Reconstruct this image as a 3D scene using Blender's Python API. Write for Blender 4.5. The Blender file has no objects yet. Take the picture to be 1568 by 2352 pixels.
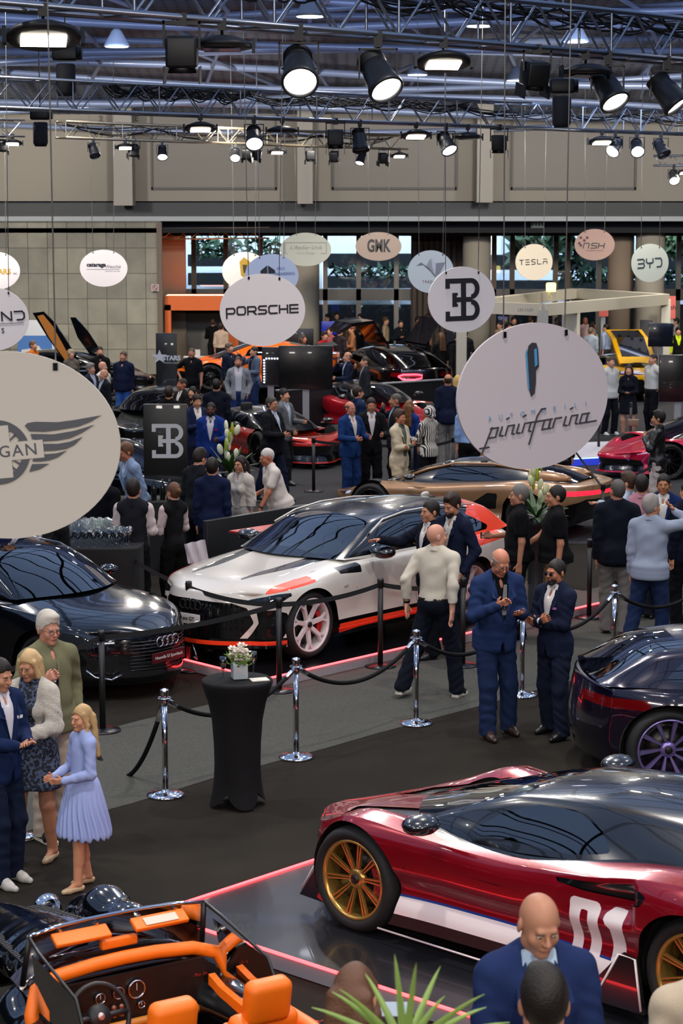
import bpy, math, random
import numpy as np
from mathutils import Vector, Matrix

# ------------------------------------------------------------------ camera, world, lights, exposure
SC = bpy.context.scene
F = 4900.0; HC = 4.95; HZ = 500.0                      # focal length in pixels, lens height, horizon row
TH = math.atan((1176 - HZ) / F)
cam_d = bpy.data.cameras.new('camera'); cam = bpy.data.objects.new('camera', cam_d)
SC.collection.objects.link(cam); SC.camera = cam
cam.location = (0, 0, HC); cam.rotation_euler = (math.pi / 2 - TH, 0, 0)
cam_d.sensor_fit = 'VERTICAL'; cam_d.sensor_height = 36.0; cam_d.lens = F / 2352 * 36.0
cam_d.clip_start = 0.1; cam_d.clip_end = 400
cam_d.dof.use_dof = True; cam_d.dof.focus_distance = 20.0; cam_d.dof.aperture_fstop = 6.3
SC.view_settings.view_transform = 'Standard'; SC.view_settings.look = 'None'
SC.view_settings.gamma = 1.0; SC.view_settings.use_curve_mapping = False
SC.view_settings.exposure = 0.1
try:
    SC.cycles.max_bounces = 7; SC.cycles.diffuse_bounces = 2; SC.cycles.glossy_bounces = 3
    SC.cycles.transmission_bounces = 6; SC.cycles.transparent_max_bounces = 12
    SC.cycles.caustics_reflective = False; SC.cycles.caustics_refractive = False
    SC.cycles.sample_clamp_indirect = 4.0
except Exception:
    pass
W = bpy.data.worlds.new('sky'); SC.world = W; W.use_nodes = True
wn = W.node_tree; wn.nodes.clear()
wo = wn.nodes.new('ShaderNodeOutputWorld'); wb = wn.nodes.new('ShaderNodeBackground')
wb.inputs[0].default_value = (0.40, 0.58, 1.0, 1); wb.inputs[1].default_value = 0.68
wn.links.new(wb.outputs[0], wo.inputs[0])

def lamp(kind, loc, energy, color=(1, 1, 1), rot=(0, 0, 0), **kw):
    d = bpy.data.lights.new('scene_light', kind); d.energy = energy; d.color = color
    for k, v in kw.items(): setattr(d, k, v)
    o = bpy.data.objects.new('scene_light', d); SC.collection.objects.link(o)
    o.location = loc; o.rotation_euler = rot
    return o
rl = random.Random(5)
# high-bay lamps under the roof, above the frame: small round lamps that throw a cone downwards
for gy in range(5, 63, 7):
    for gx in range(-16, 17, 8):
        lamp('AREA', (gx + rl.uniform(-1, 1) + (gy % 2) * 2, gy + rl.uniform(-1, 1), 9.2 if gy < 48 else 7.4), 185 if gy < 48 else 230, (1.0, 0.91, 0.80),
             shape='DISK', size=0.38, spread=math.radians(130))
# added frontal fill lamps, unseen behind the camera, shining forward
for lx in (-9, 0, 9): lamp('AREA', (lx, -5.5, 8.2), 700, (1, .92, .84), (math.radians(68), 0, math.radians(lx * 1.2)), shape='RECTANGLE', size=3.0, size_y=.8)
# added unseen lamps: cool area for the roof tubes, spots brightening the end wall
lamp('AREA', (0, 41, 7.7), 1500, (.55, .68, 1.0), (math.radians(112), 0, 0), shape='RECTANGLE', size=34, size_y=1.5)
for lx in (-11, -3, 5, 12): lamp('SPOT', (lx, 52, 7.4), 3400, (1, .94, .84), (math.radians(80), 0, 0), spot_size=math.radians(80), spot_blend=.8, shadow_soft_size=.5)
# floodlight washing the upper left wall
lamp('SPOT', (-11.5, 62, 6.9), 420, (1, .95, .8), (math.radians(97), 0, math.radians(-6)), spot_size=math.radians(75), spot_blend=.9, shadow_soft_size=.3)

# ------------------------------------------------------------------ helpers: a pixel of the frame to a place in the hall
def ray(px, py):
    x = (px - 784) / F; y = -(py - 1176) / F
    c, s = math.cos(TH), math.sin(TH)
    return Vector((x, c + y * s, -s + y * c))
def G(px, py, z=0.0):                                   # where that sight line meets height z
    r = ray(px, py); return Vector((0, 0, HC)) + r * ((z - HC) / r.z)
def D(px, py, Y):                                       # where it meets the upright plane at depth Y
    r = ray(px, py); return Vector((0, 0, HC)) + r * (Y / r.y)
def Pj(p):                                              # the reverse, for checking sizes
    c, s = math.cos(TH), math.sin(TH); dx, dy, dz = p[0], p[1], p[2] - HC
    zf = dy * c - dz * s; return (784 + F * dx / zf, 1176 - F * (dy * s + dz * c) / zf)

# ------------------------------------------------------------------ materials
MATS = {}
def hexc(h):
    h = h.lstrip('#'); v = [int(h[i:i + 2], 16) / 255 for i in (0, 2, 4)]
    return tuple(c / 12.92 if c <= .04045 else ((c + .055) / 1.055) ** 2.4 for c in v) + (1,)
def mat(name, col='#808080', rough=.6, metal=0., coat=0., emit=None, es=1., trans=0., alpha=1., spec=None, noise=None, bump=None, sheen=0., ior=None, coat_rough=.03):
    if name in MATS: return MATS[name]
    m = bpy.data.materials.new(name); m.use_nodes = True; nt = m.node_tree; b = nt.nodes['Principled BSDF']
    c = hexc(col) if isinstance(col, str) else tuple(col)
    b.inputs['Base Color'].default_value = c; b.inputs['Roughness'].default_value = rough; b.inputs['Metallic'].default_value = metal
    b.inputs['Coat Weight'].default_value = coat; b.inputs['Coat Roughness'].default_value = coat_rough
    b.inputs['Transmission Weight'].default_value = trans; b.inputs['Alpha'].default_value = alpha
    if spec is not None: b.inputs['Specular IOR Level'].default_value = spec
    if ior: b.inputs['IOR'].default_value = ior
    if sheen: b.inputs['Sheen Weight'].default_value = sheen
    if emit: b.inputs['Emission Color'].default_value = hexc(emit); b.inputs['Emission Strength'].default_value = es
    if noise or bump:
        tc = nt.nodes.new('ShaderNodeTexCoord')
    if noise:                                           # (scale, other colour, amount)
        n = nt.nodes.new('ShaderNodeTexNoise'); n.inputs['Scale'].default_value = noise[0]; n.inputs['Detail'].default_value = 5
        r = nt.nodes.new('ShaderNodeValToRGB'); r.color_ramp.elements[0].position = .5 - noise[2]; r.color_ramp.elements[1].position = .5 + noise[2]
        r.color_ramp.elements[0].color = c; r.color_ramp.elements[1].color = hexc(noise[1])
        nt.links.new(tc.outputs['Object'], n.inputs['Vector']); nt.links.new(n.outputs['Fac'], r.inputs['Fac']); nt.links.new(r.outputs['Color'], b.inputs['Base Color'])
    if bump:                                            # (scale, strength)
        n = nt.nodes.new('ShaderNodeTexNoise'); n.inputs['Scale'].default_value = bump[0]; n.inputs['Detail'].default_value = 3
        u = nt.nodes.new('ShaderNodeBump'); u.inputs['Strength'].default_value = bump[1]; u.inputs['Distance'].default_value = .02
        nt.links.new(tc.outputs['Object'], n.inputs['Vector']); nt.links.new(n.outputs['Fac'], u.inputs['Height']); nt.links.new(u.outputs['Normal'], b.inputs['Normal'])
    MATS[name] = m; return m
def fab(col, rough=.9): return mat('fabric_' + col, col, rough, bump=(160, .2), spec=.12)
def gloss(col, rough=.25): return mat('gloss_' + col, col, rough, coat=.6)
def skinm(col): return mat('skin_' + col, col, .5, spec=.35)
def glow(name, col, es): return mat(name, '#000000', .5, emit=col, es=es)
M_CHROME = mat('chrome', '#d8d8da', .10, 1.)
M_BLACK = mat('black_satin', '#0c0c0d', .45)
M_BLACKM = mat('black_metal', '#121214', .4, .4)
M_RUB = mat('rubber', '#0b0b0c', .75)
M_DISC = mat('sign_board', '#ece4e2', .65)

def glassm(name, col='#20282c', a=.55):
    if name in MATS: return MATS[name]
    m = bpy.data.materials.new(name); m.use_nodes = True; nt = m.node_tree; nt.nodes.clear()
    o = nt.nodes.new('ShaderNodeOutputMaterial'); mx = nt.nodes.new('ShaderNodeMixShader'); tr = nt.nodes.new('ShaderNodeBsdfTransparent'); gl = nt.nodes.new('ShaderNodeBsdfGlossy'); fr = nt.nodes.new('ShaderNodeFresnel')
    tr.inputs[0].default_value = hexc(col); gl.inputs['Roughness'].default_value = .02; fr.inputs[0].default_value = 1.55
    mt = nt.nodes.new('ShaderNodeMath'); mt.operation = 'MULTIPLY_ADD'; mt.inputs[1].default_value = 2.0; mt.inputs[2].default_value = .06
    nt.links.new(fr.outputs[0], mt.inputs[0]); nt.links.new(mt.outputs[0], mx.inputs[0]); nt.links.new(tr.outputs[0], mx.inputs[1]); nt.links.new(gl.outputs[0], mx.inputs[2]); nt.links.new(mx.outputs[0], o.inputs[0])
    MATS[name] = m; return m
M_GLASS = glassm('clear_glass', '#e6ecee')

# ------------------------------------------------------------------ mesh building
def link(o, parent=None):
    SC.collection.objects.link(o)
    if parent is not None: o.parent = parent
    return o
def mk(name, V, Fc, m=None, parent=None, smooth=False, nrm=None):
    me = bpy.data.meshes.new(name)
    V = np.asarray(V, dtype=np.float32)
    if isinstance(Fc, np.ndarray):
        n = len(Fc); k = Fc.shape[1]
        me.vertices.add(len(V)); me.vertices.foreach_set('co', V.ravel())
        me.loops.add(n * k); me.loops.foreach_set('vertex_index', Fc.ravel().astype(np.int32))
        me.polygons.add(n); me.polygons.foreach_set('loop_start', np.arange(0, n * k, k, dtype=np.int32))
        me.update(calc_edges=True)
    else:
        me.from_pydata(V.tolist(), [], Fc); me.update()
    if smooth:
        me.polygons.foreach_set('use_smooth', np.ones(len(me.polygons), dtype=bool))
    if nrm is not None: me.normals_split_custom_set_from_vertices([tuple(x) for x in nrm])
    for mm in (m if isinstance(m, (list, tuple)) else [m]):
        if mm: me.materials.append(mm)
    return link(bpy.data.objects.new(name, me), parent)
def empty(name, loc=(0, 0, 0), rz=0.0):
    o = bpy.data.objects.new(name, None); o.empty_display_size = .1; link(o); o.location = loc; o.rotation_euler = (0, 0, rz); return o
def tag(o, label, cat, group=None, kind=None):
    if label: o['label'] = label
    if cat: o['category'] = cat
    if group: o['group'] = group
    if kind: o['kind'] = kind
    return o
def copy_tree(o, parent=None):
    c = o.copy(); SC.collection.objects.link(c); c.parent = parent
    for ch in list(o.children): copy_tree(ch, c)
    return c
def frame_of(d):                                        # matrix whose z axis runs along d
    return Vector(d).to_track_quat('Z', 'Y').to_matrix()
class MB:
    def __init__(s): s.V = []; s.F = []; s.sm = []
    def add(s, V, Fc, M=None, sm=False):
        b = len(s.V)
        for v in V:
            v = Vector(v); s.V.append(tuple(M @ v) if M is not None else tuple(v))
        s.F += [tuple(i + b for i in f) for f in Fc]; s.sm += [sm] * len(Fc); return s
    def box(s, c, d, rz=0., M=None, bev=0.):
        x, y, z = d[0] / 2, d[1] / 2, d[2] / 2
        T = Matrix.Translation(c) @ Matrix.Rotation(rz, 4, 'Z')
        if M is not None: T = M @ T
        if bev <= 0:
            V = [(a, b, e) for e in (-z, z) for (a, b) in ((-x, -y), (x, -y), (x, y), (-x, y))]
            return s.add(V, [(3, 2, 1, 0), (4, 5, 6, 7), (0, 1, 5, 4), (1, 2, 6, 5), (2, 3, 7, 6), (3, 0, 4, 7)], T)
        pts = []
        for (cx, cy, a0) in ((x - bev, y - bev, 0), (-x + bev, y - bev, 90), (-x + bev, -y + bev, 180), (x - bev, -y + bev, 270)):
            for k in range(4):
                a = math.radians(a0 + k * 30); pts.append((cx, cy, math.cos(a), math.sin(a)))
        prof = [(bev * math.sin(math.radians(t)), -z + bev - bev * math.cos(math.radians(t))) for t in (0, 30, 60, 90)]
        prof += [(bev * math.sin(math.radians(t)), z - bev - bev * math.cos(math.radians(t))) for t in (90, 120, 150, 180)]
        V = [(px + nx * r, py + ny * r, zz) for (r, zz) in prof for (px, py, nx, ny) in pts]; n = len(pts)
        Fc = [(i * n + j, i * n + (j + 1) % n, (i + 1) * n + (j + 1) % n, (i + 1) * n + j) for i in range(len(prof) - 1) for j in range(n)]
        Fc += [tuple(range(n))[::-1], tuple(range((len(prof) - 1) * n, len(prof) * n))]
        return s.add(V, Fc, T, True)
    def lathe(s, prof, n=24, M=None, cap=True, sm=True):
        V = [(r * math.cos(2 * math.pi * j / n), r * math.sin(2 * math.pi * j / n), z) for (r, z) in prof for j in range(n)]
        Fc = [(i * n + j, i * n + (j + 1) % n, (i + 1) * n + (j + 1) % n, (i + 1) * n + j) for i in range(len(prof) - 1) for j in range(n)]
        s.add(V, Fc, M, sm)
        if cap:
            b = len(s.V) - len(V); m_ = len(prof) - 1
            s.F += [tuple(b + j for j in range(n))[::-1], tuple(b + m_ * n + j for j in range(n))]; s.sm += [False, False]
        return s
    def tube(s, pts, r, n=8, M=None, cap=True, closed=False):
        P = [Vector(p) for p in pts]; R = r if isinstance(r, (list, tuple)) else [r] * len(P); m_ = len(P); V = []
        up = None
        for i, p in enumerate(P):
            a = P[(i - 1) % m_] if (closed or i > 0) else p; b = P[(i + 1) % m_] if (closed or i < m_ - 1) else p
            t = (b - a).normalized()
            if up is None:
                up = Vector((0, 0, 1)) if abs(t.z) < .9 else Vector((1, 0, 0))
            x = t.cross(up).normalized(); up = x.cross(t).normalized()
            for j in range(n):
                q = 2 * math.pi * j / n; V.append(p + (x * math.cos(q) + up * math.sin(q)) * R[i])
        Fc = []
        for i in range(m_ if closed else m_ - 1):
            for j in range(n):
                i2 = (i + 1) % m_; Fc.append((i * n + j, i * n + (j + 1) % n, i2 * n + (j + 1) % n, i2 * n + j))
        s.add(V, Fc, M, True)
        if cap and not closed:
            b = len(s.V) - len(V); s.F += [tuple(b + j for j in range(n))[::-1], tuple(b + (m_ - 1) * n + j for j in range(n))]; s.sm += [False, False]
        return s
    def prism(s, poly, y0, y1, M=None, axis='y'):       # poly in x,z pushed along y
        n = len(poly); V = [(a, y0, b) for a, b in poly] + [(a, y1, b) for a, b in poly]
        if axis == 'z': V = [(x, z, y) for x, y, z in V]
        if axis == 'x': V = [(y, x, z) for x, y, z in V]
        return s.add(V, [tuple(range(n)), tuple(range(2 * n - 1, n - 1, -1))] + [(i, n + i, n + (i + 1) % n, (i + 1) % n) for i in range(n)], M)
    def ball(s, c, r, n=12, M=None):
        r = r if isinstance(r, (list, tuple)) else (r, r, r); k = n // 2; V = []; c = Vector(c)
        for i in range(k + 1):
            a = math.pi * i / k
            for j in range(n):
                b = 2 * math.pi * j / n; V.append(c + Vector((r[0] * math.sin(a) * math.cos(b), r[1] * math.sin(a) * math.sin(b), r[2] * math.cos(a))))
        return s.add(V, [(i * n + j, (i + 1) * n + j, (i + 1) * n + (j + 1) % n, i * n + (j + 1) % n) for i in range(k) for j in range(n)], M, True)
    def build(s, name, m, parent=None, sm=None):
        o = mk(name, s.V, s.F, m, parent)
        o.data.polygons.foreach_set('use_smooth', np.array(s.sm if sm is None else [sm] * len(s.F), dtype=bool)); return o
def text_mesh(mb, txt, size, M, depth=.002, sx=1., shear=0., bold=0., spacing=1., align='CENTER'):
    cu = bpy.data.curves.new('t', 'FONT'); cu.body = txt; cu.size = size; cu.extrude = depth; cu.align_x = align; cu.align_y = 'CENTER'
    cu.shear = shear; cu.offset = bold; cu.space_character = spacing; cu.resolution_u = 3
    o = bpy.data.objects.new('t', cu); SC.collection.objects.link(o)
    bpy.context.view_layer.update()
    me = bpy.data.meshes.new_from_object(o.evaluated_get(bpy.context.evaluated_depsgraph_get()))
    mb.add([(v.co.x * sx, v.co.y, v.co.z) for v in me.vertices], [tuple(p.vertices) for p in me.polygons], M)
    bpy.data.objects.remove(o); bpy.data.curves.remove(cu); bpy.data.meshes.remove(me)
def interp(x, keys):                                    # smooth (monotone cubic) interpolation of (x, value) keys
    xs = [k[0] for k in keys]; ys = [k[1] for k in keys]; n = len(xs)
    x = np.asarray(x, dtype=float)
    if n == 1: return np.full(x.shape, ys[0])
    h = np.diff(xs); d = np.diff(ys) / h; mm = np.zeros(n); mm[0] = d[0]; mm[-1] = d[-1]
    for i in range(1, n - 1):
        if d[i - 1] * d[i] > 0:
            w1 = 2 * h[i] + h[i - 1]; w2 = h[i] + 2 * h[i - 1]; mm[i] = (w1 + w2) / (w1 / d[i - 1] + w2 / d[i])
    i = np.clip(np.searchsorted(xs, x, side='right') - 1, 0, n - 2)
    X0 = np.array(xs)[i]; H = h[i]; t = np.clip((x - X0) / H, 0, 1); Y = np.array(ys)
    return ((2 * t**3 - 3 * t**2 + 1) * Y[i] + (t**3 - 2 * t**2 + t) * H * mm[i] + (-2 * t**3 + 3 * t**2) * Y[i + 1] + (t**3 - t**2) * H * mm[i + 1])
# ------------------------------------------------------------------ the hall: floor, walls, ceiling
def slab(name, pts, z, m, th=.02, kind='structure', label=None):
    n = len(pts); V = [(p[0], p[1], z - th) for p in pts] + [(p[0], p[1], z) for p in pts]
    o = mk(name, V, [tuple(range(n))[::-1], tuple(range(n, 2 * n))] + [(i, (i + 1) % n, n + (i + 1) % n, n + i) for i in range(n)], m)
    return tag(o, label, None, None, kind)
M_CARP = mat('carpet_dark', '#292622', 1., noise=(1.6, '#201e1b', .3), bump=(70, .3), spec=.06)
M_CARP2 = mat('carpet_grey', '#4e4e4a', 1., noise=(45, '#3f403d', .2), bump=(70, .3), spec=.06)
M_CARP3 = mat('carpet_mid', '#3a3a3c', 1., noise=(8, '#313134', .3), bump=(70, .3), spec=.06)
slab('floor', [(-32, -6), (32, -6), (32, 98), (-32, 98)], 0, M_CARP, .2)
lo_ = [G(x, y) for x, y in ((-150, 1968), (110, 1897), (300, 1847), (485, 1790), (760, 1716), (860, 1687), (1073, 1630), (1360, 1551), (1568, 1497), (1700, 1462))]
up_ = [G(x, y) for x, y in ((1700, 1270), (1250, 1380), (900, 1480), (620, 1578), (490, 1617), (320, 1656), (0, 1742), (-150, 1780))]
slab('floor_carpet', [(p.x, p.y) for p in lo_ + up_], .006, M_CARP2, .006)
slab('floor_carpet', [(-10, 34), (14, 31), (22, 62), (-14, 62)], .005, M_CARP3, .005)
M_WALLD = mat('dark_wall', '#17181b', .9)
for nm, c_, d_ in (('wall_left', (-31, 45, 5.5), (.4, 104, 11)), ('wall_right', (31, 45, 5.5), (.4, 104, 11)), ('wall_back', (0, -6.5, 5.5), (62, .4, 11))):
    tag(MB().box(c_, d_).build(nm, M_WALLD), None, None, None, 'structure')
# stone wall on the left at the far end
def tiles_mat(name, c1, c2, cm, w, h):
    m = bpy.data.materials.new(name); m.use_nodes = True; nt = m.node_tree; b = nt.nodes['Principled BSDF']; b.inputs['Roughness'].default_value = .75
    tc = nt.nodes.new('ShaderNodeTexCoord'); mp = nt.nodes.new('ShaderNodeMapping'); mp.inputs['Rotation'].default_value = (math.radians(-90), 0, 0)
    br = nt.nodes.new('ShaderNodeTexBrick'); br.offset = 0.; br.inputs['Scale'].default_value = 1; br.inputs['Brick Width'].default_value = w; br.inputs['Row Height'].default_value = h; br.inputs['Mortar Size'].default_value = .012
    br.inputs['Color1'].default_value = hexc(c1); br.inputs['Color2'].default_value = hexc(c2); br.inputs['Mortar'].default_value = hexc(cm)
    nz = nt.nodes.new('ShaderNodeTexNoise'); nz.inputs['Scale'].default_value = 1.6; nz.inputs['Detail'].default_value = 8; mx = nt.nodes.new('ShaderNodeMixRGB'); mx.blend_type = 'MULTIPLY'; mx.inputs[0].default_value = .55
    nt.links.new(tc.outputs['Object'], mp.inputs[0]); nt.links.new(mp.outputs[0], br.inputs['Vector']); nt.links.new(tc.outputs['Object'], nz.inputs[0]); nt.links.new(br.outputs['Color'], mx.inputs[1]); nt.links.new(nz.outputs['Fac'], mx.inputs[2]); nt.links.new(mx.outputs[0], b.inputs['Base Color'])
    return m
YW = 68.0                                               # depth of the far end wall
def zat(py, Y): return D(784, py, Y).z
def xat(px, Y, py=500): return D(px, py, Y).x
def wallbox(name, px0, px1, py0, py1, Y, m, th=.3, kind='structure', front=0.):
    x0, x1 = xat(px0, Y), xat(px1, Y); z1, z0 = zat(py0, Y), max(zat(py1, Y), 0.)
    return tag(MB().box(((x0 + x1) / 2, Y + th / 2, (z0 + z1) / 2), (x1 - x0, th, z1 - z0)).build(name, m), None, None, None, kind)
M_STONE = tiles_mat('stone_tiles', '#b4ae9c', '#969284', '#67645a', .62, .80)
M_BEIGE = mat('upper_wall', '#928b80', .85); M_FRAME = mat('panel_frame', '#55524f', .6)
wallbox('wall_stone', -700, 366, 508, 900, YW, M_STONE)
wallbox('trim_1', 359, 371, 510, 900, YW - .12, mat('wood_edge', '#6a5a4c', .6), .14)
wallbox('wall_upper', -900, 2500, 225, 462, YW, M_BEIGE)
for k, (a, b) in enumerate(((352, 632), (766, 1044), (1176, 1455))):
    wallbox('wall_panel', a, b, 232, 433, YW - .05, mat('panel_face', '#86817a', .85), .05)
    for (p0, p1, q0, q1) in ((a - 4, a, 228, 437), (b, b + 4, 228, 437), (a - 4, b + 4, 430, 436)): wallbox('trim_panel', p0, p1, q0, q1, YW - .12, M_FRAME, .08)
wallbox('wall_band', -900, 2500, 457, 500, YW + .35, mat('dark_band', '#14181c', .5), .2)
wallbox('trim_rail', -900, 2500, 497, 508, YW - .1, mat('rail_grey', '#8d9092', .5, .3), .4)
wallbox('wall_soffit', 366, 2500, 506, 542, YW + 1.2, mat('soffit', '#101114', .8), .3)
tag(MB().box((0, YW + 4.5, 4.55), (70, 9, .15)).build('ceiling_rear', mat('soffit', '#101114', .8)), None, None, None, 'structure')
M_PIL = mat('pilaster', '#a19b92', .8)
for a, b, y1 in ((262, 305, 472), (683, 718, 468), (1094, 1131, 465)):
    wallbox('pilaster', a, b, 200, y1, YW - 1.2, M_PIL, .9)
for t_, px_, py_ in (('2', 231, 273), ('E', 314, 273), ('B', 1461, 244)):
    p = D(px_, py_, YW - .07); q = MB(); text_mesh(q, t_, .24, Matrix.Translation(p) @ Matrix.Rotation(math.radians(90), 4, 'X'), .01, bold=.006)
    tag(q.build('bay_letter', M_BLACK), 'dark bay letter %s on the upper wall' % t_, 'sign')
# window wall behind the columns
YG = YW + 6.0
M_WOODW = mat('window_wood', '#6b5844', .6); M_MULL = mat('mullion', '#8d857a', .5)
M_DARKIN = mat('dark_interior', '#0f1113', .8)
wallbox('window_bar', 366, 2500, 664, 690, YG, mat('transom', '#75706a', .6), .25)
for px_ in (372, 438, 512, 592, 668, 741, 818, 905, 1010, 1130, 1172, 1272, 1300, 1372, 1555, 1640):
    wallbox('window_frame', px_, px_ + 11, 535, 860, YG, M_WOODW if px_ in (438, 512, 1130, 1172, 1272, 1300) else M_MULL, .2)
wallbox('window_sill', 366, 2500, 780, 860, YG + .2, M_DARKIN, .2)
for k, (px0, px1) in enumerate(((372, 740), (741, 1010), (1130, 1800))):
    tag(MB().box(((xat(px0, YG) + xat(px1, YG)) / 2, YG + .1, 2.5), (xat(px1, YG) - xat(px0, YG), .02, 4.2)).build('window_%d' % (k + 1), glassm('window_glass', '#c8d4da')), None, None, None, 'structure')
# wooden slat panel between the window bays
for px_ in range(948, 1052, 13): wallbox('wall_slat', px_, px_ + 8, 540, 860, YG - .4, mat('slat_wood', '#4a3424', .55), .12)
wallbox('wall_wood', 944, 1066, 535, 860, YG - .2, mat('wood_panel', '#3c2a1d', .6), .1)
wallbox('wall_reveal', 371, 425, 541, 860, YW + 2.5, mat('reveal', '#8b7c68', .8), .2)
# street outside: bright sky-lit facades, balconies and greenery
YO = YG + 9
def facade(px0, px1, py0, py1, Y, col, nm='building_facade', th=1.5): return wallbox(nm, px0, px1, py0, py1, Y, mat('outside_' + col, col, .9), th)
facade(366, 1150, 430, 800, YO + 5, '#e8eaf0'); facade(1150, 2000, 430, 800, YO + 6, '#dcdfea')
for a, b, y0, y1 in ((430, 660, 585, 612), (430, 660, 628, 655), (745, 960, 583, 615), (745, 960, 635, 662), (1130, 1600, 586, 620), (1130, 1600, 645, 672)):
    facade(a, b, y0, y1, YO + 3, '#0d0f12', 'balcony', 1.0)
facade(366, 1900, 700, 860, YO + 1, '#14171a', 'garage_front', .5)
def foliage(name, lab, px0, px1, py0, py1, Y, col, n, seed, group=None, kind='stuff', sz=.28):
    r = random.Random(seed); V = []; Fc = []
    for i in range(n):
        c = D(r.uniform(px0, px1), r.uniform(py0, py1), Y + r.uniform(-.6, .6)); d1 = Vector((r.uniform(-1, 1), r.uniform(-1, 1), r.uniform(-1, 1))).normalized() * sz * r.uniform(.5, 1.2); d2 = d1.cross(Vector((r.uniform(-1, 1), r.uniform(-1, 1), r.uniform(-1, 1)))).normalized() * sz * .28
        b = len(V); V += [c - d1, c + d2, c + d1, c - d2]; Fc.append((b, b + 1, b + 2, b + 3))
    o = mk(name, V, Fc, mat('leaf_' + col, col, .6)); return tag(o, lab, 'plants', group, kind)
foliage('foliage', 'green bushes outside behind the left windows', 450, 640, 550, 590, YO, '#3c5a3a', 260, 1)
foliage('foliage', 'bushes on the terrace outside the middle windows', 760, 950, 612, 640, YO, '#2f4c34', 160, 2)
foliage('foliage', 'palm leaves and bushes outside the windows at the right', 1170, 1340, 545, 600, YO, '#42583a', 200, 3, sz=.5)
foliage('foliage', 'hedge behind the window beside the round columns', 1280, 1620, 615, 650, YO, '#36553c', 420, 4)
foliage('foliage', 'pale palm fronds outside the last window', 1520, 1640, 545, 585, YO, '#66784f', 150, 5, sz=.5)
lamp('AREA', (3, YO - 1, 9.5), 18000, (.8, .88, 1.), (math.radians(60), 0, 0), shape='RECTANGLE', size=50, size_y=5)
# round columns
M_COL = mat('column', '#a59c8c', .8)
def column(px0, px1, Y, m=M_COL):
    x0, x1 = xat(px0, Y), xat(px1, Y); tag(MB().lathe([((x1 - x0) / 2, 0), ((x1 - x0) / 2, 4.62)], 32, Matrix.Translation(((x0 + x1) / 2, Y, 0))).build('column', m), None, None, None, 'structure')
column(665, 733, YW + 1.8); column(1063, 1128, YW + 2.0); column(1397, 1457, YW + 1.9, mat('column_tan', '#94806c', .8)); column(1461, 1528, YW + 1.0)
# ceiling: dark perforated deck, far part only, with steel tubes under it; glazed bays with bars towards the camera
def deck_mat():
    m = bpy.data.materials.new('perforated_deck'); m.use_nodes = True; nt = m.node_tree; b = nt.nodes['Principled BSDF']; b.inputs['Roughness'].default_value = .7
    tc = nt.nodes.new('ShaderNodeTexCoord'); v = nt.nodes.new('ShaderNodeTexBrick'); v.offset = 0; v.inputs['Scale'].default_value = 1; v.inputs['Brick Width'].default_value = .3; v.inputs['Row Height'].default_value = .3; v.inputs['Mortar Size'].default_value = .115; v.inputs['Mortar Smooth'].default_value = .3
    v.inputs['Color1'].default_value = v.inputs['Color2'].default_value = hexc('#2a2c34'); v.inputs['Mortar'].default_value = hexc('#6a6e7c'); nt.links.new(tc.outputs['Object'], v.inputs['Vector']); nt.links.new(v.outputs['Color'], b.inputs['Base Color']); return m
V = []; n = 12
for i in range(n + 1):
    t = i / n; y = 40 + (YW + .3 - 40) * t; z = 8.1 + 2.6 * math.cos(t * math.pi / 2)**.8
    V += [(-32, y, z), (32, y, z)]
tag(mk('ceiling', V, [(2 * i, 2 * i + 1, 2 * i + 3, 2 * i + 2) for i in range(n)], deck_mat()), None, None, None, 'structure')
def cz(y): t = min(max((y - 40) / (YW + .3 - 40), 0), 1); return 8.1 + 2.6 * math.cos(t * math.pi / 2)**.8
M_TUBE = mat('roof_tube', '#7f8cab', .4, .2, coat=.2)  # blue light falling on the tubes is put into this colour
rt = random.Random(11); k = 0
for i in range(17):
    y = 42.5 + i * 1.55; q = MB(); z = cz(y) - .45 - (i % 3) * .12; pts = []
    for j in range(15): x = -16 + j * 2.3; pts.append((x, y + 1.4 * math.sin(j * .5 + i * .9), z + .28 * math.sin(j * .42 + i * 1.7)))
    q.tube(pts, .085 + (i % 2) * .02, 10, cap=False); tag(q.build('ceiling_tube', M_TUBE), None, None, None, 'structure')
for i in range(16):
    x = -14 + i * 1.9; q = MB(); q.tube([(x + 3.0 * math.sin(i), 44, cz(44) - .35), (x, 50, cz(50) - .75), (x - 1.5 * math.cos(i * 2), 57, cz(57) - .55), (x + 1.5 * math.sin(i * 1.3), 65, cz(65) - .25)], .055, 8, cap=False); tag(q.build('ceiling_brace', M_TUBE), None, None, None, 'structure')
M_BAR = mat('roof_bar', '#2c3340', .5, .4)
for i in range(13):
    y = -3 + i * 3.5; q = MB(); q.tube([(-26, y + 2 * math.sin(i), 10.6), (0, y, 11.2), (26, y - 2 * math.sin(i), 10.6)], .13, 6, cap=False); tag(q.build('ceiling_bar', M_BAR), None, None, None, 'structure')
for i in range(13):
    x = -24 + i * 4; q = MB(); q.tube([(x, -4, 10.9), (x + 1.5, 18, 11.2), (x - 1, 41, 10.8)], .13, 6, cap=False); tag(q.build('ceiling_bar', M_BAR), None, None, None, 'structure')
for i in range(10):
    q = MB(); q.tube([(-24 + i * 5, -4, 10.3), (-14 + i * 4, 40, 10.3)], .07, 6, cap=False); tag(q.build('ceiling_bar', M_BAR), None, None, None, 'structure')

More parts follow.
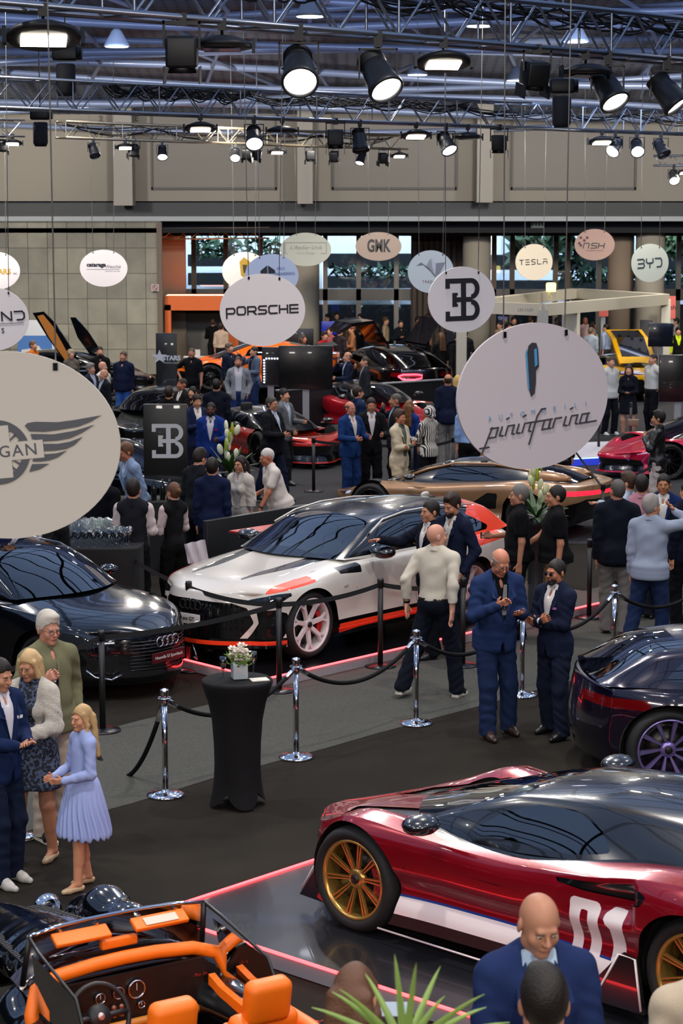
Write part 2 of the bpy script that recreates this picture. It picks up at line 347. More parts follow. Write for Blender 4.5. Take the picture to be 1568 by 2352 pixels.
# ------------------------------------------------------------------ low stages with light strips
M_LEDR = glow('led_red', '#ff3438', 10.0); M_LEDB = glow('led_blue', '#6f8cff', 5.0)
def stage(name, lab, poly, h, top, sidem, edges, led):
    r = empty(name, (0, 0, 0)); tag(r, lab, 'stage'); n = len(poly)
    mk('stage_top', [(p[0], p[1], h) for p in poly], [tuple(range(n))], top, r)
    mk('stage_side', [(p[0], p[1], z) for z in (0.01, h - .001) for p in poly], [(i, (i + 1) % n, n + (i + 1) % n, n + i) for i in range(n)], sidem, r)
    for e in edges:
        a, b = Vector(poly[e]), Vector(poly[(e + 1) % n]); MB().tube([(a.x, a.y, h + .004), (b.x, b.y, h + .004)], .011, 6).build('light_strip', led, r)
M_STG = mat('stage_gloss', '#101013', .16, coat=.3); M_STS = mat('stage_side', '#8f8b90', .5)
def xy(p): return (p.x, p.y)
C0 = G(606, 1561, .12); A0 = G(395, 1508, .12); B0 = G(1338, 1394, .12); da = (A0 - C0).normalized(); db = (B0 - C0).normalized()
stage('car_stage', 'low dark stage with red light strip under the white car', [xy(C0), xy(C0 + db * 6.6), xy(C0 + db * 6.6 + da * 3.6), xy(C0 + da * 3.6)], .12, M_STG, M_STS, (0, 3), M_LEDR)
C1 = G(352, 2098, .12); A1 = G(680, 1990, .12); B1 = G(1054, 2327, .12); da = (A1 - C1).normalized(); db = (B1 - C1).normalized()
stage('car_stage', 'low grey stage with red light strip under the deep red car', [xy(C1), xy(C1 + db * 7.5), xy(C1 + db * 7.5 + da * 4.4), xy(C1 + da * 4.4)], .12, mat('stage_grey', '#1d1e22', .25, coat=.2), M_STS, (0, 3), M_LEDR)
C2 = G(1165, 1062, .15); A2 = G(1485, 1030, .15)
stage('car_stage', 'long low white-edged stage with blue light at the right', [xy(C2), xy(A2 + Vector((3, 0, 0))), xy(A2 + Vector((4, 3, 0))), xy(C2 + Vector((1, 3.5, 0)))], .15, mat('stage_white', '#b9b9c8', .4), mat('stage_side_blue_lit', '#3a48a0', .4, emit='#3048ff', es=.4), (0,), M_LEDB)  # blue light on the stage side is put into its colour and glow
for a_, b_, in (((268, 992), (330, 988)), ((268, 1016), (330, 1013)), ((1395, 1148), (1445, 1105)), ((1395, 1152), (1480, 1150))):
    p, q_ = G(*a_, .02), G(*b_, .02); o = MB().tube([p, q_], .02, 6).build('light_strip', M_LEDB); tag(o, {268: 'blue light strip on the floor beside the jeans-clad man, %s of two' % ('upper' if a_[1] == 992 else 'lower'), 1395: 'blue-white light strip on the floor behind the bronze sports car, %s' % ('slanting' if b_[1] == 1105 else 'level')}[a_[0]], 'light strip')
slabm = mat('podium', '#08090a', .5)
def podium(lab, px0, px1, py, Y1, h, tilt=0.):
    a, b = G(px0, py, 0), G(px1, py + tilt, 0); v = (b - a); n_ = Vector((-v.y, v.x, 0)).normalized() * Y1
    V = [a, b, b + n_, a + n_]; n = 4; o = mk('podium', [(p.x, p.y, z) for z in (0, h) for p in V], [(3, 2, 1, 0), (4, 5, 6, 7), (0, 1, 5, 4), (1, 2, 6, 5), (2, 3, 7, 6), (3, 0, 4, 7)], slabm); return tag(o, lab, 'podium')
wa, wb_ = G(636, 895, 1.05), G(1112, 864, 1.05); dv = wb_ - wa; o = MB().box((0, 0, .51), (Vector((dv.x, dv.y)).length, .10, 1.02)).build('parapet', slabm); o.location = ((wa.x + wb_.x) / 2, (wa.y + wb_.y) / 2, 0); o.rotation_euler = (0, 0, math.atan2(dv.y, dv.x)); tag(o, 'long black parapet with a grey top rail in front of the electric SUV', 'parapet')
MB().box((0, 0, 1.035), (Vector((dv.x, dv.y)).length, .13, .03)).build('top_rail', mat('rail_grey', '#8d9092', .5, .3), o)
podium('low black podium under the orange track car', 392, 560, 925, 3.2, .4, 8)
podium('black podium under the supercar with the raised door', 300, 352, 935, 3.4, .25, 0)

# ------------------------------------------------------------------ overhead trusses
M_ALU = mat('truss_alu', '#9aa0ac', .32, .9)
def truss(lab, A, B, s=.42, m=M_ALU, step=.42, tri=False, r=.025):
    A = Vector(A); B = Vector(B); t = (B - A).normalized(); L = (B - A).length; x = t.cross(Vector((0, 0, 1))).normalized(); z = Vector((0, 0, 1)); root = empty('truss', A); tag(root, lab, 'truss')
    cor = [x * (-s / 2), x * (s / 2), x * (s / 2) + z * s, x * (-s / 2) + z * s]; n = int(L / step)
    for c_ in cor: q = MB(); q.tube([c_, c_ + t * L], r, 8); q.build('chord', m, root)
    for f in range(4):
        a, b = cor[f], cor[(f + 1) % 4]; q = MB()
        for i in range(n):
            p, w_ = (a, b) if i % 2 == 0 else (b, a); q.tube([p + t * (i * step), w_ + t * ((i + 1) * step)], r * .5, 5, cap=False)
            if i % 4 == 0: q.tube([a + t * (i * step), b + t * (i * step)], r * .5, 5, cap=False)
        q.build('lattice', m, root)
    return root, A, t, x
def line_pts(ax, ay, bx, by, z):                        # a level line through two pixels at height z
    return G(ax, ay, z), G(bx, by, z)
ZT = 6.75
a, b = line_pts(-90, 4, 1640, 148, ZT); T1 = truss('nearest thick lighting truss crossing the top of the frame', a, b, .46, r=.03)
a, b = line_pts(-60, 246, 1700, 313, ZT - .1); T2 = truss('second lighting truss with heavy black cable loops', a, b, .46, r=.026)
a, b = line_pts(140, 316, 925, 343, ZT); T3 = truss('short distant truss lit warm from below, above the upper wall', a, b, .36, mat('truss_warm_lit', '#b0a48c', .4, .8), r=.024)  # warm light is put into this truss's metal colour
a, b = line_pts(-60, 310, 44, 314, ZT); truss('short distant truss end at the frame edge above the round signs', a, b, .36, r=.022)
for i_, (ax, ay, bx, by, zz) in enumerate(((372, 548, 618, 545, 0),)):
    Yt = YW + .6; a = D(372, 549, Yt); b = D(618, 547, Yt); truss('small orange-lit truss over the orange booth, spanning its front', a, b, .33, mat('truss_orange_lit', '#a5805a', .4, .7), .45, r=.022)  # orange light from the booth is put into the metal colour
# cables draped along the trusses
rc = random.Random(4)
def droop(name, lab, pts, r=.014):
    q = MB(); q.tube(pts, r, 5, cap=False); return q.build(name, M_RUB)
def cable_run(T, px0, px1, py, zoff, n, nm, lab):
    root, A, t, x = T; Lx = []
    for px in (px0, px1):
        r_ = ray(px, py); ap = Vector((A.x, A.y)); tt = Vector((t.x, t.y)); d = Vector((r_.x, r_.y)); det = tt.x * -d.y + d.x * tt.y
        k = (-ap.x * -d.y + -d.x * ap.y) / det if abs(det) > 1e-6 else 0; Lx.append(k)
    l0, l1 = Lx; cr = empty('cable_bundle', A); tag(cr, lab, 'cable')
    for j in range(n):
        seg = rc.randint(3, 5); pts = []; sg = rc.uniform(.06, .22); o = rc.uniform(-.18, .18)
        for i in range(seg * 6 + 1):
            u = i / (seg * 6); ph = (u * seg) % 1; pts.append(t * (l0 + (l1 - l0) * u) + x * (o + .03 * math.sin(9 * u + j)) + Vector((0, 0, zoff - sg * 4 * ph * (1 - ph) + .02 * math.sin(13 * u + 2 * j))))
        q = MB(); q.tube(pts, .012, 5, cap=False); q.build('cable', M_RUB, cr)
cable_run(T1, 800, 1640, 60, .44, 9, 'c', 'bundle of black cables drooping along the nearest truss')
cable_run(T1, 420, 760, 20, .40, 3, 'c', 'few thin black cables on the near truss above the darker lamps')
cable_run(T2, 250, 560, 230, .42, 12, 'c', 'tangled black cable loops on the second truss, left of centre')
cable_run(T2, 560, 1060, 240, .40, 7, 'c', 'black cables looping along the middle of the second truss')
cable_run(T2, 1060, 1640, 270, .36, 6, 'c', 'slack black cables on the shaded end of the second truss')
cable_run(T3, 150, 900, 300, .30, 4, 'c', 'black cables strung along the short warm-lit truss')
# ------------------------------------------------------------------ stage lamps, flood panels, hoists
M_LENS = glow('lamp_lens', '#fff6ea', 22.); M_LENS2 = glow('flood_lens', '#fff4e0', 14.); M_LOFF = mat('lens_off', '#18181c', .1, coat=1.)
def place_on(px, py, z): return G(px, py, z)
def at_truss(T, px, dz):                                 # the point of a truss above pixel column px, dz from its lower chord
    root, A, t, x = T; A = A + x * (.17 if T is T3 else .225); r_ = ray(px, 100 if T is T1 else 290); d = Vector((r_.x, r_.y)); det = t.x * -d.y + d.x * t.y; k = (-A.x * -d.y - d.x * A.y) / det
    return A + t * k + Vector((0, 0, dz * .5))
def spot(lab, p, s=1., tilt=20, yaw=0, on=True, group=None, power=0):
    r = empty('stage_lamp', p); tag(r, lab, 'lamp', group)
    q = MB(); q.box((0, 0, -.02 * s), (.07 * s, .07 * s, .13 * s)); q.tube([(0, 0, .03), (0, 0, -.1 * s)], .02, 6); q.build('clamp', M_BLACKM, r)
    q = MB(); q.box((0, 0, -.10 * s), (.32 * s, .05 * s, .015 * s)); [q.box((sd * .155 * s, 0, -.22 * s), (.014 * s, .05 * s, .25 * s)) for sd in (-1, 1)]; q.build('yoke', M_BLACKM, r)
    M = Matrix.Translation((0, 0, -.30 * s)) @ Matrix.Rotation(math.radians(yaw), 4, 'Z') @ Matrix.Rotation(math.radians(-tilt), 4, 'X')
    b = MB(); b.lathe([(.02 * s, .20 * s), (.085 * s, .185 * s), (.105 * s, .12 * s), (.125 * s, .0), (.135 * s, -.12 * s), (.150 * s, -.15 * s), (.150 * s, -.19 * s), (.132 * s, -.20 * s), (.128 * s, -.155 * s)], 28, M, cap=False)
    for k in range(7): b.lathe([(.10 * s, (.10 + k * .012) * s), (.118 * s, (.104 + k * .012) * s), (.10 * s, (.108 + k * .012) * s)], 24, M, cap=False)
    b.ball((0, 0, 0), (.147 * s, .03 * s, .03 * s), 8, M); bo = b.build('lamp_body', mat('lamp_grey', '#2a2c30', .45, .3), r)
    l = MB(); l.lathe([(.128 * s, -.165 * s), (.10 * s, -.172 * s), (.001, -.176 * s)], 24, M, cap=False); l.build('lens', M_LENS if on else M_LOFF, r)
    if on:
        d = M @ Vector((0, 0, -.24 * s)); o = lamp('SPOT', Vector(p) + d, power or 260, (1., .95, .88), spot_size=math.radians(50), spot_blend=.6, shadow_soft_size=.10)
        v = M.to_3x3() @ Vector((0, 0, -1)); o.rotation_euler = v.to_track_quat('-Z', 'Y').to_euler()
    return r
def barn(lab, p, s=1., tilt=0, yaw=0, group=None):       # squarish dark fixture with flaps
    r = empty('stage_lamp', p); tag(r, lab, 'lamp', group); M = Matrix.Rotation(math.radians(yaw), 4, 'Z') @ Matrix.Rotation(math.radians(tilt), 4, 'X')
    q = MB(); q.box((0, 0, 0), (.10 * s, .07 * s, .12 * s)); [q.box((sd * .17 * s, 0, -.14 * s), (.02 * s, .06 * s, .26 * s)) for sd in (-1, 1)]; q.box((0, 0, -.03 * s), (.36 * s, .06 * s, .03 * s)); q.build('yoke', M_BLACKM, r)
    q = MB(); q.box((0, 0, -.30 * s), (.30 * s, .30 * s, .30 * s), M=M, bev=.03 * s); q.lathe([(.12 * s, -.44 * s), (.14 * s, -.50 * s), (.13 * s, -.50 * s)], 16, M, cap=False); q.build('lamp_body', M_BLACK, r)
    [MB().box((sd * .17 * s, 0, -.52 * s), (.01, .30 * s, .16 * s), M=M).build('barn_door', M_BLACK, r) for sd in (-1, 1)]
    return r
def flood(lab, p, s=1., tilt=14, yaw=0, on=True, group=None):
    r = empty('flood_lamp', p); tag(r, lab, 'lamp', group); M = Matrix.Translation((0, 0, -.20 * s)) @ Matrix.Rotation(math.radians(yaw), 4, 'Z') @ Matrix.Rotation(math.radians(-tilt), 4, 'X')
    q = MB(); q.tube([(0, 0, .04), (0, 0, -.12 * s)], .015, 6); q.box((0, 0, -.01), (.08, .07, .11)); q.build('clamp', M_BLACKM, r)
    b = MB(); b.lathe([(.03 * s, .09 * s), (.15 * s, .075 * s), (.27 * s, .02 * s), (.28 * s, -.02 * s), (.20 * s, -.03 * s)], 24, M, cap=True); [b.box((sd * .29 * s, 0, .0), (.03 * s, .07 * s, .13 * s), M=M) for sd in (-1, 1)]; b.build('lamp_body', mat('lamp_dark', '#1a1b1e', .5, .2), r)
    MB().box((0, 0, -.04 * s), (.34 * s, .22 * s, .012), M=M).build('lens', M_LENS2 if on else M_LOFF, r)
    if on:
        o = lamp('AREA', Vector(p) + M @ Vector((0, 0, -.06 * s)), 60, (1., .95, .86), shape='RECTANGLE', size=.32 * s, size_y=.2 * s); o.rotation_euler = M.to_euler()
    return r
def hoist(lab, p, s=1., chain=2.5):
    r = empty('chain_hoist', p); tag(r, lab, 'hoist'); q = MB(); q.box((0, 0, 0), (.34 * s, .20 * s, .20 * s), bev=.03 * s); q.lathe([(.09 * s, -.10 * s), (.09 * s, .1 * s)], 14, Matrix.Translation((.12 * s, 0, 0)) @ Matrix.Rotation(math.radians(90), 4, 'Y')); q.build('motor', M_BLACKM, r)
    q = MB(); q.lathe([(.10 * s, -.56 * s), (.13 * s, -.50 * s), (.13 * s, -.16 * s), (.11 * s, -.14 * s)], 16); q.build('chain_bag', mat('bag', '#15161b', .8), r)
    MB().tube([(0, 0, .1 * s), (0, 0, chain)], .012, 5).build('chain', M_CHROME, r)
for px, lab, tl, yw, on, sc in ((686, 'brightest stage lamp on the near truss, aimed straight at the lens', 52, 5, True, 1.2), (868, 'second bright stage lamp on the near truss with a curved cable beside it', 44, 32, True, 1.2),
        (1396, 'lit stage lamp on the near truss, right of the dark one with flaps', 40, 34, True, 1.15), (1532, 'tilted black stage lamp on the near truss at the frame edge', 40, 62, True, 1.15)):
    spot(lab, at_truss(T1, px, -.06), sc, tl, yw, on, power=900)
barn('boxy black lamp with flaps under the near truss, beside the unlit flat one', at_truss(T1, 417, -.04), .95, 6); barn('dark barn-door lamp under the near truss, left of the hoist', at_truss(T1, 1234, -.04), .85, 14, 20)
flood('large flat flood lamp glowing at the top left corner', at_truss(T1, 100, -.05), 1.15, 16, 10); flood('flat flood lamp glowing under the near truss, right of the two bright lamps', at_truss(T1, 1018, -.05), 1.0, 16, 8)
flood('unlit flat lamp with dark shell under the near truss', at_truss(T1, 510, -.05), 1.0, 4, 0, False); flood('unlit flat dark lamp behind the hoist under the near truss', at_truss(T1, 1345, -.05), 1.0, 4, 20, False)
hoist('black chain hoist with hanging bag in front of the second truss, left part', G(150, 122, 7.55), 1.2); hoist('black chain hoist hanging by the second truss at the right', G(1290, 198, 7.1), 1.2); hoist('small black chain hoist below the second truss by the frame edge', G(92, 262, 6.75), 1.0)
PB = G(1500, 358, 6.55)
for px, lab, k, tl, yw in ((583, 'lit round lamp on the second truss above the upper wall panel', 's', 50, 5), (1024, 'lit lamp on the second truss left of the black round-backed one', 's', 42, 30), (826, 'dark tilted lamp on the second truss, middle of the truss', 'o', 20, 20), (770, 'boxy dark lamp with a bail hanging from the second truss', 'b', 0, 0), (1146, 'black round-backed lamp hanging alone under the second truss', 'b', 4, 0)):
    p = at_truss(T2, px, -.04)
    (barn(lab, p, .95, tl, yw) if k == 'b' else spot(lab, p, 1.05, tl, yw, k == 's'))
for px, lab, on, yw in ((460, 'glowing flat flood lamp under the second truss, furthest left of them', True, 8), (648, 'unlit flat lamp under the second truss beside the lit round one', False, 0), (955, 'glowing flat flood lamp under the second truss near the centre', True, 10), (1074, 'unlit flat lamp under the second truss near the hanging oval signs', False, 0), (1382, 'glowing flat flood lamp under the second truss at the right', True, 8)):
    flood(lab, at_truss(T2, px, -.05), .95, 14 if on else 4, yw, on)
for px, py, lab, on, yw, tl in ((1413, 312, 'lit black lamp low at the right beside the glowing flat one', True, -30, 50), (1463, 310, 'lit lamp shining forward, low at the right', True, 0, 56), (1518, 312, 'unlit tilted lamp low at the right behind the others', False, 35, 40), (1547, 372, 'lit lamp under the last bar at the frame edge', True, 0, 52)):
    spot(lab, at_truss(T2, px, -.04) if py < 350 else PB + Vector(((px - 1500) / F * PB.y, 0, -.26)), .95, tl, yw, on, power=200)
z3 = ZT - .03
for px, lab, k, tl, yw in ((214, 'small dark tilted lamp on the short warm-lit truss, first from the wall letters', 'o', 35, 30), (308, 'small dark boxy lamp on the short truss behind a glowing flat one', 'b', 20, 20), (372, 'small lit lamp on the short truss below the wall panel corner', 's', 40, 6), (540, 'small lit lamp on the short truss facing the lens', 's', 52, 0), (566, 'small dark lamp close beside the lit one on the short truss', 'b', 10, -10), (590, 'small dark slanted lamp, last of three together on the short truss', 'b', 22, 30),
        (712, 'small dark lamp with pale tip on the short truss by the pilaster', 'b', 0, 10), (766, 'small dark double lamp on the short truss', 'b', 14, -10), (829, 'small lit slanted lamp near the end of the short truss', 's', 30, -30), (881, 'small dark lamp at the end of the short truss', 'b', 12, 20)):
    p = at_truss(T3, px, -.03); (barn(lab, p, .75, tl, yw) if k == 'b' else spot(lab, p, .85, tl, yw, k == 's', power=120))
for px, lab in ((287, 'small glowing flat lamp on the short truss by the wall letters'), (636, 'small glowing flat lamp on the short truss above the oval signs'), (917, 'small glowing flat lamp at the very end of the short truss')):
    flood(lab, at_truss(T3, px, -.03), .8, 14, 8)
T4_ = G(28, 312, 6.77)
flood('small glowing flat lamp at the far left edge below the truss end', T4_, .8, 14, 8); barn('small black lamp at the far left edge beside the flat one', G(8, 312, 6.77), .7, 20, 20)
flood('small glowing flat lamp at the right edge below the last bar', PB + Vector((.85, 0, -.26)), .8, 14, 8)
q = MB(); p = G(1500, 358, 6.55); q.tube([p, p + Vector((3, 0, 0))], .03, 8); q.tube([p + Vector((0, 0, -.25)), p + Vector((3, 0, -.25))], .03, 8); [q.tube([p + Vector((i * .25, 0, -.25 * (i % 2))), p + Vector(((i + 1) * .25, 0, -.25 * ((i + 1) % 2)))], .012, 5) for i in range(11)]
tag(q.build('truss_bar', M_ALU), 'short ladder truss bar at the right frame edge', 'truss')
for i_, (px, py) in enumerate(((268, 107), (958, 172), (1185, 185), (712, 38), (1322, 96), (1100, 60))):
    r = empty('ceiling_lamp', G(px, py, 8.3)); tag(r, ['small high-bay lamp glowing between the roof tubes at the left', 'tiny ceiling lamp glowing right of the two bright stage lamps', 'tiny ceiling lamp glowing left of the barn-door lamp', 'ceiling lamp glowing behind the near truss above the brightest lamp', 'ceiling lamp glowing behind the near truss at the right', 'bell-shaped ceiling lamp behind the near truss'][i_], 'lamp')
    q = MB(); q.lathe([(.05, .35), (.10, .30), (.24, .05), (.26, .0)], 20); q.build('lamp_shade', mat('shade_pale', '#8890a0', .4, .3), r); MB().lathe([(.23, .0), (.22, -.01), (.001, -.012)], 20, cap=False).build('diffuser', glow('bay_glow', '#eef4ff', 9.), r)

# ------------------------------------------------------------------ round signs on wires
def sign(lab, cx, cy, w, hpx, art, yaw=0., roll=0., col=None, H_=1.0, wires=(-.28, .28), spread=1.25):
    Y = F * H_ / hpx; p = D(cx, cy, Y); yaw = -yaw; r = empty('hanging_sign', p); r.rotation_euler = (0, 0, math.radians(yaw)); tag(r, lab, 'sign')
    W2 = w / hpx * H_ / 2 / math.cos(math.radians(yaw) + math.atan((cx - 784) / F)); n = 72; rr = Matrix.Rotation(math.radians(-roll), 4, 'Y')
    V = [(W2 * math.cos(2 * math.pi * i / n), y, H_ / 2 * math.sin(2 * math.pi * i / n)) for y in (-.008, .008) for i in range(n)]
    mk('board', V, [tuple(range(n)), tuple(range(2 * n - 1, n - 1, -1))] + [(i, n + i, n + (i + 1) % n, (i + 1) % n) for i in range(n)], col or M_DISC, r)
    T = rr @ Matrix.Translation((0, -.012, 0)) @ Matrix.Rotation(math.radians(90), 4, 'X'); art(r, T, W2, H_ / 2)
    for sx in wires:
        zt = H_ / 2 * math.sqrt(max(1 - (sx / W2)**2, 0)) - .03; q = MB(); q.tube([(sx, 0, zt), (sx * spread, 0, (cz(p.y) if p.y > 40 else 10.4) - p.z)], .0035 + Y * .00008, 5); q.build('wire', mat('wire', '#a8a8a8', .4, .6), r)
        MB().box((sx, -.012, zt), (.025, .012, .04)).build('clip', M_CHROME, r)
M_INK = mat('ink', '#17171b', .6)
def T2M(r, T, name='lettering', m=M_INK):
    q = MB(); return q
def put_art(r, q, m, name='lettering'): q.build(name, m, r, sm=False)
FC = [0]
def flat(q, pts, T, d=.003):                              # a flat shape standing d proud of the board
    FC[0] = (FC[0] + 1) % 9; n = len(pts); d += FC[0] * .0002; q.add([(x, y, 0) for x, y in pts] + [(x, y, d) for x, y in pts], [tuple(range(n, 2 * n)), tuple(range(n))[::-1]] + [(i, (i + 1) % n, n + (i + 1) % n, n + i) for i in range(n)], T)
def strokes(q, segs, wd, T, off=(0, 0), sc=1., sh=0.):     # letters drawn from thick polylines
    for pl in segs:
        for (x0, y0), (x1, y1) in zip(pl[:-1], pl[1:]):
            a = Vector(((x0 + sh * y0) * sc + off[0], y0 * sc + off[1])); b = Vector(((x1 + sh * y1) * sc + off[0], y1 * sc + off[1])); d = (b - a); L = d.length
            if L < 1e-6: continue
            d = d / L; n = Vector((-d.y, d.x)) * wd / 2; a = a - d * wd * .42; b = b + d * wd * .42; flat(q, [tuple(a - n), tuple(b - n), tuple(b + n), tuple(a + n)], T)
LET = {'P': [[(0, -.25), (0, .5), (.85, .5), (1, .38), (1, .2), (.85, .1), (.05, .1)]], 'O': [[(.15, 0), (.85, 0), (1, .12), (1, .48), (.85, .6), (.15, .6), (0, .48), (0, .12), (.15, 0)]],
    'R': [[(0, -.02), (0, .58), (.85, .58), (1, .46), (1, .32), (.85, .22), (.05, .22)], [(.6, .22), (1, -.02)]], 'S': [[(0, 0), (.85, 0), (1, .12), (.88, .28), (.12, .32), (0, .46), (.15, .6), (1, .6)]],
    'C': [[(1, 0), (.15, 0), (0, .12), (0, .48), (.15, .6), (1, .6)]], 'H': [[(0, 0), (0, .6)], [(1, 0), (1, .6)], [(0, .3), (1, .3)]], 'E': [[(1, 0), (0, 0), (0, .6), (1, .6)], [(0, .3), (1, .3)]],
    'T': [[(0, .6), (1, .6)], [(.5, 0), (.5, .6)]], 'L': [[(0, .6), (0, 0), (1, 0)]], 'A': [[(0, 0), (0, .3), (1, .3), (1, 0)], [(0, .6), (1, .6)]], 'e': [[(0, 0), (1, 0)], [(0, .3), (1, .3)], [(0, .6), (1, .6)]],
    'B': [[(0, 0), (.85, 0), (1, .12), (.9, .3), (.1, .3)], [(.9, .3), (1, .48), (.85, .6), (0, .6)]], 'Y': [[(0, .6), (0, .38), (.15, .3), (.85, .3), (1, .38), (1, .6)], [(.5, .3), (.5, 0)]], 'D': [[(.25, 0), (.8, 0), (1, .15), (1, .45), (.8, .6), (.0, .6)]],
    'N': [[(0, 0), (0, .6), (.9, 0), (1, 0), (1, .6)]], 'n': [[(0, 0), (0, .6), (.85, .6), (1, .48), (1, 0)]]}
def word(q, w_, x, y, lw, lh, gap, wd, T, sh=0.):
    for ch in w_:
        strokes(q, [[(a * lw, b * lh / .6) for a, b in s_] for s_ in LET[ch]], wd, T, (x, y), 1., sh); x += lw + gap
def scale_pts(pts, s, ox=0, oy=0): return [(x * s + ox, y * s + oy) for x, y in pts]
def eb(q, T, s):                                          # the reversed E joined to a B
    k = .095
    def bar(x0, y0, x1, y1): flat(q, [(x0 * s, y0 * s), (x1 * s, y0 * s), (x1 * s, y1 * s), (x0 * s, y1 * s)], T)
    bar(-.46, .40, .25, .52); bar(-.46, .28, -.34, .41); bar(-.46, -.52, .25, -.40); bar(-.46, -.41, -.34, -.28); bar(-.03, -.50, .11, .50); bar(-.24, -.06, .25, .06); bar(-.27, -.17, -.15, .17); bar(-.20, .10, -.12, .17) ; bar(-.20, -.17, -.12, -.10)
    for cy, ry in ((.26, .26), (-.26, .26)):
        n = 14; o = [(.25 + .24 * math.cos(a), cy + ry * math.sin(a)) for a in np.linspace(-math.pi / 2, math.pi / 2, n)]; i = [(.25 + .11 * math.cos(a), cy + (ry - .12) * math.sin(a)) for a in np.linspace(-math.pi / 2, math.pi / 2, n)]
        for k_ in range(n - 1): flat(q, [tuple(v * s for v in o[k_]), tuple(v * s for v in o[k_ + 1]), tuple(v * s for v in i[k_ + 1]), tuple(v * s for v in i[k_])], T)
def a_porsche(r, T, w, h): q = MB(); word(q, 'PORSCHE', -.52, -.05, .115, .105, .037, .021, T); put_art(r, q, M_INK)
def a_eb(r, T, w, h): q = MB(); eb(q, T, .62); put_art(r, q, M_INK, 'emblem')
def a_pinin(r, T, w, h):
    q = MB(); oy = .0; P1 = [(-.045, .30), (-.03, .35), (.0, .368), (.035, .362), (.048, .32), (.048, .20), (.02, .17), (.016, .10), (.0, .02), (-.03, .0), (-.045, .06)]; flat(q, P1[::-1], T); put_art(r, q, mat('ink_dark', '#2b2b33', .6), 'emblem')
    q = MB(); flat(q, [(.012, .32), (.012, .20), (.034, .215), (.034, .325)], T, .006); flat(q, [(-.058, .30), (-.046, .33), (-.043, .05), (-.053, .06)], T, .003); put_art(r, q, mat('ink_blue', '#3f88b8', .6), 'emblem_edge')
    q = MB(); [text_mesh(q, ch, .048, T @ Matrix.Translation((-.385 + i * .0915, -.105, 0)), .002, bold=-.0012) for i, ch in enumerate('AUTOMOBILI')]; put_art(r, q, mat('ink_paleblue', '#6f9cc4', .6), 'small_lettering')
    q = MB(); x = -.40; K_ = 1.22
    def st(p, o=0.): strokes(q, [[(a * 1.06, b * K_) for a, b in p]], .011, T, (x + o, -.235), 1., .45)
    for ch in 'pininfarina':
        L_ = {'p': [(-.02, -.075), (.0, .055)], 'i': [(0, .05), (0, .005), (.03, 0)], 'n': [(0, 0), (0, .05), (.05, .05), (.05, .005), (.07, 0)], 'f': [(.05, .115), (.02, .115), (0, .08), (0, -.07)], 'a': [(.06, .05), (.0, .05), (0, 0), (.05, 0), (.05, .05), (.055, 0), (.07, 0)], 'r': [(0, 0), (0, .05), (.05, .05)]}[ch]
        st(L_)
        if ch == 'p': st([(-.01, .05), (.05, .05), (.05, 0), (0, 0)]); st([(-.05, -.05), (.02, -.05)])
        if ch == 'i': st([(.02, .09), (.035, .095)])
        if ch == 'f': st([(-.04, .05), (.06, .05)])
        x += {'i': .05, 'f': .078, 'p': .085}.get(ch, .092)
    st([(0, 0), (.08, .0)], -.03)
    put_art(r, q, mat('ink_script', '#35343c', .6), 'script_lettering')
def a_wings(r, T, w, h):
    T = T @ Matrix.Translation((-.055, -.036, 0)); gm = mat('ink_grey', '#4a4b50', .6); q = MB(); n = 48
    for i in range(n):
        a, b = 2 * math.pi * i / n, 2 * math.pi * (i + 1) / n; flat(q, [(.172 * math.cos(a), .172 * math.sin(a)), (.172 * math.cos(b), .172 * math.sin(b)), (.132 * math.cos(b), .132 * math.sin(b)), (.132 * math.cos(a), .132 * math.sin(a))], T)
    for i in range(20):
        a = i * math.pi / 10 + .1; flat(q, [(.135 * math.cos(a), .135 * math.sin(a)), (.135 * math.cos(a + .1), .135 * math.sin(a + .1)), (.06 * math.cos(a + .05), .06 * math.sin(a + .05))], T)
    for P_ in (((64, 62), (70, 68), (87, 71), (139, 70), (177, 75), (240, 86), (215, 71), (187, 60), (139, 52), (108, 48), (74, 49)), ((77, 43), (129, 42), (177, 50), (223, 64), (196, 46), (167, 33), (140, 28), (108, 26), (80, 31)), ((80, 20), (139, 20), (167, 25), (196, 36), (177, 17), (158, 8), (130, 4), (84, 2)), ((84, -6), (135, -2), (159, 4), (139, -11), (120, -18), (100, -21), (80, -21)), ((79, -27), (118, -26), (97, -39), (72, -45))):
        flat(q, [(x / 434, y / 434) for x, y in P_][::-1], T); flat(q, [(-x / 434, (y - x * .2) / 434) for x, y in P_], T)
    put_art(r, q, gm, 'winged_emblem'); T = T @ Matrix.Rotation(math.radians(5), 4, 'Z')
    q = MB(); flat(q, [(-.25, -.048), (.245, -.048), (.245, .048), (-.25, .048)], T, .004); flat(q, [(-.07, -.14), (.07, -.14), (.07, .14), (-.07, .14)], T, .0035); put_art(r, q, MATS['board_warm_grey'], 'name_bar')
    q = MB(); text_mesh(q, 'MORGAN', .088, T @ Matrix.Translation((0, -.002, .004)), .002, bold=.001, spacing=1.18); put_art(r, q, gm)
def a_text(txt, size, col='#17171b', dy=0., sx=1., bold=.004, sp=1., shear=0., more=None, dx=0.):
    def f(r, T, w, h):
        q = MB(); text_mesh(q, txt, size, T @ Matrix.Translation((dx, dy, 0)), .002, sx=sx, bold=bold, spacing=sp, shear=shear); put_art(r, q, mat('ink_' + col, col, .6))
        if more: more(r, T)
    return f
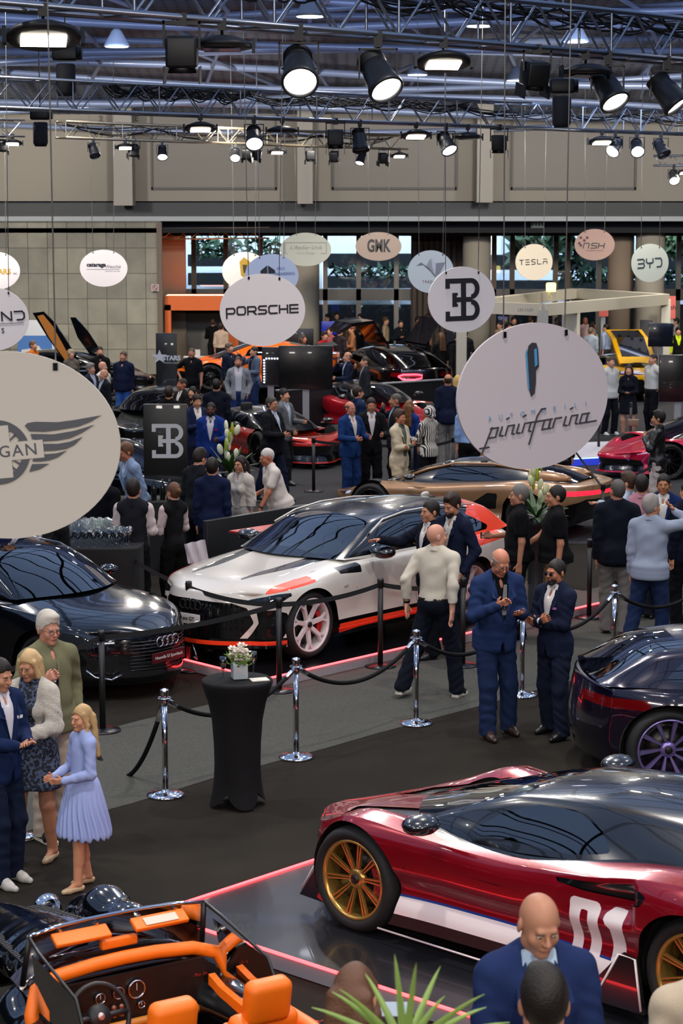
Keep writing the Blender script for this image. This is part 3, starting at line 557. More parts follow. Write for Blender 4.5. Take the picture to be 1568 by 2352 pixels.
def m_cata(r, T):
    q = MB(); strokes(q, [[(-.46, -.03), (.42, -.03)]], .008, T); put_art(r, q, mat('ink_rule', '#55555a', .6), 'rule'); q = MB(); text_mesh(q, 'Fracchia', .12, T @ Matrix.Translation((.26, .04, 0)), .002, shear=.4); text_mesh(q, 'INTERIOR CULTURE', .045, T @ Matrix.Translation((.24, -.085, 0)), .001, bold=-.0005); put_art(r, q, mat('ink_script2', '#44444c', .6), 'small_lettering')
def m_shield(r, T): q = MB(); flat(q, [(-.14, .24), (-.02, .36), (.14, .24), (.10, -.12), (.0, -.2), (-.10, -.12)], T); put_art(r, q, mat('gold_ink', '#b08a1c', .5), 'emblem'); q = MB(); flat(q, [(-.06, .16), (.06, .16), (.03, -.06), (-.03, -.06)], T, .005); put_art(r, q, mat('ink_brown', '#3a2c10', .6), 'emblem_figure')
def a_pro(r, T, w, h):
    q = MB(); flat(q, [(-.26, .05), (-.26, .12), (-.10, .24), (-.10, .05)], T); flat(q, [(-.08, .05), (-.08, .24), (.08, .12), (.08, .05)], T); put_art(r, q, M_INK, 'emblem'); q = MB(); text_mesh(q, 'PRO', .10, T @ Matrix.Translation((.22, .15, 0)), .002, bold=-.001, align='CENTER'); text_mesh(q, 'ENGINEERING', .10, T @ Matrix.Translation((.30, .03, 0)), .002, bold=-.001, sx=.75); put_art(r, q, mat('ink_blue2', '#3a5a8a', .6))
def a_tredi(r, T, w, h):
    for pts, c_ in (([(-.22, .20), (.0, .0), (.08, -.10), (.12, -.12), (-.05, .10)], '#5a5c62'), ([(-.10, .16), (.0, .32), (.04, .10), (.10, -.10)], '#8c8e94'), ([(.0, .32), (.12, .20), (.10, -.10), (.04, .10)], '#b0b2b8'), ([(.12, .20), (.34, .22), (.22, -.02), (.10, -.12)], '#7a7c84'), ([(-.34, .14), (-.22, .22), (-.18, .16), (-.26, .15)], '#6a6c72')):
        q = MB(); flat(q, pts, T); put_art(r, q, mat('ink_' + c_, c_, .4, .4), 'emblem_facet')
    q = MB(); text_mesh(q, 'TREDIMO', .085, T @ Matrix.Translation((.02, -.24, 0)), .002, spacing=1.3); put_art(r, q, mat('ink_plum', '#6a2a3a', .6))
def a_nsh(r, T, w, h):
    q = MB()
    for x, y in ((-.40, .20), (-.30, .12), (-.22, .20), (-.44, .04), (-.40, -.02)): flat(q, [(x - .035, y - .035), (x + .035, y - .035), (x + .035, y + .035), (x - .035, y + .035)], T)
    put_art(r, q, mat('ink_maroon', '#4a1420', .6), 'emblem'); q = MB(); word(q, 'n', -.33, -.10, .15, .14, .05, .028, T, .2); word(q, 'SH', -.11, -.10, .16, .14, .05, .028, T, .2); put_art(r, q, M_INK)
    q = MB(); text_mesh(q, 'LA REFERENCE SUR-MESURE', .042, T @ Matrix.Translation((0, -.17, 0)), .001); put_art(r, q, mat('ink_maroon', '#4a1420', .6), 'small_lettering')
def a_tesla(r, T, w, h): q = MB(); x = -.44; [word(q, ch, x + i * .18, -.06, .11, .13, 0, .022, T) for i, ch in enumerate('TeSLA')]; put_art(r, q, M_INK)
def a_byd(r, T, w, h): q = MB(); word(q, 'BYD', -.38, -.11, .20, .22, .07, .034, T); put_art(r, q, mat('ink_slate', '#2a3440', .6))
def a_nd(r, T, w, h):
    q = MB(); word(q, 'ND', .17, -.03, .15, .13, .05, .024, T); strokes(q, [[(-.5, -.08), (.50, -.08)]], .006, T); put_art(r, q, M_INK); q = MB(); text_mesh(q, 'S', .11, T @ Matrix.Translation((.17, -.19, 0)), .002); put_art(r, q, M_INK, 'small_lettering')
def a_atel(r, T, w, h):
    q = MB(); strokes(q, [[(-.55, -.12), (-.62, -.12), (-.62, .20), (.62, .20), (.62, -.12), (.45, -.12)]], .012, T); put_art(r, q, mat('ink_soft', '#5c5c58', .7), 'frame_line')
    q = MB(); text_mesh(q, "L'Atelier Unik", .17, T @ Matrix.Translation((0, .05, 0)), .002, shear=.35, bold=-.002); text_mesh(q, 'Cars Design', .11, T @ Matrix.Translation((0, -.11, 0)), .002, shear=.3, bold=-.002); put_art(r, q, mat('ink_soft', '#5c5c58', .7))
sign('large round white sign at the left edge with a grey winged emblem', 19, 1023, 512, 434, a_wings, 0, 0, wires=(.26,), spread=.9, col=mat('board_warm_grey', '#bdb5a9', .7))  # plain warm grey board colour
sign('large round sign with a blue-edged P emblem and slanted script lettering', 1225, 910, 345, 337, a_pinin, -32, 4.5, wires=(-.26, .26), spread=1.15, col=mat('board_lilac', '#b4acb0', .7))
sign('white oval sign with wide squared seven-letter name in front of two others', 603, 712, 195, 165, a_porsche, -18, 1.5, wires=(-.20, .24), spread=1.5)
sign('round white sign with a bold reversed E and B emblem', 1060, 688, 153, 150, a_eb, -25, 1)
sign('white oval sign cut by the frame edge with two squared capital letters', -20, 733, 170, 146, a_nd, 0, 3)
sign('small round sign at the left edge with gold letters', -10, 622, 110, 86, a_text('STARS', .20, '#c8a020', -.03, bold=.006, dx=.13, more=lambda r, T: (lambda q: (text_mesh(q, 'MC', .08, T @ Matrix.Translation((.52, -.08, 0)), .002), put_art(r, q, mat('ink_soft', '#5c5c58', .7), 'small_lettering')))(MB())))
sign('small white oval sign hanging before the stone wall', 238, 616, 108, 84, a_text('cataraga', .15, '#22222c', .09, sx=1.05, bold=.008, dx=-.2, more=m_cata))
sign('round cream sign with a gold shield, half covered by the others', 562, 622, 104, 86, a_text(' ', .1, more=m_shield), col=mat('board_cream', '#e0dcd0', .65))
sign('pale blue round sign with a black roof-like emblem behind the white oval one', 624, 633, 122, 98, a_pro, 0, 2, col=mat('board_blue', '#b4bccb', .65))
sign('faint grey-green oval sign with handwritten lettering', 702, 573, 116, 76, a_atel, 0, 0, col=mat('board_green', '#a9aba0', .7))
sign('shaded brown oval sign with three bold black capital letters', 869, 566, 105, 65, a_text('GMK', .50, '#17171a', 0, sx=.62, bold=.019), 0, 0, H_=.84, col=mat('board_brown_dimmed', '#82736a', .7))  # dimness of this unlit sign is put into the board colour
sign('pale round sign with a folded silver emblem behind the reversed-E one', 989, 624, 105, 97, a_tredi, 0, 0, col=mat('board_mist', '#b4bcba', .65))
sign('small cream round sign with five spaced capital letters', 1226, 602, 84, 82, a_tesla, -20, 2, col=mat('board_sand', '#cfc3ae', .65))
sign('small brown round sign with checkered squares and letters', 1365, 562, 91, 71, a_nsh, 0, 0, H_=.9, col=mat('board_tan', '#957a70', .7))
sign('small pale green round sign with three outlined letters at the right', 1492, 604, 84, 87, a_byd, -25, 3, col=mat('board_pale', '#b3bab0', .65))
# ------------------------------------------------------------------ people: one smooth surface per body and garment
class Field:
    def __init__(s, lo, hi, h):
        s.h = h; s.lo = np.array(lo, dtype=np.float32); n = np.ceil((np.array(hi) - s.lo) / h).astype(int) + 1
        s.n = n; s.f = np.full(tuple(n), .2, dtype=np.float32)
        s.ax = [s.lo[i] + h * np.arange(n[i], dtype=np.float32) for i in range(3)]
    def sl(s, lo, hi):
        a = np.clip(np.floor((np.array(lo) - s.lo) / s.h).astype(int), 0, s.n); b = np.clip(np.ceil((np.array(hi) - s.lo) / s.h).astype(int) + 1, 0, s.n)
        if (b <= a).any(): return None, None
        S = tuple(slice(a[i], b[i]) for i in range(3))
        return S, np.meshgrid(*[s.ax[i][S[i]] for i in range(3)], indexing='ij', sparse=True)
    def put(s, S, d, k):
        a = s.f[S]; d = d.astype(np.float32)
        if k > 0:
            h = np.maximum(k - np.abs(a - d), 0) / k; s.f[S] = np.minimum(a, d) - h * h * k * .25
        else: s.f[S] = np.minimum(a, d)
    def cone(s, a, b, ra, rb, k=.025, wr=0.):
        a = np.array(a, dtype=np.float32); b = np.array(b, dtype=np.float32); m = max(ra, rb) + k + 2 * s.h + .01
        S, g = s.sl(np.minimum(a, b) - m, np.maximum(a, b) + m)
        if S is None: return
        X, Y, Z = g; v = b - a; L2 = float(v @ v) + 1e-9
        t = np.clip(((X - a[0]) * v[0] + (Y - a[1]) * v[1] + (Z - a[2]) * v[2]) / L2, 0, 1)
        d = np.sqrt((X - a[0] - t * v[0])**2 + (Y - a[1] - t * v[1])**2 + (Z - a[2] - t * v[2])**2) - (ra + (rb - ra) * t)
        if wr: d = d + wr * (np.sin(19 * X + 34 * Z + 3.1 * np.sin(13 * Y + 7 * Z + 5 * X)) * np.sin(21 * Y - 17 * Z + 2.3 * np.sin(15 * X + 4 * Z)) + .45 * np.sin(47 * Z + 29 * X + 4 * np.sin(19 * Y + 11 * Z)))
        s.put(S, d, k)
    def ell(s, c, r, R=None, k=.03, wr=0., sub=False):
        c = np.array(c, dtype=np.float32); r = np.array(r, dtype=np.float32); m = float(r.max()) + k + 2 * s.h + .01
        S, g = s.sl(c - m, c + m)
        if S is None: return
        X, Y, Z = g[0] - c[0], g[1] - c[1], g[2] - c[2]
        if R is not None:
            R = np.array(R); X, Y, Z = (X * R[0][0] + Y * R[1][0] + Z * R[2][0], X * R[0][1] + Y * R[1][1] + Z * R[2][1], X * R[0][2] + Y * R[1][2] + Z * R[2][2])
        k0 = np.sqrt((X / r[0])**2 + (Y / r[1])**2 + (Z / r[2])**2); k1 = np.sqrt((X / r[0]**2)**2 + (Y / r[1]**2)**2 + (Z / r[2]**2)**2) + 1e-6
        d = k0 * (k0 - 1) / k1
        if wr: d = d + wr * (np.sin(14 * X + 22 * Z + 2.7 * np.sin(11 * Y + 9 * X)) * np.sin(17 * Y - 15 * Z + 2 * np.sin(13 * X)) + .4 * np.sin(41 * Z + 23 * X + 4 * np.sin(17 * Y)))
        if sub: s.f[S] = np.maximum(s.f[S], -d)
        else: s.put(S, d, k)
    def cut(s, lo, hi, fn):                              # keep where fn(x,y,z) <= 0
        S, g = s.sl(lo, hi)
        if S is None: return
        s.f[S] = np.maximum(s.f[S], fn(*g))
    def mesh(s):
        f = s.f; f[0] = f[-1] = .1; f[:, 0] = f[:, -1] = .1; f[:, :, 0] = f[:, :, -1] = .1
        ins = f < 0; c = ins[:-1, :-1, :-1].astype(np.int8)
        for i in (0, 1):
            for j in (0, 1):
                for k in (0, 1):
                    if i or j or k: c += ins[i:f.shape[0] - 1 + i, j:f.shape[1] - 1 + j, k:f.shape[2] - 1 + k]
        act = (c > 0) & (c < 8); idx = np.argwhere(act); n = len(idx)
        if n == 0: return np.zeros((0, 3)), np.zeros((0, 4), int)
        cor = np.array([(i, j, k) for i in (0, 1) for j in (0, 1) for k in (0, 1)])
        val = np.stack([f[idx[:, 0] + o[0], idx[:, 1] + o[1], idx[:, 2] + o[2]] for o in cor], 1)
        acc = np.zeros((n, 3)); cnt = np.zeros(n)
        for a in range(8):
            for b in range(a + 1, 8):
                if np.abs(cor[a] - cor[b]).sum() != 1: continue
                va, vb = val[:, a], val[:, b]; m = (va < 0) != (vb < 0); t = np.where(m, va / np.where(m, va - vb, 1), 0)
                acc += m[:, None] * (cor[a] + t[:, None] * (cor[b] - cor[a])); cnt += m
        V = s.lo + (idx + acc / cnt[:, None]) * s.h
        num = np.full(act.shape, -1, dtype=np.int64); num[act] = np.arange(n); Q = []
        for ax in range(3):
            o = [(0, 0, 0)] * 4; b, c2 = (ax + 1) % 3, (ax + 2) % 3
            lo = [slice(None)] * 3; hi = [slice(None)] * 3; lo[ax] = slice(None, -1); hi[ax] = slice(1, None)
            A, B = ins[tuple(lo)], ins[tuple(hi)]; e = np.argwhere(A != B); fl = A[tuple(e.T)]
            e2 = []
            for (db, dc) in ((0, 0), (-1, 0), (-1, -1), (0, -1)):
                q = e.copy(); q[:, b] += db; q[:, c2] += dc; e2.append(num[tuple(q.T)])
            q = np.stack(e2, 1); q[~fl] = q[~fl][:, ::-1]; Q.append(q)
        return V, np.concatenate(Q)

_fab = fab
def fab(c): return MATS['leopard'] if c == 'leopard' else stripes('zigzag_cloth', '#cfc8bc', '#101010', 60) if c == 'stripes' else stripes('print_cloth', '#c0b4b4', '#8a7f86', 20) if c == 'print' else _fab(c)
def rot3(ax, deg): return np.array(Matrix.Rotation(math.radians(deg), 3, ax))
def ik(S, T, l1, l2, pole):                              # elbow or knee for a two-bone limb, and the reached end
    S = np.array(S, float); T = np.array(T, float); d = T - S; L = np.linalg.norm(d); Lm = (l1 + l2) * .995
    if L > Lm: d = d / L * Lm; T = S + d; L = Lm
    u = d / L; x = (l1 * l1 - l2 * l2 + L * L) / (2 * L); h = math.sqrt(max(l1 * l1 - x * x, 0))
    p = np.array(pole, float); p = p - (p @ u) * u; p = p / (np.linalg.norm(p) + 1e-9)
    return S + u * x + p * h, T
# arm poses: wrist target as (outward, forward, up) from the shoulder, elbow pole (outward, forward, up), finger direction and palm normal in the same frame, curl
ARMS = {
    'down': ((.035, .0, -.538), (.2, -1, 0), (0, .1, -1), (-1, .1, 0), 22),
    'loose': ((.05, .08, -.52), (.4, -1, 0), (-.1, .3, -1), (-1, .2, 0), 28),
    'swing': ((.04, .18, -.50), (.3, -1, -.2), (0, .4, -1), (-1, .1, 0), 25),
    'back': ((.05, -.14, -.51), (.4, -1, 0), (0, -.2, -1), (-1, 0, 0), 25),
    'pocket': ((.03, .07, -.48), (.6, -1, 0), (-.25, .25, -1), (-1, .0, 0), 15),
    'phone': ((-.07, .27, -.22), (.5, -.5, -1), (-.75, .6, .25), (-.2, -.5, 1), 45),
    'hold': ((-.02, .30, -.27), (.5, -.4, -1), (-.5, 1, .1), (-1, -.2, .2), 50),
    'tab': ((-.12, .24, -.30), (.6, -.4, -1), (-.9, .5, .1), (-.2, -.4, 1), 35),
    'chest': ((-.10, .20, -.10), (.7, -.2, -1), (-.8, .3, .5), (-.4, -1, 0), 45),
    'glass': ((-.01, .27, -.13), (.7, -.1, -1), (-.3, .7, .6), (-1, -.1, 0), 60),
    'drink': ((-.06, .20, .06), (.9, .2, -.8), (-.5, .2, .8), (-.5, -1, 0), 60),
    'point': ((.10, .47, -.10), (.6, -.2, -1), (0.1, 1, .0), (-.3, 0, -1), -1),
    'reach': ((.02, .42, -.25), (.6, -.3, -1), (0, 1, -.1), (-.2, 0, -1), 20),
    'table': ((.05, .32, -.38), (.6, -.4, -.6), (-.2, 1, -.3), (0, 0, -1), 20),
    'fold_l': ((-.23, .19, -.28), (.8, -.3, -.8), (-1, .25, .25), (.1, -1, .1), 25),
    'fold_r': ((-.20, .23, -.24), (.8, -.3, -.8), (-1, .1, .5), (.1, -1, 0), 30),
    'head': ((.02, .14, .16), (1, .4, .1), (-.5, -.3, .8), (-.6, -.6, -.3), 40),
    'hip': ((.10, -.02, -.36), (1, -.5, 0), (-.5, .5, -.8), (-.6, .5, .3), 35),
    'clasp': ((-.13, .17, -.42), (.8, -.5, -.2), (-.7, .4, -.8), (0, -1, 0), 35),
    'behind': ((-.10, -.17, -.40), (.9, -.6, 0), (-.7, -.2, -.6), (0, 1, 0), 30),
    'wave': ((-.03, .26, -.03), (.7, 0, -1), (-.1, .1, 1), (-.6, -.8, 0), 38),
}
def hand(fd, W_, d, n, curl, s=1., k=.008):
    d = np.array(d, float); d /= np.linalg.norm(d); n = np.array(n, float); n = n - (n @ d) * d; n /= np.linalg.norm(n) + 1e-9
    a = np.cross(d, n); P = np.array(W_, float)
    for q in (-.026, -.009, .009, .026): fd.cone(P + a * q * .75 * s + d * .012 * s, P + a * q * s + d * .082 * s, .0155 * s, .0130 * s, .012)
    return P, a, d, n
def fingers(fd, P, a, d, n, curl, side, s=1.):
    for i, (q, L) in enumerate(((-.030, .066), (-.010, .074), (.010, .070), (.029, .055))):
        cu = curl if curl >= 0 else (3 if i == (0 if side > 0 else 3) else 62)
        b = P + a * q * s + d * .082 * s; v = d; r = .0088 * s
        for j, f in enumerate((.45, .3, .25)):
            an = math.radians(cu * (.7 if j == 0 else 1)); v = v * math.cos(an) + n * math.sin(an) if j == 0 else (v * math.cos(an) + np.cross(a, v) * (-math.sin(an)) * (1 if np.cross(a, v) @ n < 0 or True else -1))
            v = v / np.linalg.norm(v); e = b + v * L * f * s; fd.cone(b, e, r, r * .92, .004); b = e; r *= .93
    ts = -1 if side > 0 else 1
    b = P + a * .026 * ts * s + d * .022 * s; v = d * .75 + a * ts * .75 + n * .35; v /= np.linalg.norm(v); e = b + v * .036 * s; fd.cone(b, e, .0125 * s, .0105 * s, .010)
    v2 = d * .9 + a * ts * .25 + n * .5; v2 /= np.linalg.norm(v2); fd.cone(e, e + v2 * .030 * s, .0100 * s, .0085 * s, .005)

PEOPLE = []
def person(px, py, hgt, yaw, label, top='suit', tc='#1a2440', sc='#d8d4d4', bc='#15171c', shoe='#141212', skin='#b98467', hair='short', hc='#241a14',
           la='down', ra='down', lean=0., side=0., twist=0., hy=0., hp=0., feet=(0., 0.), b=1., belly=0., sex='m', tie=None, glasses=None, beard=None,
           loc=None, z0=0., gz=None, extra=(), stance=.0, open_=False, square=None, legs='trousers', q=1.0, seat=False, sole=None):
    """hgt is the standing height; (px, py) is the top of the head in the frame; yaw 0 faces the camera, 90 faces the frame's right side"""
    L0 = 1.75; sf = hgt / L0
    if loc is None:
        drop = lean * lean * .00007 * hgt
        p = G(px, py, z0 + hgt - drop); loc = (p.x, p.y, z0)
        if lean: yr = math.radians(yaw); loc = (p.x - math.sin(yr) * .012 * lean * sf, p.y + math.cos(yr) * .012 * lean * sf, z0)
    dist = math.hypot(loc[0], loc[1]); spx = F / max(dist, 4)
    hb = min(max(1.55 / spx, .0058), .019) * q; hcl = min(max(2.0 / spx, .008), .022) * q
    fem = sex == 'f'; wsh = (.155 if fem else .178) * (b * .5 + .5); wid = b * (.9 if fem else 1.)
    Rz = rot3('Z', twist); T = rot3('X', lean) @ rot3('Y', side) @ Rz
    piv = np.array([0, .0, .95])
    def t(p): return piv + T @ (np.array(p, float) - piv)
    tv = lambda v: T @ np.array(v, float)
    H = T @ rot3('Z', hy) @ rot3('X', hp); nk = t((0, .0, 1.535))
    def hd(p): return nk + H @ np.array(p, float)
    # skeleton
    J = {}
    for sd, pose in ((1, la), (-1, ra)):                  # +x is the person's left when facing -y
        if isinstance(pose, str): pose = ARMS[pose]
        w, pole, fd_, pn, cu = pose
        S = t((sd * wsh, .0, 1.415)); cv = lambda v: T @ np.array((v[0] * sd, -v[1], v[2]), float)
        E, Wr = ik(S, S + cv(w), .285, .255, cv(pole)); J[sd] = (S, E, Wr, cv(fd_), cv(pn), cu)
    LG = {}
    for sd, ft in ((1, feet[0]), (-1, feet[1])):
        fx, fy, fz = (ft if isinstance(ft, (tuple, list)) else (stance, ft, 0.))
        hip = np.array([sd * .088, 0, .90]); an = np.array([sd * (.10 + fx), -fy + .02, .085 + fz])
        K, A = ik(hip, an, .415, .408, (sd * .15, -1, 0)); LG[sd] = (hip, K, A, fz)
    def torso(fd, m, wr=0., lo=.86):
        w = wid
        fd.ell(t((0, -.005, 1.285)), ((.158 if not fem else .138) * w + m, .108 * w + m, .20), T, .05, wr)
        fd.cone(t((-wsh + .035, .01, 1.41)), t((wsh - .035, .01, 1.41)), .062 + m * .8, .062 + m * .8, .05)
        fd.ell(t((0, -.008 - belly * .5, 1.09)), ((.142 if not fem else .118) * w + belly * .4 + m, .105 * w + belly + m, .19), T, .06, wr)
        fd.ell(t((0, .008, .955)), ((.158 if not fem else .162) * w + m, .122 * w + m + belly * .3, .15), T * .5 + np.eye(3) * .5 if False else T, .05, wr)
        if fem and hgt > 1.45: [fd.ell(t((s_ * .062, -.088, 1.275)), (.052 + m, .05 + m, .052 + m), T, .04) for s_ in (-1, 1)]
        for s_ in (-1, 1): fd.cone(t((s_ * wsh * .8, .01, 1.43)), t((s_ * .045, .01, 1.50)), .042 + m, .045 + m * .6, .05)
    def arms(fd, m, frac=1., wr=0., r=(.050, .040, .029)):
        for sd in (1, -1):
            S, E, Wr = J[sd][:3]; g = 1. if not fem else .84
            r0, r1, r2 = r[0] * g * (b * .5 + .5) + m, r[1] * g + m, r[2] * g + m * .9
            if frac >= 1:
                fd.cone(S, E, r0, r1, .03, wr); fd.cone(E, Wr + (E - Wr) * .02, r1, r2, .025, wr)
            else: fd.cone(S, S + (E - S) * frac, r0, r1 + .012, .03, wr)
    def legsf(fd, m, wr=0., r=(.086, .060, .042), zend=None):
        for sd in (1, -1):
            hip, K, A, fz = LG[sd]; g = b * .4 + .6
            fd.cone(hip, K, r[0] * g + m, r[1] * g + m, .04, wr)
            if m < .005: fd.cone(K + (A - K) * .05 + np.array([0, .012, 0]), K + (A - K) * .5 + np.array([0, .014, 0]), .050 * g, .046 * g, .03); fd.cone(K, A, r[1] * g - .006, r[2], .03)
            else: fd.cone(K, A + np.array([0, .006, -.03]), r[1] * g + m, r[2] + m + .010, .03, wr)
    def mkf(fd, name, m, par):
        V, Q = fd.mesh()
        return mk(name, V, Q, m, par, True) if len(V) else None
    # ---- body: head, neck, trunk, arms, hands, legs
    lo = np.array([-.75, -.75, -.02]); hi = np.array([.75, .75, 1.85])
    pts = [J[s_][i] for s_ in (1, -1) for i in (0, 1, 2)] + [LG[s_][i] for s_ in (1, -1) for i in (0, 1, 2)] + [hd((0, 0, .1))]
    lo = np.min(pts, 0) - .26; hi = np.max(pts, 0) + .26; lo[2] = -.02; lo2 = lo.copy(); hi2 = hi.copy()
    fd = Field(lo, hi, hb)
    torso(fd, -.018); arms(fd, -.002); legsf(fd, 0.)
    fd.cone(t((0, .02, 1.44)), hd((0, .012, .02)), .052 * (.9 if fem else 1), .049 * (.88 if fem else 1), .03)
    fs = .94 if fem else 1.
    fd.ell(hd((0, .012, .115)), (.076 * fs, .096 * fs, .096), H, .02)
    fd.ell(hd((0, -.034, .050)), (.057 * fs, .062 * fs, .070), H, .03)
    fd.ell(hd((0, -.072, -.003)), (.026, .022, .020), H, .025)
    for s_ in (-1, 1):
        fd.ell(hd((s_ * .036, -.060, .062)), (.026, .026, .026), H, .02)
        fd.ell(hd((s_ * .050, -.012, .025)), (.018, .03, .028), H, .025)
    if hb < .012:
        fd.cone(hd((-.030, -.080, .112)), hd((.030, -.080, .112)), .013, .013, .012)
        for s_ in (-1, 1): fd.ell(hd((s_ * .031, -.102, .093)), (.015, .016, .010), H, sub=True)
        fd.cone(hd((0, -.092, .100)), hd((0, -.112, .066)), .007, .0125, .010)
        for s_ in (-1, 1): fd.ell(hd((s_ * .011, -.103, .062)), (.008, .009, .007), H, .006)
        fd.ell(hd((0, -.090, .036)), (.024, .013, .010), H, .008); fd.ell(hd((0, -.094, .030)), (.020, .010, .006), H, .004)
        for s_ in (-1, 1): fd.ell(hd((s_ * .078 * fs, .012, .082)), (.010, .022, .032), H @ rot3('Z', s_ * 20), .008)
    else: fd.cone(hd((0, -.092, .100)), hd((0, -.112, .066)), .010, .015, .010); [fd.ell(hd((s_ * .078, .012, .082)), (.012, .024, .032), H, .008) for s_ in (-1, 1)]
    for sd in (1, -1):
        S, E, Wr, dv, pn, cu = J[sd]; g = .88 if fem else 1.
        P, a, d, n = hand(fd, Wr, dv, pn, cu, g); fingers(fd, P, a, d, n, cu, sd, g)
        hip, K, A, fz = LG[sd]; fd.cone(A, A + np.array([0, -.10, -.050]), .030, .022, .02); fd.cone(A, A + np.array([0, .03, -.045]), .030, .028, .02)
        J[sd] = J[sd] + (P, a, d, n)
    body = mkf(fd, 'person', skinm(skin), None)
    # ---- hair
    if hair not in (None, 'bald'):
        hm = mat('hair_' + hc, hc, .55, bump=(110, .28), spec=.3) if hair != 'scarf' else stripes('striped_cloth', '#d8d2cc', '#141414', 55); th = {'short': .008, 'crop': .004, 'full': .013, 'ring': .005}.get(hair, .012); tz_ = {'short': .012, 'crop': .004, 'full': .024, 'ring': .0}.get(hair, .010)
        fh = Field(hd((0, 0, .1)) - .26 - (.3 if hair in ('long',) else 0.), hd((0, 0, .1)) + .26, max(hb, .007))
        fh.ell(hd((0, .014, .116 + tz_ * .4)), (.075 * fs + th * .75, .094 * fs + th, .096 + th * .5 + tz_ * .6), H, .01, .0025)
        if hair == 'full': fh.ell(hd((.012, -.035, .200)), (.050, .055, .026), H, .03, .006)
        nrm = np.array([0, .80, .60]); p0 = np.array([0, -.078, .158])
        Hi = H.T; n3 = H @ nrm; c3 = hd(p0)
        fh.cut(fh.lo, fh.lo + fh.n * fh.h, lambda X, Y, Z: -((X - c3[0]) * n3[0] + (Y - c3[1]) * n3[1] + (Z - c3[2]) * n3[2]) + (.007 if sex == 'm' else .0) * np.sin(85 * X + 40 * Z) * np.sin(60 * X - 20 * Y) - .05 * np.clip(np.abs((X - c3[0]) * H[0][0] + (Y - c3[1]) * H[1][0] + (Z - c3[2]) * H[2][0]) - .055, 0, .02))
        n4 = H @ np.array([0, 0, 1.]); c4 = hd((0, 0, .02 if hair != 'ring' else .04))
        fh.cut(fh.lo, fh.lo + fh.n * fh.h, lambda X, Y, Z: -((X - c4[0]) * n4[0] + (Y - c4[1]) * n4[1] + (Z - c4[2]) * n4[2]))
        if hair == 'ring':
            c5 = hd((0, 0, .145)); fh.cut(fh.lo, fh.lo + fh.n * fh.h, lambda X, Y, Z: ((X - c5[0]) * n4[0] + (Y - c5[1]) * n4[1] + (Z - c5[2]) * n4[2]))
        if hair == 'scarf': fh.ell(hd((0, .03, .125)), (.098, .115, .105), H, .02); fh.ell(hd((.0, .12, .05)), (.04, .05, .04), H, .02)
        if hair == 'bun': fh.ell(hd((0, .125, .12)), (.034, .034, .034), H, .015, .003)
        if hair == 'bob':
            for s_ in (-1, 1): fh.cone(hd((s_ * .066, -.035, .14)), hd((s_ * .078, -.028, .015)), .020, .024, .02, .002); fh.cone(hd((s_ * .06, .04, .12)), hd((s_ * .064, .04, .0)), .035, .036, .03, .002)
            fh.cone(hd((0, .08, .10)), hd((0, .075, .01)), .04, .04, .03)
        if hair == 'long':
            for s_ in (-1, 1):
                fh.cone(hd((s_ * .064, -.03, .14)), hd((s_ * .080, .0, .03)), .018, .022, .02, .002)
                fh.cone(hd((s_ * .080, .0, .03)), t((s_ * .105, -.02, 1.34)), .022, .026, .02, .003)
            for x_ in (-.06, -.02, .02, .06): fh.cone(hd((x_, .085, .10)), t((x_ * 1.3, .115, 1.28)), .034, .026, .03, .003)
        if hair == 'curly':
            rr = random.Random(3)
            for _ in range(26):
                a1, a2 = rr.uniform(0, 6.28), rr.uniform(0, 1.5); fh.ell(hd((.085 * math.cos(a1) * math.cos(a2 * .9), .03 + .095 * math.sin(a1) * math.cos(a2 * .9), .10 + .10 * math.sin(a2))), (.035, .035, .035), H, .01)
        mkf(fh, 'hair', hm, body)
    if beard:
        fb = Field(hd((0, -.03, .03)) - .12, hd((0, -.03, .03)) + .12, max(hb, .006))
        fb.ell(hd((0, -.034, .046)), (.061, .066, .072), H, .02); fb.ell(hd((0, -.074, -.003)), (.031, .027, .025), H, .02)
        n4 = H @ np.array([0, .25, 1.]); c4 = hd((0, -.09, .046)); fb.cut(fb.lo, fb.lo + fb.n * fb.h, lambda X, Y, Z: ((X - c4[0]) * n4[0] + (Y - c4[1]) * n4[1] + (Z - c4[2]) * n4[2]))
        n5 = H @ np.array([0, 1., 0]); c5 = hd((0, -.0, 0)); fb.cut(fb.lo, fb.lo + fb.n * fb.h, lambda X, Y, Z: ((X - c5[0]) * n5[0] + (Y - c5[1]) * n5[1] + (Z - c5[2]) * n5[2]))
        mkf(fb, 'beard', mat('hair_' + beard, beard, .6, bump=(260, .8)), body)
    M4 = Matrix.Translation(Vector(nk)) @ Matrix(H.tolist()).to_4x4()
    if hb < .010:
        e = MB(); ir = MB(); br = MB()
        for s_ in (-1, 1):
            e.ball((s_ * .031, -.0875, .0935), (.0115, .0060, .0052), 10, M4); ir.ball((s_ * .031, -.0915, .0935), (.0052, .0034, .0048), 8, M4)
            br.tube([(s_ * .018, -.096, .110), (s_ * .032, -.097, .114), (s_ * .048, -.086, .109)], [.0028, .0034, .002], 5, M4)
        e.build('eye', mat('eye_white', '#a89e96', .3), body); ir.build('iris', mat('iris', '#1c120c', .15), body)
        br.build('eyebrow', mat('brow_' + (hc if hc else 'n'), hc, .8), body)
        lp = MB(); lp.ball((0, -.1005, .0345), (.019, .0045, .0030), 10, M4); lp.ball((0, -.1000, .0285), (.016, .005, .0036), 10, M4)
        lp.build('lips', mat('lips', '#8a4a44' if sex == 'm' else '#9a4040', .45), body)
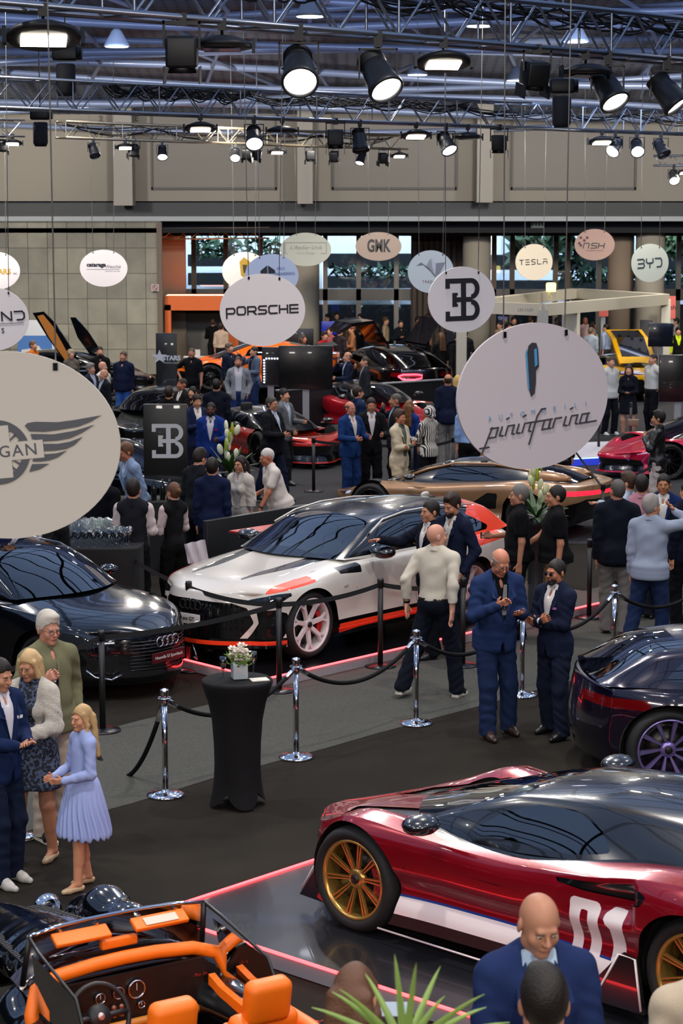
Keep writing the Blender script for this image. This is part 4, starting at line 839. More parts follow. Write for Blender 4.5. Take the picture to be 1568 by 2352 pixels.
    if glasses:
        gm = MB()
        for s_ in (-1, 1):
            gm.tube([(s_ * .033 + .023 * math.cos(q_), -.112 + .004 * abs(math.cos(q_)), .092 + .018 * math.sin(q_)) for q_ in [i * math.pi / 6 for i in range(12)]], .0019, 5, M4, closed=True)
            gm.tube([(s_ * .056, -.104, .098), (s_ * .079, -.04, .097), (s_ * .082, .015, .092)], .0018, 5, M4)
        gm.tube([(-.010, -.114, .097), (.010, -.114, .097)], .0017, 5, M4)
        go = gm.build('glasses_frame', mat('frame_' + glasses, glasses, .3, .3), body)
        if glasses == '#0a0a0a':
            ln = MB(); [ln.ball((s_ * .033, -.112, .092), (.022, .0025, .017), 10, M4) for s_ in (-1, 1)]; ln.build('lens', mat('dark_lens', '#1a1512', .05, coat=1), go)
    # ---- lower clothes
    if legs == 'trousers':
        l3, h3 = lo2.copy(), hi2.copy(); h3[2] = 1.12
        fl = Field(l3, h3, hcl); wr = .0045
        fl.ell(piv + T @ np.array([0, .008, .0]), (.165 * wid + .006, .128 * wid + .006 + belly * .4, .14), None, .05)
        legsf(fl, .014, wr, (.088, .066, .052)); zt = 1.035
        fl.cut(l3, h3, lambda X, Y, Z: Z - zt + 0 * X + 0 * Y)
        zc = [LG[1][2], LG[-1][2]]
        zb = min(LG[1][2][2], LG[-1][2][2]) - .045; fl.cut(l3, h3, lambda X, Y, Z: zb - Z + 0 * X + 0 * Y)
        for sd in (1, -1):
            if LG[sd][3] > .04:
                A = LG[sd][2]; fl.cut(A - .12, A + np.array([.12, .12, -.02]), lambda X, Y, Z: A[2] - .045 - Z + 0 * X + 0 * Y)
        mkf(fl, 'trousers', fab(bc), body)
    elif legs in ('skirt', 'dress', 'flare'):
        l3, h3 = lo2.copy(), hi2.copy(); h3[2] = 1.5
        l3[2] = .4; h3[2] = 1.56; fl = Field(l3, h3, hcl); zb = {'skirt': .50, 'dress': .62, 'flare': .52}[legs]; wb = {'skirt': .19, 'dress': .185, 'flare': .26}[legs]
        nst = 20
        for i in range(nst):
            z1 = 1.04 - (1.04 - zb) * i / (nst - 1); wv = .155 * wid + (wb - .155 * wid) * (i / (nst - 1))**.8
            fl.ell((0, .0, z1), (wv + .012, wv * .82 + .012, .06), None, .05)
        if top == 'dress' or top == 'crop': torso(fl, .008)
        if top == 'dress': arms(fl, .015, 1., .004)
        fl.cut(l3, h3, lambda X, Y, Z: zb - Z + (.012 * np.sin(30 * X) * np.cos(26 * Y) if legs == 'flare' else 0 * X + 0 * Y))
        if legs == 'flare':
            S, g = fl.sl(l3, (h3[0], h3[1], 1.0)); X, Y, Z = g; fl.f[S] = fl.f[S] + (.010 * np.sin(24 * np.arctan2(Y, X) + 2 * np.sin(9 * Z)) * np.clip((1.0 - Z) / .3, 0, 1)).astype(np.float32)
        m_ = fab(bc)
        mkf(fl, 'skirt' if top != 'dress' else 'dress', m_, body)
    # ---- shoes
    for sd in (1, -1):
        A = LG[sd][2]; fz = LG[sd][3]; hs = max(hcl * .8, .007); ff = Field(A + np.array([-.09, -.23, -.09]), A + np.array([.09, .12, .05]), hs)
        tz = A[2] - .085; g = .9 if fem else 1.
        ff.cone((A[0], A[1] + .035, A[2] - .045), (A[0] + sd * .012, A[1] - .09, A[2] - .052), .034, .036 * g, .02)
        ff.cone((A[0] + sd * .012, A[1] - .09, A[2] - .052), (A[0] + sd * .010, A[1] - .165 * g, A[2] - .060), .038 * g, .024, .02)
        if not fem or shoe in ('#ddd6cc',): ff.cone((A[0], A[1] + .02, A[2] - .04), (A[0], A[1] + .0, A[2] + .005), .040, .042, .02); ff.cone((A[0], A[1] - .01, A[2] - .005), (A[0] + sd * .008, A[1] - .10, A[2] - .045), .040, .034, .02)
        ff.cut(ff.lo, ff.lo + ff.n * ff.h, lambda X, Y, Z: tz + .002 - Z + 0 * X + 0 * Y)
        if fem: ff.cut(ff.lo, ff.lo + ff.n * ff.h, lambda X, Y, Z: Z - (A[2] - .028) + 0 * X + 0 * Y)
        sh = mkf(ff, 'shoe', mat('shoe_' + shoe, shoe, .35), body)
        if sole and sh:
            so = MB(); pts_ = [(A[0] + sd * .006 + x_ * .046, A[1] + y_) for x_, y_ in ((-.75, .07), (.75, .07), (.85, 0), (1.05, -.10), (.9, -.16), (.3, -.195), (-.3, -.195), (-.8, -.16), (-.9, -.10), (-.75, 0))]
            so.prism(pts_, tz, tz + .026, axis='z').build('sole', mat('sole_' + sole, sole, .6), sh)
    # ---- tops
    l3, h3 = lo2.copy(), hi2.copy(); l3[2] = .70
    shirt_m = fab(sc)
    if top in ('suit', 'vest', 'shirt', 'tee', 'coat', 'crop', 'untuck'):
        fs_ = Field(l3, h3, hcl); own = top in ('shirt', 'tee', 'untuck')
        torso(fs_, .004 if not own else .012, .004 if own else 0)
        hem = {'shirt': .99, 'tee': .90, 'untuck': .83}.get(top, .99)
        if top == 'untuck' or top == 'tee': [fs_.ell(t((0, .006, z_)), (.178 * wid + .010, .143 * wid + .012 + belly * .5, .09), T, .03) for z_ in (.97, .91, .86)]
        if top == 'tee': arms(fs_, .016, .62, .002)
        elif own or top == 'vest': arms(fs_, .015, 1., .005)
        else: arms(fs_, .004, 1.)
        fs_.cone(t((0, .018, 1.46)), t((0, .004, 1.515)), .064, .060, .012)
        hc_ = t((0, 0, hem)); hn = T @ np.array([0, 0, 1.])
        fs_.cut(l3, (h3[0], h3[1], 1.2), lambda X, Y, Z: -((X - hc_[0]) * hn[0] + (Y - hc_[1]) * hn[1] + (Z - hc_[2]) * hn[2]) - 1e3 * ((np.abs(X) > .30) & (Z > .0)))
        vn = t((0, -.115, 1.445)); fs_.ell(vn, (.022, .07, .055), T, sub=True)
        fs_.ell(t((0, .0, 1.56)), (.052, .054, .055), T, sub=True)
        mkf(fs_, 'shirt', shirt_m, body)
        if hb < .012 and top != 'tee' or top in ('tee', 'shirt', 'untuck') and hb < .012:
            cl = MB(); n_ = 16; Vc = []; a0 = .42 if top != 'tee' else .15
            for i in range(n_ + 1):
                a_ = -math.pi / 2 + a0 + (2 * math.pi - 2 * a0) * i / n_; e_ = abs(i / n_ - .5) * 2; ex = 1.0 if top != 'tee' else .4
                for rr_, zz, th_ in ((.061, 1.528 - .03 * e_, 0), (.075 + .010 * e_**6, 1.490 - (.045 + .05 * e_**6 * ex) * e_, 0), (.066, 1.482 - .04 * e_, 0)): Vc.append(t((rr_ * math.cos(a_), .012 - .010 * e_ + rr_ * math.sin(a_) * 1.02, zz)))
            cl.add(Vc, [(3 * i + k, 3 * i + k + 1, 3 * i + k + 4, 3 * i + k + 3) for i in range(n_) for k in (0, 1)] + [(3 * i + 2, 3 * i, 3 * i + 3, 3 * i + 5) for i in range(n_)], None, True); cl.build('collar', shirt_m, body)
        if own and hb < .012 and top != 'tee':
            pk = MB(); pk.tube([t((0, -.125 * wid - belly * .0 - .006, 1.40)), t((0, -.128 * wid - .006 - belly * .6, 1.28)), t((0, -.125 * wid - belly * 1.4 - .006, 1.12)), t((0, -.12 * wid - .008 - belly, 1.0))], .007, 5); pk.build('placket', shirt_m, body)
    if tie:
        tm = MB(); tm.prism([(-.014, 1.44), (.014, 1.44), (.030, 1.06), (0, 1.02), (-.030, 1.06)], -.133 - belly, -.122 - belly, Matrix.Translation(Vector(piv)) @ Matrix(T.tolist()).to_4x4() @ Matrix.Translation(-Vector(piv))); tm.build('tie', fab(tie), body)
    if top in ('suit', 'vest', 'coat', 'crop'):
        fj = Field(l3, h3, hcl); m = .018 if top != 'vest' else .013
        torso(fj, m, .004)
        if top in ('suit', 'coat'):
            zl = .845 if top == 'suit' else .80
            for z_ in (.96, .90, zl): fj.ell(t((0, .004, z_)), (.172 * wid + .012, .137 * wid + .012 + belly * .5, .09), T, .03, .003)
            zl -= .06
        else: zl = .96 if top == 'vest' else 1.03
        if top != 'vest': arms(fj, .019, 1., .005)
        if top == 'crop': arms(fj, .030, 1., .006)
        fj.cone(t((0, .03, 1.455)), t((0, .028, 1.49)), .070, .066, .012)
        fj.ell(t((0, .0, 1.55)), (.060, .066, .07), T, sub=True)
        Ti = T.T; pv = piv
        wlow = {'suit': 1.10, 'vest': 1.22, 'coat': 1.0, 'crop': .9}[top]; op = open_ or top == 'crop'
        def vcut(X, Y, Z):
            x = X - pv[0]; y = Y - pv[1]; z = Z - pv[2]
            lx = x * Ti[0][0] + y * Ti[0][1] + z * Ti[0][2]; ly = x * Ti[1][0] + y * Ti[1][1] + z * Ti[1][2]; lz = x * Ti[2][0] + y * Ti[2][1] + z * Ti[2][2] + pv[2]
            wd = np.clip((lz - wlow) / (1.46 - wlow), 0, 1)**.8 * .072 if not op else np.clip(.045 + (lz - .8) * .06, .04, .085)
            if not op: wd = np.maximum(wd, np.clip((.93 - lz) * .25, 0, .05)) + np.where((lz > .93) & (lz < wlow), -.01, 0)
            d = np.abs(lx) - wd
            front = ly + .02
            low = zl - lz
            return np.maximum(-np.maximum(d, np.maximum(front, lz - 1.52)), np.where(np.abs(lx) < .30, low, -1.))
        fj.cut(l3, h3, vcut)
        jm = fab(tc) if top != 'coat' else mat('leather_' + tc, tc, .32, coat=.2, bump=(60, .3))
        if top == 'crop': jm = mat('boucle', tc, .95, bump=(120, 1.), sheen=.4)
        jk = mkf(fj, 'waistcoat' if top == 'vest' else 'jacket', jm, body)
        if jk and hb < .012 and top == 'suit':
            lp = MB(); T4 = Matrix.Translation(Vector(piv)) @ Matrix(T.tolist()).to_4x4() @ Matrix.Translation(-Vector(piv)); yb = -.118 * wid - .012 - belly * .2
            for s_ in (-1, 1):
                A_ = [(s_ * .060, -.065, 1.475), (s_ * .100, -.080, 1.42), (s_ * .118, yb - .002, 1.33), (s_ * .085, yb - .010, 1.315), (s_ * .014, yb - .018 - belly, 1.12), (s_ * .010, yb - .008 - belly, 1.12), (s_ * .045, yb + .01, 1.30)]
                Bp = [(x_, y_ + .010, z_) for x_, y_, z_ in A_]; n_ = len(A_)
                fc = [tuple(range(n_)), tuple(range(2 * n_ - 1, n_ - 1, -1))] + [(i, n_ + i, n_ + (i + 1) % n_, (i + 1) % n_) for i in range(n_)]
                lp.add(A_ + Bp, fc, T4)
            lp.build('lapel', jm, jk)
            for z_ in (1.09,):
                bt = MB(); bt.ball(t((.012, yb - .024 - belly, z_)), (.008, .004, .008), 8); bt.build('button', M_BLACK, jk)
    if square and body:
        sq = MB(); sq.box(t((.095, -.128, 1.30)), (.05, .012, .022)); sq.build('pocket_square', fab(square), body)
    for k_ in extra:
        if k_ == 'belt':
            bm = MB(); bm.lathe([(.166 * wid, -.018), (.170 * wid, 0), (.166 * wid, .018)], 24, Matrix.Translation(t((0, .005, 1.0))) @ Matrix.Diagonal((1, .80, 1, 1)), cap=False); bm.build('belt', mat('belt', '#1c120c', .4), body)
        if k_ == 'watch':
            P = Vector(J[1][2] - J[1][2] * 0) + (Vector(J[1][1]) - Vector(J[1][2])).normalized() * .03; mm_ = Matrix.Translation(P) @ frame_of(Vector(J[1][1]) - P).to_4x4(); wm = MB(); wm.lathe([(.033, -.012), (.036, 0), (.033, .012)], 14, mm_, cap=False).build('watch', M_BLACK, body)
    body.location = loc; body.rotation_euler = (0, 0, math.radians(yaw)); body.scale = (sf, sf, sf)
    tag(body, label, 'child' if hgt < 1.45 else 'person')
    MW = Matrix.Translation(loc) @ Matrix.Rotation(math.radians(yaw), 4, 'Z') @ Matrix.Scale(sf, 4)
    grip = {}
    for sd in (1, -1):
        P, a, d, n = J[sd][6:10]; grip[sd] = (MW @ Vector(P + d * .075 + n * .026), (MW.to_3x3() @ Vector(d)).normalized(), (MW.to_3x3() @ Vector(n)).normalized(), (MW.to_3x3() @ Vector(a)).normalized())
    return body, grip
def stripes(name, a, b, sc):
    if name in MATS: return MATS[name]
    m = bpy.data.materials.new(name); m.use_nodes = True; nt = m.node_tree; p = nt.nodes['Principled BSDF']; p.inputs['Roughness'].default_value = .8
    tc = nt.nodes.new('ShaderNodeTexCoord'); v = nt.nodes.new('ShaderNodeTexWave'); v.inputs['Scale'].default_value = sc / 6; v.inputs['Distortion'].default_value = 3; v.inputs['Detail'].default_value = 1
    r = nt.nodes.new('ShaderNodeValToRGB'); r.color_ramp.interpolation = 'CONSTANT'; r.color_ramp.elements[0].color = hexc(a); r.color_ramp.elements[1].position = .5; r.color_ramp.elements[1].color = hexc(b)
    nt.links.new(tc.outputs['Object'], v.inputs['Vector']); nt.links.new(v.outputs['Fac'], r.inputs['Fac']); nt.links.new(r.outputs['Color'], p.inputs['Base Color']); MATS[name] = m; return m
def leopard():
    m = bpy.data.materials.new('leopard'); m.use_nodes = True; nt = m.node_tree; b = nt.nodes['Principled BSDF']; b.inputs['Roughness'].default_value = .8
    tc = nt.nodes.new('ShaderNodeTexCoord'); v = nt.nodes.new('ShaderNodeTexVoronoi'); v.feature = 'F1'; v.inputs['Scale'].default_value = 42
    r = nt.nodes.new('ShaderNodeValToRGB'); e = r.color_ramp.elements; e[0].position = .0; e[0].color = hexc('#262e40'); e[1].position = .75; e[1].color = hexc('#4c5872')
    for p_, c_ in ((.26, '#2c3448'), (.32, '#0a0c12'), (.54, '#0a0c12'), (.60, '#4c5872')): q = e.new(p_); q.color = hexc(c_)
    nt.links.new(tc.outputs['Object'], v.inputs['Vector']); nt.links.new(v.outputs['Distance'], r.inputs['Fac']); nt.links.new(r.outputs['Color'], b.inputs['Base Color'])
    MATS['leopard'] = m; return m
leopard()
# ------------------------------------------------------------------ cars: smooth body surfaces cut into panels
def sdpoly(X, Z, poly):                                 # signed distance to a polygon, negative inside
    d = np.full(X.shape, 1e9); ins = np.zeros(X.shape, bool); n = len(poly)
    for i in range(n):
        ax, az = poly[i]; bx, bz = poly[(i + 1) % n]; ex, ez = bx - ax, bz - az
        t = np.clip(((X - ax) * ex + (Z - az) * ez) / (ex * ex + ez * ez + 1e-12), 0, 1)
        d = np.minimum(d, (X - ax - t * ex)**2 + (Z - az - t * ez)**2)
        c = ((az > Z) != (bz > Z)) & (X < ex * (Z - az) / (ez if abs(ez) > 1e-12 else 1e-12) + ax); ins ^= c
    d = np.sqrt(d); return np.where(ins, -d, d)
def sdline(X, Z, pts):
    d = np.full(X.shape, 1e9)
    for (ax, az), (bx, bz) in zip(pts[:-1], pts[1:]):
        ex, ez = bx - ax, bz - az; t = np.clip(((X - ax) * ex + (Z - az) * ez) / (ex * ex + ez * ez + 1e-12), 0, 1)
        d = np.minimum(d, (X - ax - t * ex)**2 + (Z - az - t * ez)**2)
    return np.sqrt(d)
def split(A, T, f):                                      # cut triangles along f = 0; returns (A, inside, outside)
    f = np.where(np.abs(f) < 1e-7, 1e-7, f); i = f < 0; c = i[T].sum(1); TI = [T[c == 3]]; TO = [T[c == 0]]
    cr = T[(c == 1) | (c == 2)]
    if len(cr):
        ci = i[cr]; one = ci.sum(1) == 1; odd = np.where(one[:, None], ci, ~ci); k = np.argmax(odd, 1); r = np.arange(len(cr))
        a = cr[r, k]; b = cr[r, (k + 1) % 3]; d = cr[r, (k + 2) % 3]
        E = np.concatenate([np.stack([a, b], 1), np.stack([a, d], 1)]); E.sort(axis=1)
        U, inv = np.unique(E, axis=0, return_inverse=True); inv = inv.ravel(); t = f[U[:, 0]] / (f[U[:, 0]] - f[U[:, 1]])
        N = A[U[:, 0]] + t[:, None] * (A[U[:, 1]] - A[U[:, 0]]); base = len(A); A = np.concatenate([A, N])
        ab = inv[:len(cr)] + base; ad = inv[len(cr):] + base
        tip = np.stack([a, ab, ad], 1); q = np.concatenate([np.stack([ab, b, d], 1), np.stack([ab, d, ad], 1)]); o2 = np.concatenate([one, one])
        TI += [tip[one], q[~o2]]; TO += [tip[~one], q[o2]]
    return A, np.concatenate(TI), np.concatenate(TO)
def grid_tris(n, m, off=0, flip=False):
    i, j = np.meshgrid(np.arange(n - 1), np.arange(m - 1), indexing='ij'); a = (i * m + j).ravel() + off; b = a + m; c = b + 1; d = a + 1
    t = np.concatenate([np.stack([a, b, c], 1), np.stack([a, c, d], 1)]); return t[:, ::-1] if flip else t
def vnormals(P, T):
    n = np.cross(P[T[:, 1]] - P[T[:, 0]], P[T[:, 2]] - P[T[:, 0]]); N = np.zeros_like(P)
    for k in range(3): np.add.at(N, T[:, k], n)
    return N / (np.linalg.norm(N, axis=1)[:, None] + 1e-12)
# attribute columns: x y z nx ny nz a b  (a = across parameter, b = which surface)
def body_surface(s):
    L = s['L']; n = s.get('n', 130); xi = (1 - np.cos(np.linspace(0, math.pi, n))) * .5 * .35 + np.linspace(0, 1, n) * .65; xi = xi * L; m = s.get('m', 26)
    w = np.linspace(0, 1, m); w = 1 - (1 - w)**1.25; yo = interp(xi, s['yo']); zs = interp(xi, s['zs']); zc = interp(xi, s['zc']); p = s.get('p', 3.0)
    Y = yo[:, None] * w[None]; X = np.repeat(xi[:, None], m, 1)
    Z = zc[:, None] + (zs - zc)[:, None] * (w[None]**p)
    if 'fen' in s:                                        # raised wings over the wheels
        for (xf_, sg, hgt, wc, ws) in s['fen']: Z = Z + hgt * np.exp(-((xi[:, None] - xf_) / sg)**2 - ((w[None] - wc) / ws)**2)
    if 'dish' in s:
        for (xf_, sg, hgt, wc, ws) in s['dish']: Z = Z + hgt * np.exp(-((xi[:, None] - xf_) / sg)**2 - ((w[None] - wc) / ws)**2)
    X = X + s.get('bowf', .25) * w[None]**2.2 * np.clip(1 - X / s.get('bfl', 1.2), 0, 1) - s.get('bowr', .2) * w[None]**2.2 * np.clip(1 - (L - X) / 1.0, 0, 1)
    P1 = np.stack([X, -Y, Z], -1).reshape(-1, 3); T1 = grid_tris(n, m); a1 = np.repeat(w[None], n, 0).ravel()
    # boundary: front edge centre->corner, side, rear edge corner->centre
    bi = [0 * m + j for j in range(m)] + [i * m + m - 1 for i in range(1, n)] + [(n - 1) * m + j for j in range(m - 2, -1, -1)]
    B = P1[bi]; nb = len(bi); tg = np.gradient(B[:, :2], axis=0); tg[0] = (0, -1); tg[-1] = (0, 1)
    for _ in range(6): tg[1:-1] = (tg[:-2] + 2 * tg[1:-1] + tg[2:]) / 4
    nn = np.stack([tg[:, 1], -tg[:, 0]], 1); nn /= np.linalg.norm(nn, axis=1)[:, None] + 1e-9; nn = nn if nn[m + 20, 1] < 0 else -nn
    K = s.get('k', 26); lv = np.linspace(0, 1, K)
    fr = np.clip(-nn[:, 0], 0, 1)**1.5; rr = np.clip(nn[:, 0], 0, 1)**1.5; sd = 1 - fr - rr; sd = np.clip(sd, 0, 1)
    zb = interp(B[:, 0], s.get('zb', [(0, .16), (L, .18)]))
    of, orr, os_ = (interp(lv, s[k]) for k in ('of', 'orr', 'os'))
    off = fr[:, None] * of + rr[:, None] * orr + sd[:, None] * os_
    for xw, fl_, sg in s.get('flare', []): off = off + (fl_ * np.exp(-((B[:, 0] - xw) / sg)**2) * sd)[:, None] * np.sin(np.clip(lv * 1.15, 0, 1) * math.pi)[None]**.7
    if 'scoop' in s:
        for x0_, x1_, l0_, l1_, dep in s['scoop']:
            off = off - dep * (np.clip((B[:, 0] - x0_) / (x1_ - x0_), 0, 1) * (B[:, 0] < x1_ + .02) * sd)[:, None] * np.exp(-((lv[None] - (l0_ + l1_) / 2) / ((l1_ - l0_) / 2))**4)
    ztop = B[:, 2]; PZ = ztop[:, None] + (zb - ztop)[:, None] * lv[None]
    PX = B[:, 0][:, None] + nn[:, 0][:, None] * off; PY = B[:, 1][:, None] + nn[:, 1][:, None] * off
    PY = np.minimum(PY, 0); P2 = np.stack([PX, PY, PZ], -1); P2[0, :, 1] = 0; P2[-1, :, 1] = 0
    P2 = P2.reshape(-1, 3); T2 = grid_tris(nb, K, len(P1)); a2 = np.repeat(lv[None], nb, 0).ravel() + 1.
    P = np.concatenate([P1, P2]); T = np.concatenate([T1, T2])
    # weld shared rim
    rep = np.arange(len(P)); rep[len(P1) + np.arange(nb) * K] = bi; T = rep[T]
    # orient outward
    c = P[T].mean(1); nrm = np.cross(P[T[:, 1]] - P[T[:, 0]], P[T[:, 2]] - P[T[:, 0]]); ctr = np.stack([c[:, 0] * .9 + L * .05, 0 * c[:, 0], 0 * c[:, 0] + .45], 1)
    fl = ((c - ctr) * nrm).sum(1) < 0; T1n = len(T1)
    if fl[:T1n].mean() > .5: T[:T1n] = T[:T1n, ::-1]
    if fl[T1n:].mean() > .5: T[T1n:] = T[T1n:, ::-1]
    N = vnormals(P, T); a = np.concatenate([a1, a2]); b = np.concatenate([np.zeros(len(P1)), np.ones(len(P2))])
    mid = np.abs(P[:, 1]) < 1e-5; N[mid, 1] = 0
    return np.concatenate([P, N, a[:, None], b[:, None]], 1), T
def cabin_surface(s):
    g = s['cab']; x0, x1 = g['x']; n = g.get('n', 90); xi = np.linspace(0, 1, n)**1.0 * (x1 - x0) + x0; m = 30; v = np.linspace(0, 1, m)
    yb, zb, yr, zr, zt = (interp(xi, g[k]) for k in ('yb', 'zb', 'yr', 'zr', 'zt'))
    bul = g.get('bul', .02); Y = np.zeros((n, m)); Z = np.zeros((n, m)); vs = .42
    for j, q in enumerate(v):
        if q <= vs:
            t = q / vs; Y[:, j] = yb + (yr - yb) * t + bul * np.sin(math.pi * t) * np.clip((zr - zb) / .3, 0, 1); Z[:, j] = zb + (zr - zb) * t
        else:
            t = (q - vs) / (1 - vs); y = yr * (1 - t); Y[:, j] = y; Z[:, j] = zt + (zr - zt) * (1 - t)**g.get('rp', 2.4)
    for _ in range(2):                                    # soften the roof rail
        j = int(vs * (m - 1)); Y[:, j - 1:j + 2] = (Y[:, j - 2:j + 1] + 2 * Y[:, j - 1:j + 2] + Y[:, j:j + 3]) / 4; Z[:, j - 1:j + 2] = (Z[:, j - 2:j + 1] + 2 * Z[:, j - 1:j + 2] + Z[:, j:j + 3]) / 4
    X = np.repeat(xi[:, None], m, 1); yy = np.clip(Y / (yb[:, None] + 1e-6), 0, 1)
    ff = np.clip(1 - (X - x0) / g.get('bf', 1.2), 0, 1); X = X - g.get('bow', .22) * (1 - yy**2) * ff
    fr = np.clip(1 - (x1 - X) / g.get('br', .8), 0, 1); X = X + g.get('bowr', .12) * (1 - yy**2) * fr
    P = np.stack([X, -Y, Z], -1).reshape(-1, 3); T = grid_tris(n, m); a = np.repeat(v[None], n, 0).ravel()
    nrm = np.cross(P[T[:, 1]] - P[T[:, 0]], P[T[:, 2]] - P[T[:, 0]])
    if nrm[:, 2].sum() < 0: T = T[:, ::-1]
    N = vnormals(P, T); mid = np.abs(P[:, 1]) < 1e-5; N[mid, 1] = 0
    return np.concatenate([P, N, a[:, None], np.full((len(P), 1), 2.)], 1), T
def emit_piece(name, A, T, m, par, mode='both', inset=0.):
    if len(T) == 0: return None
    u, inv = np.unique(T, return_inverse=True); P = A[u, :3].copy(); N = A[u, 3:6]; t = inv.reshape(-1, 3)
    N = N / (np.linalg.norm(N, axis=1)[:, None] + 1e-9); P = P - N * inset
    out = []
    Pm = P * (1, -1, 1); Nm = N * (1, -1, 1); tm = t[:, ::-1]
    if mode == 'both': out.append(mk(name, np.concatenate([P, Pm]), np.concatenate([t, tm + len(P)]), m, par, True, np.concatenate([N, Nm])))
    else:
        out.append(mk(name, P, t, m, par, True, N)); out.append(mk(name, Pm, tm, m, par, True, Nm))
    return out[0]
def wheel(par, c, r, rim, width, side, style, rc, cal=None, name='wheel', tyre=M_RUB, spin=.3):
    M = Matrix.Translation(c) @ Matrix.Rotation(math.radians(-90 * side), 4, 'X')     # local +z looks outwards
    w = width / 2; t = MB(); sh = r - rim
    t.lathe([(rim - .004, -w * .9), (rim + sh * .5, -w), (r - .02, -w * .86), (r, -w * .6), (r, w * .6), (r - .02, w * .86), (rim + sh * .5, w), (rim + .004, w * .86), (rim - .004, w * .6)], 48, M, cap=False)
    to = t.build(name, tyre, par)
    mr = mat('rim_' + rc + style, rc, .28, .75 if style != 'seven' else 0., coat=.3); b = MB()
    b.lathe([(rim, -w * .8), (rim, w * .72), (rim + .006, w * .86), (rim - .012, w * .88), (rim - .022, w * .70), (rim - .028, -w * .8)], 48, M, cap=False)
    def bar(a0, r0, a1, r1, w0, w1, z0, z1, th=.02):
        p0 = (math.cos(a0) * r0, math.sin(a0) * r0); p1 = (math.cos(a1) * r1, math.sin(a1) * r1); dx, dy = p1[0] - p0[0], p1[1] - p0[1]; l = math.hypot(dx, dy); nx, ny = -dy / l, dx / l
        V = []
        for (p, ww, zz) in ((p0, w0, z0), (p1, w1, z1)):
            V += [(p[0] - nx * ww, p[1] - ny * ww, zz - th), (p[0] - nx * ww * .75, p[1] - ny * ww * .75, zz), (p[0] + nx * ww * .75, p[1] + ny * ww * .75, zz), (p[0] + nx * ww, p[1] + ny * ww, zz - th)]
        b.add(V, [(0, 1, 5, 4), (1, 2, 6, 5), (2, 3, 7, 6), (3, 0, 4, 7), (4, 5, 6, 7), (3, 2, 1, 0)], M)
    zi, zo = w * .55, w * .74; R = rim - .014
    if style == 'seven':
        for k in range(7):
            a = spin + k * 2 * math.pi / 7; bar(a, .04, a, R - .07, .030, .026, zi, zo, .03)
            for s_ in (-1, 1): bar(a, R - .085, a + s_ * .17, R, .017, .016, zo - .004, zo, .03)
    elif style == 'twin10':
        for k in range(10):
            a = spin + k * 2 * math.pi / 10
            for s_ in (-1, 1): bar(a + s_ * .12, .055, a + s_ * .055, R, .0065, .0065, zi, zo, .022)
            bar(a + .11, .06, a - .11, .06, .006, .006, zi, zi, .02)
    elif style == 'turbine':
        for k in range(10):
            a = spin + k * 2 * math.pi / 10; bar(a, .04, a + .22, R, .008, .026, zi, zo, .02)
    else:
        nn = {'five': 5, 'ten': 10}.get(style, 5)
        for k in range(nn): a = spin + k * 2 * math.pi / nn; bar(a, .04, a, R, .028 if nn == 5 else .012, .020 if nn == 5 else .010, zi, zo, .025)
    b.lathe([(.075, zi - .03), (.07, zi + .002), (.045, zi + .008), (.001, zi + .010)], 20, M, cap=False)
    bo = b.build('rim', mr, to)
    h = MB(); h.lathe([(.034, zi + .005), (.034, zi + .02), (.02, zi + .026), (.001, zi + .026)], 16, M, cap=False).build('hub_cap', M_BLACK, to)
    d = MB(); d.lathe([(rim * .72, w * .05), (rim * .72, w * .2), (.06, w * .2)], 32, M, cap=False); d.build('brake_disc', mat('disc_steel', '#3a3836', .35, .9), to)
    k_ = MB(); k_.lathe([(rim - .03, -w * .8), (.02, -w * .5)], 24, M, cap=False); k_.build('wheel_barrel', M_BLACK, to)
    if cal:
        q = MB()
        for a in np.linspace(-.5, .5, 6): q.box((math.cos(a) * rim * .68, math.sin(a) * rim * .68, w * .32), (.07, .06, .05), rz=a, M=M, bev=.012)
        q.build('brake_caliper', mat('caliper_' + cal, cal, .3, coat=.5), to)
    return to
def arch_fn(xw, zw, R): return lambda A: np.where(A[:, 7] < 1.5, np.sqrt((A[:, 0] - xw)**2 + (A[:, 2] - zw)**2) - R + 10. * (np.abs(A[:, 1]) < .45), 1.)
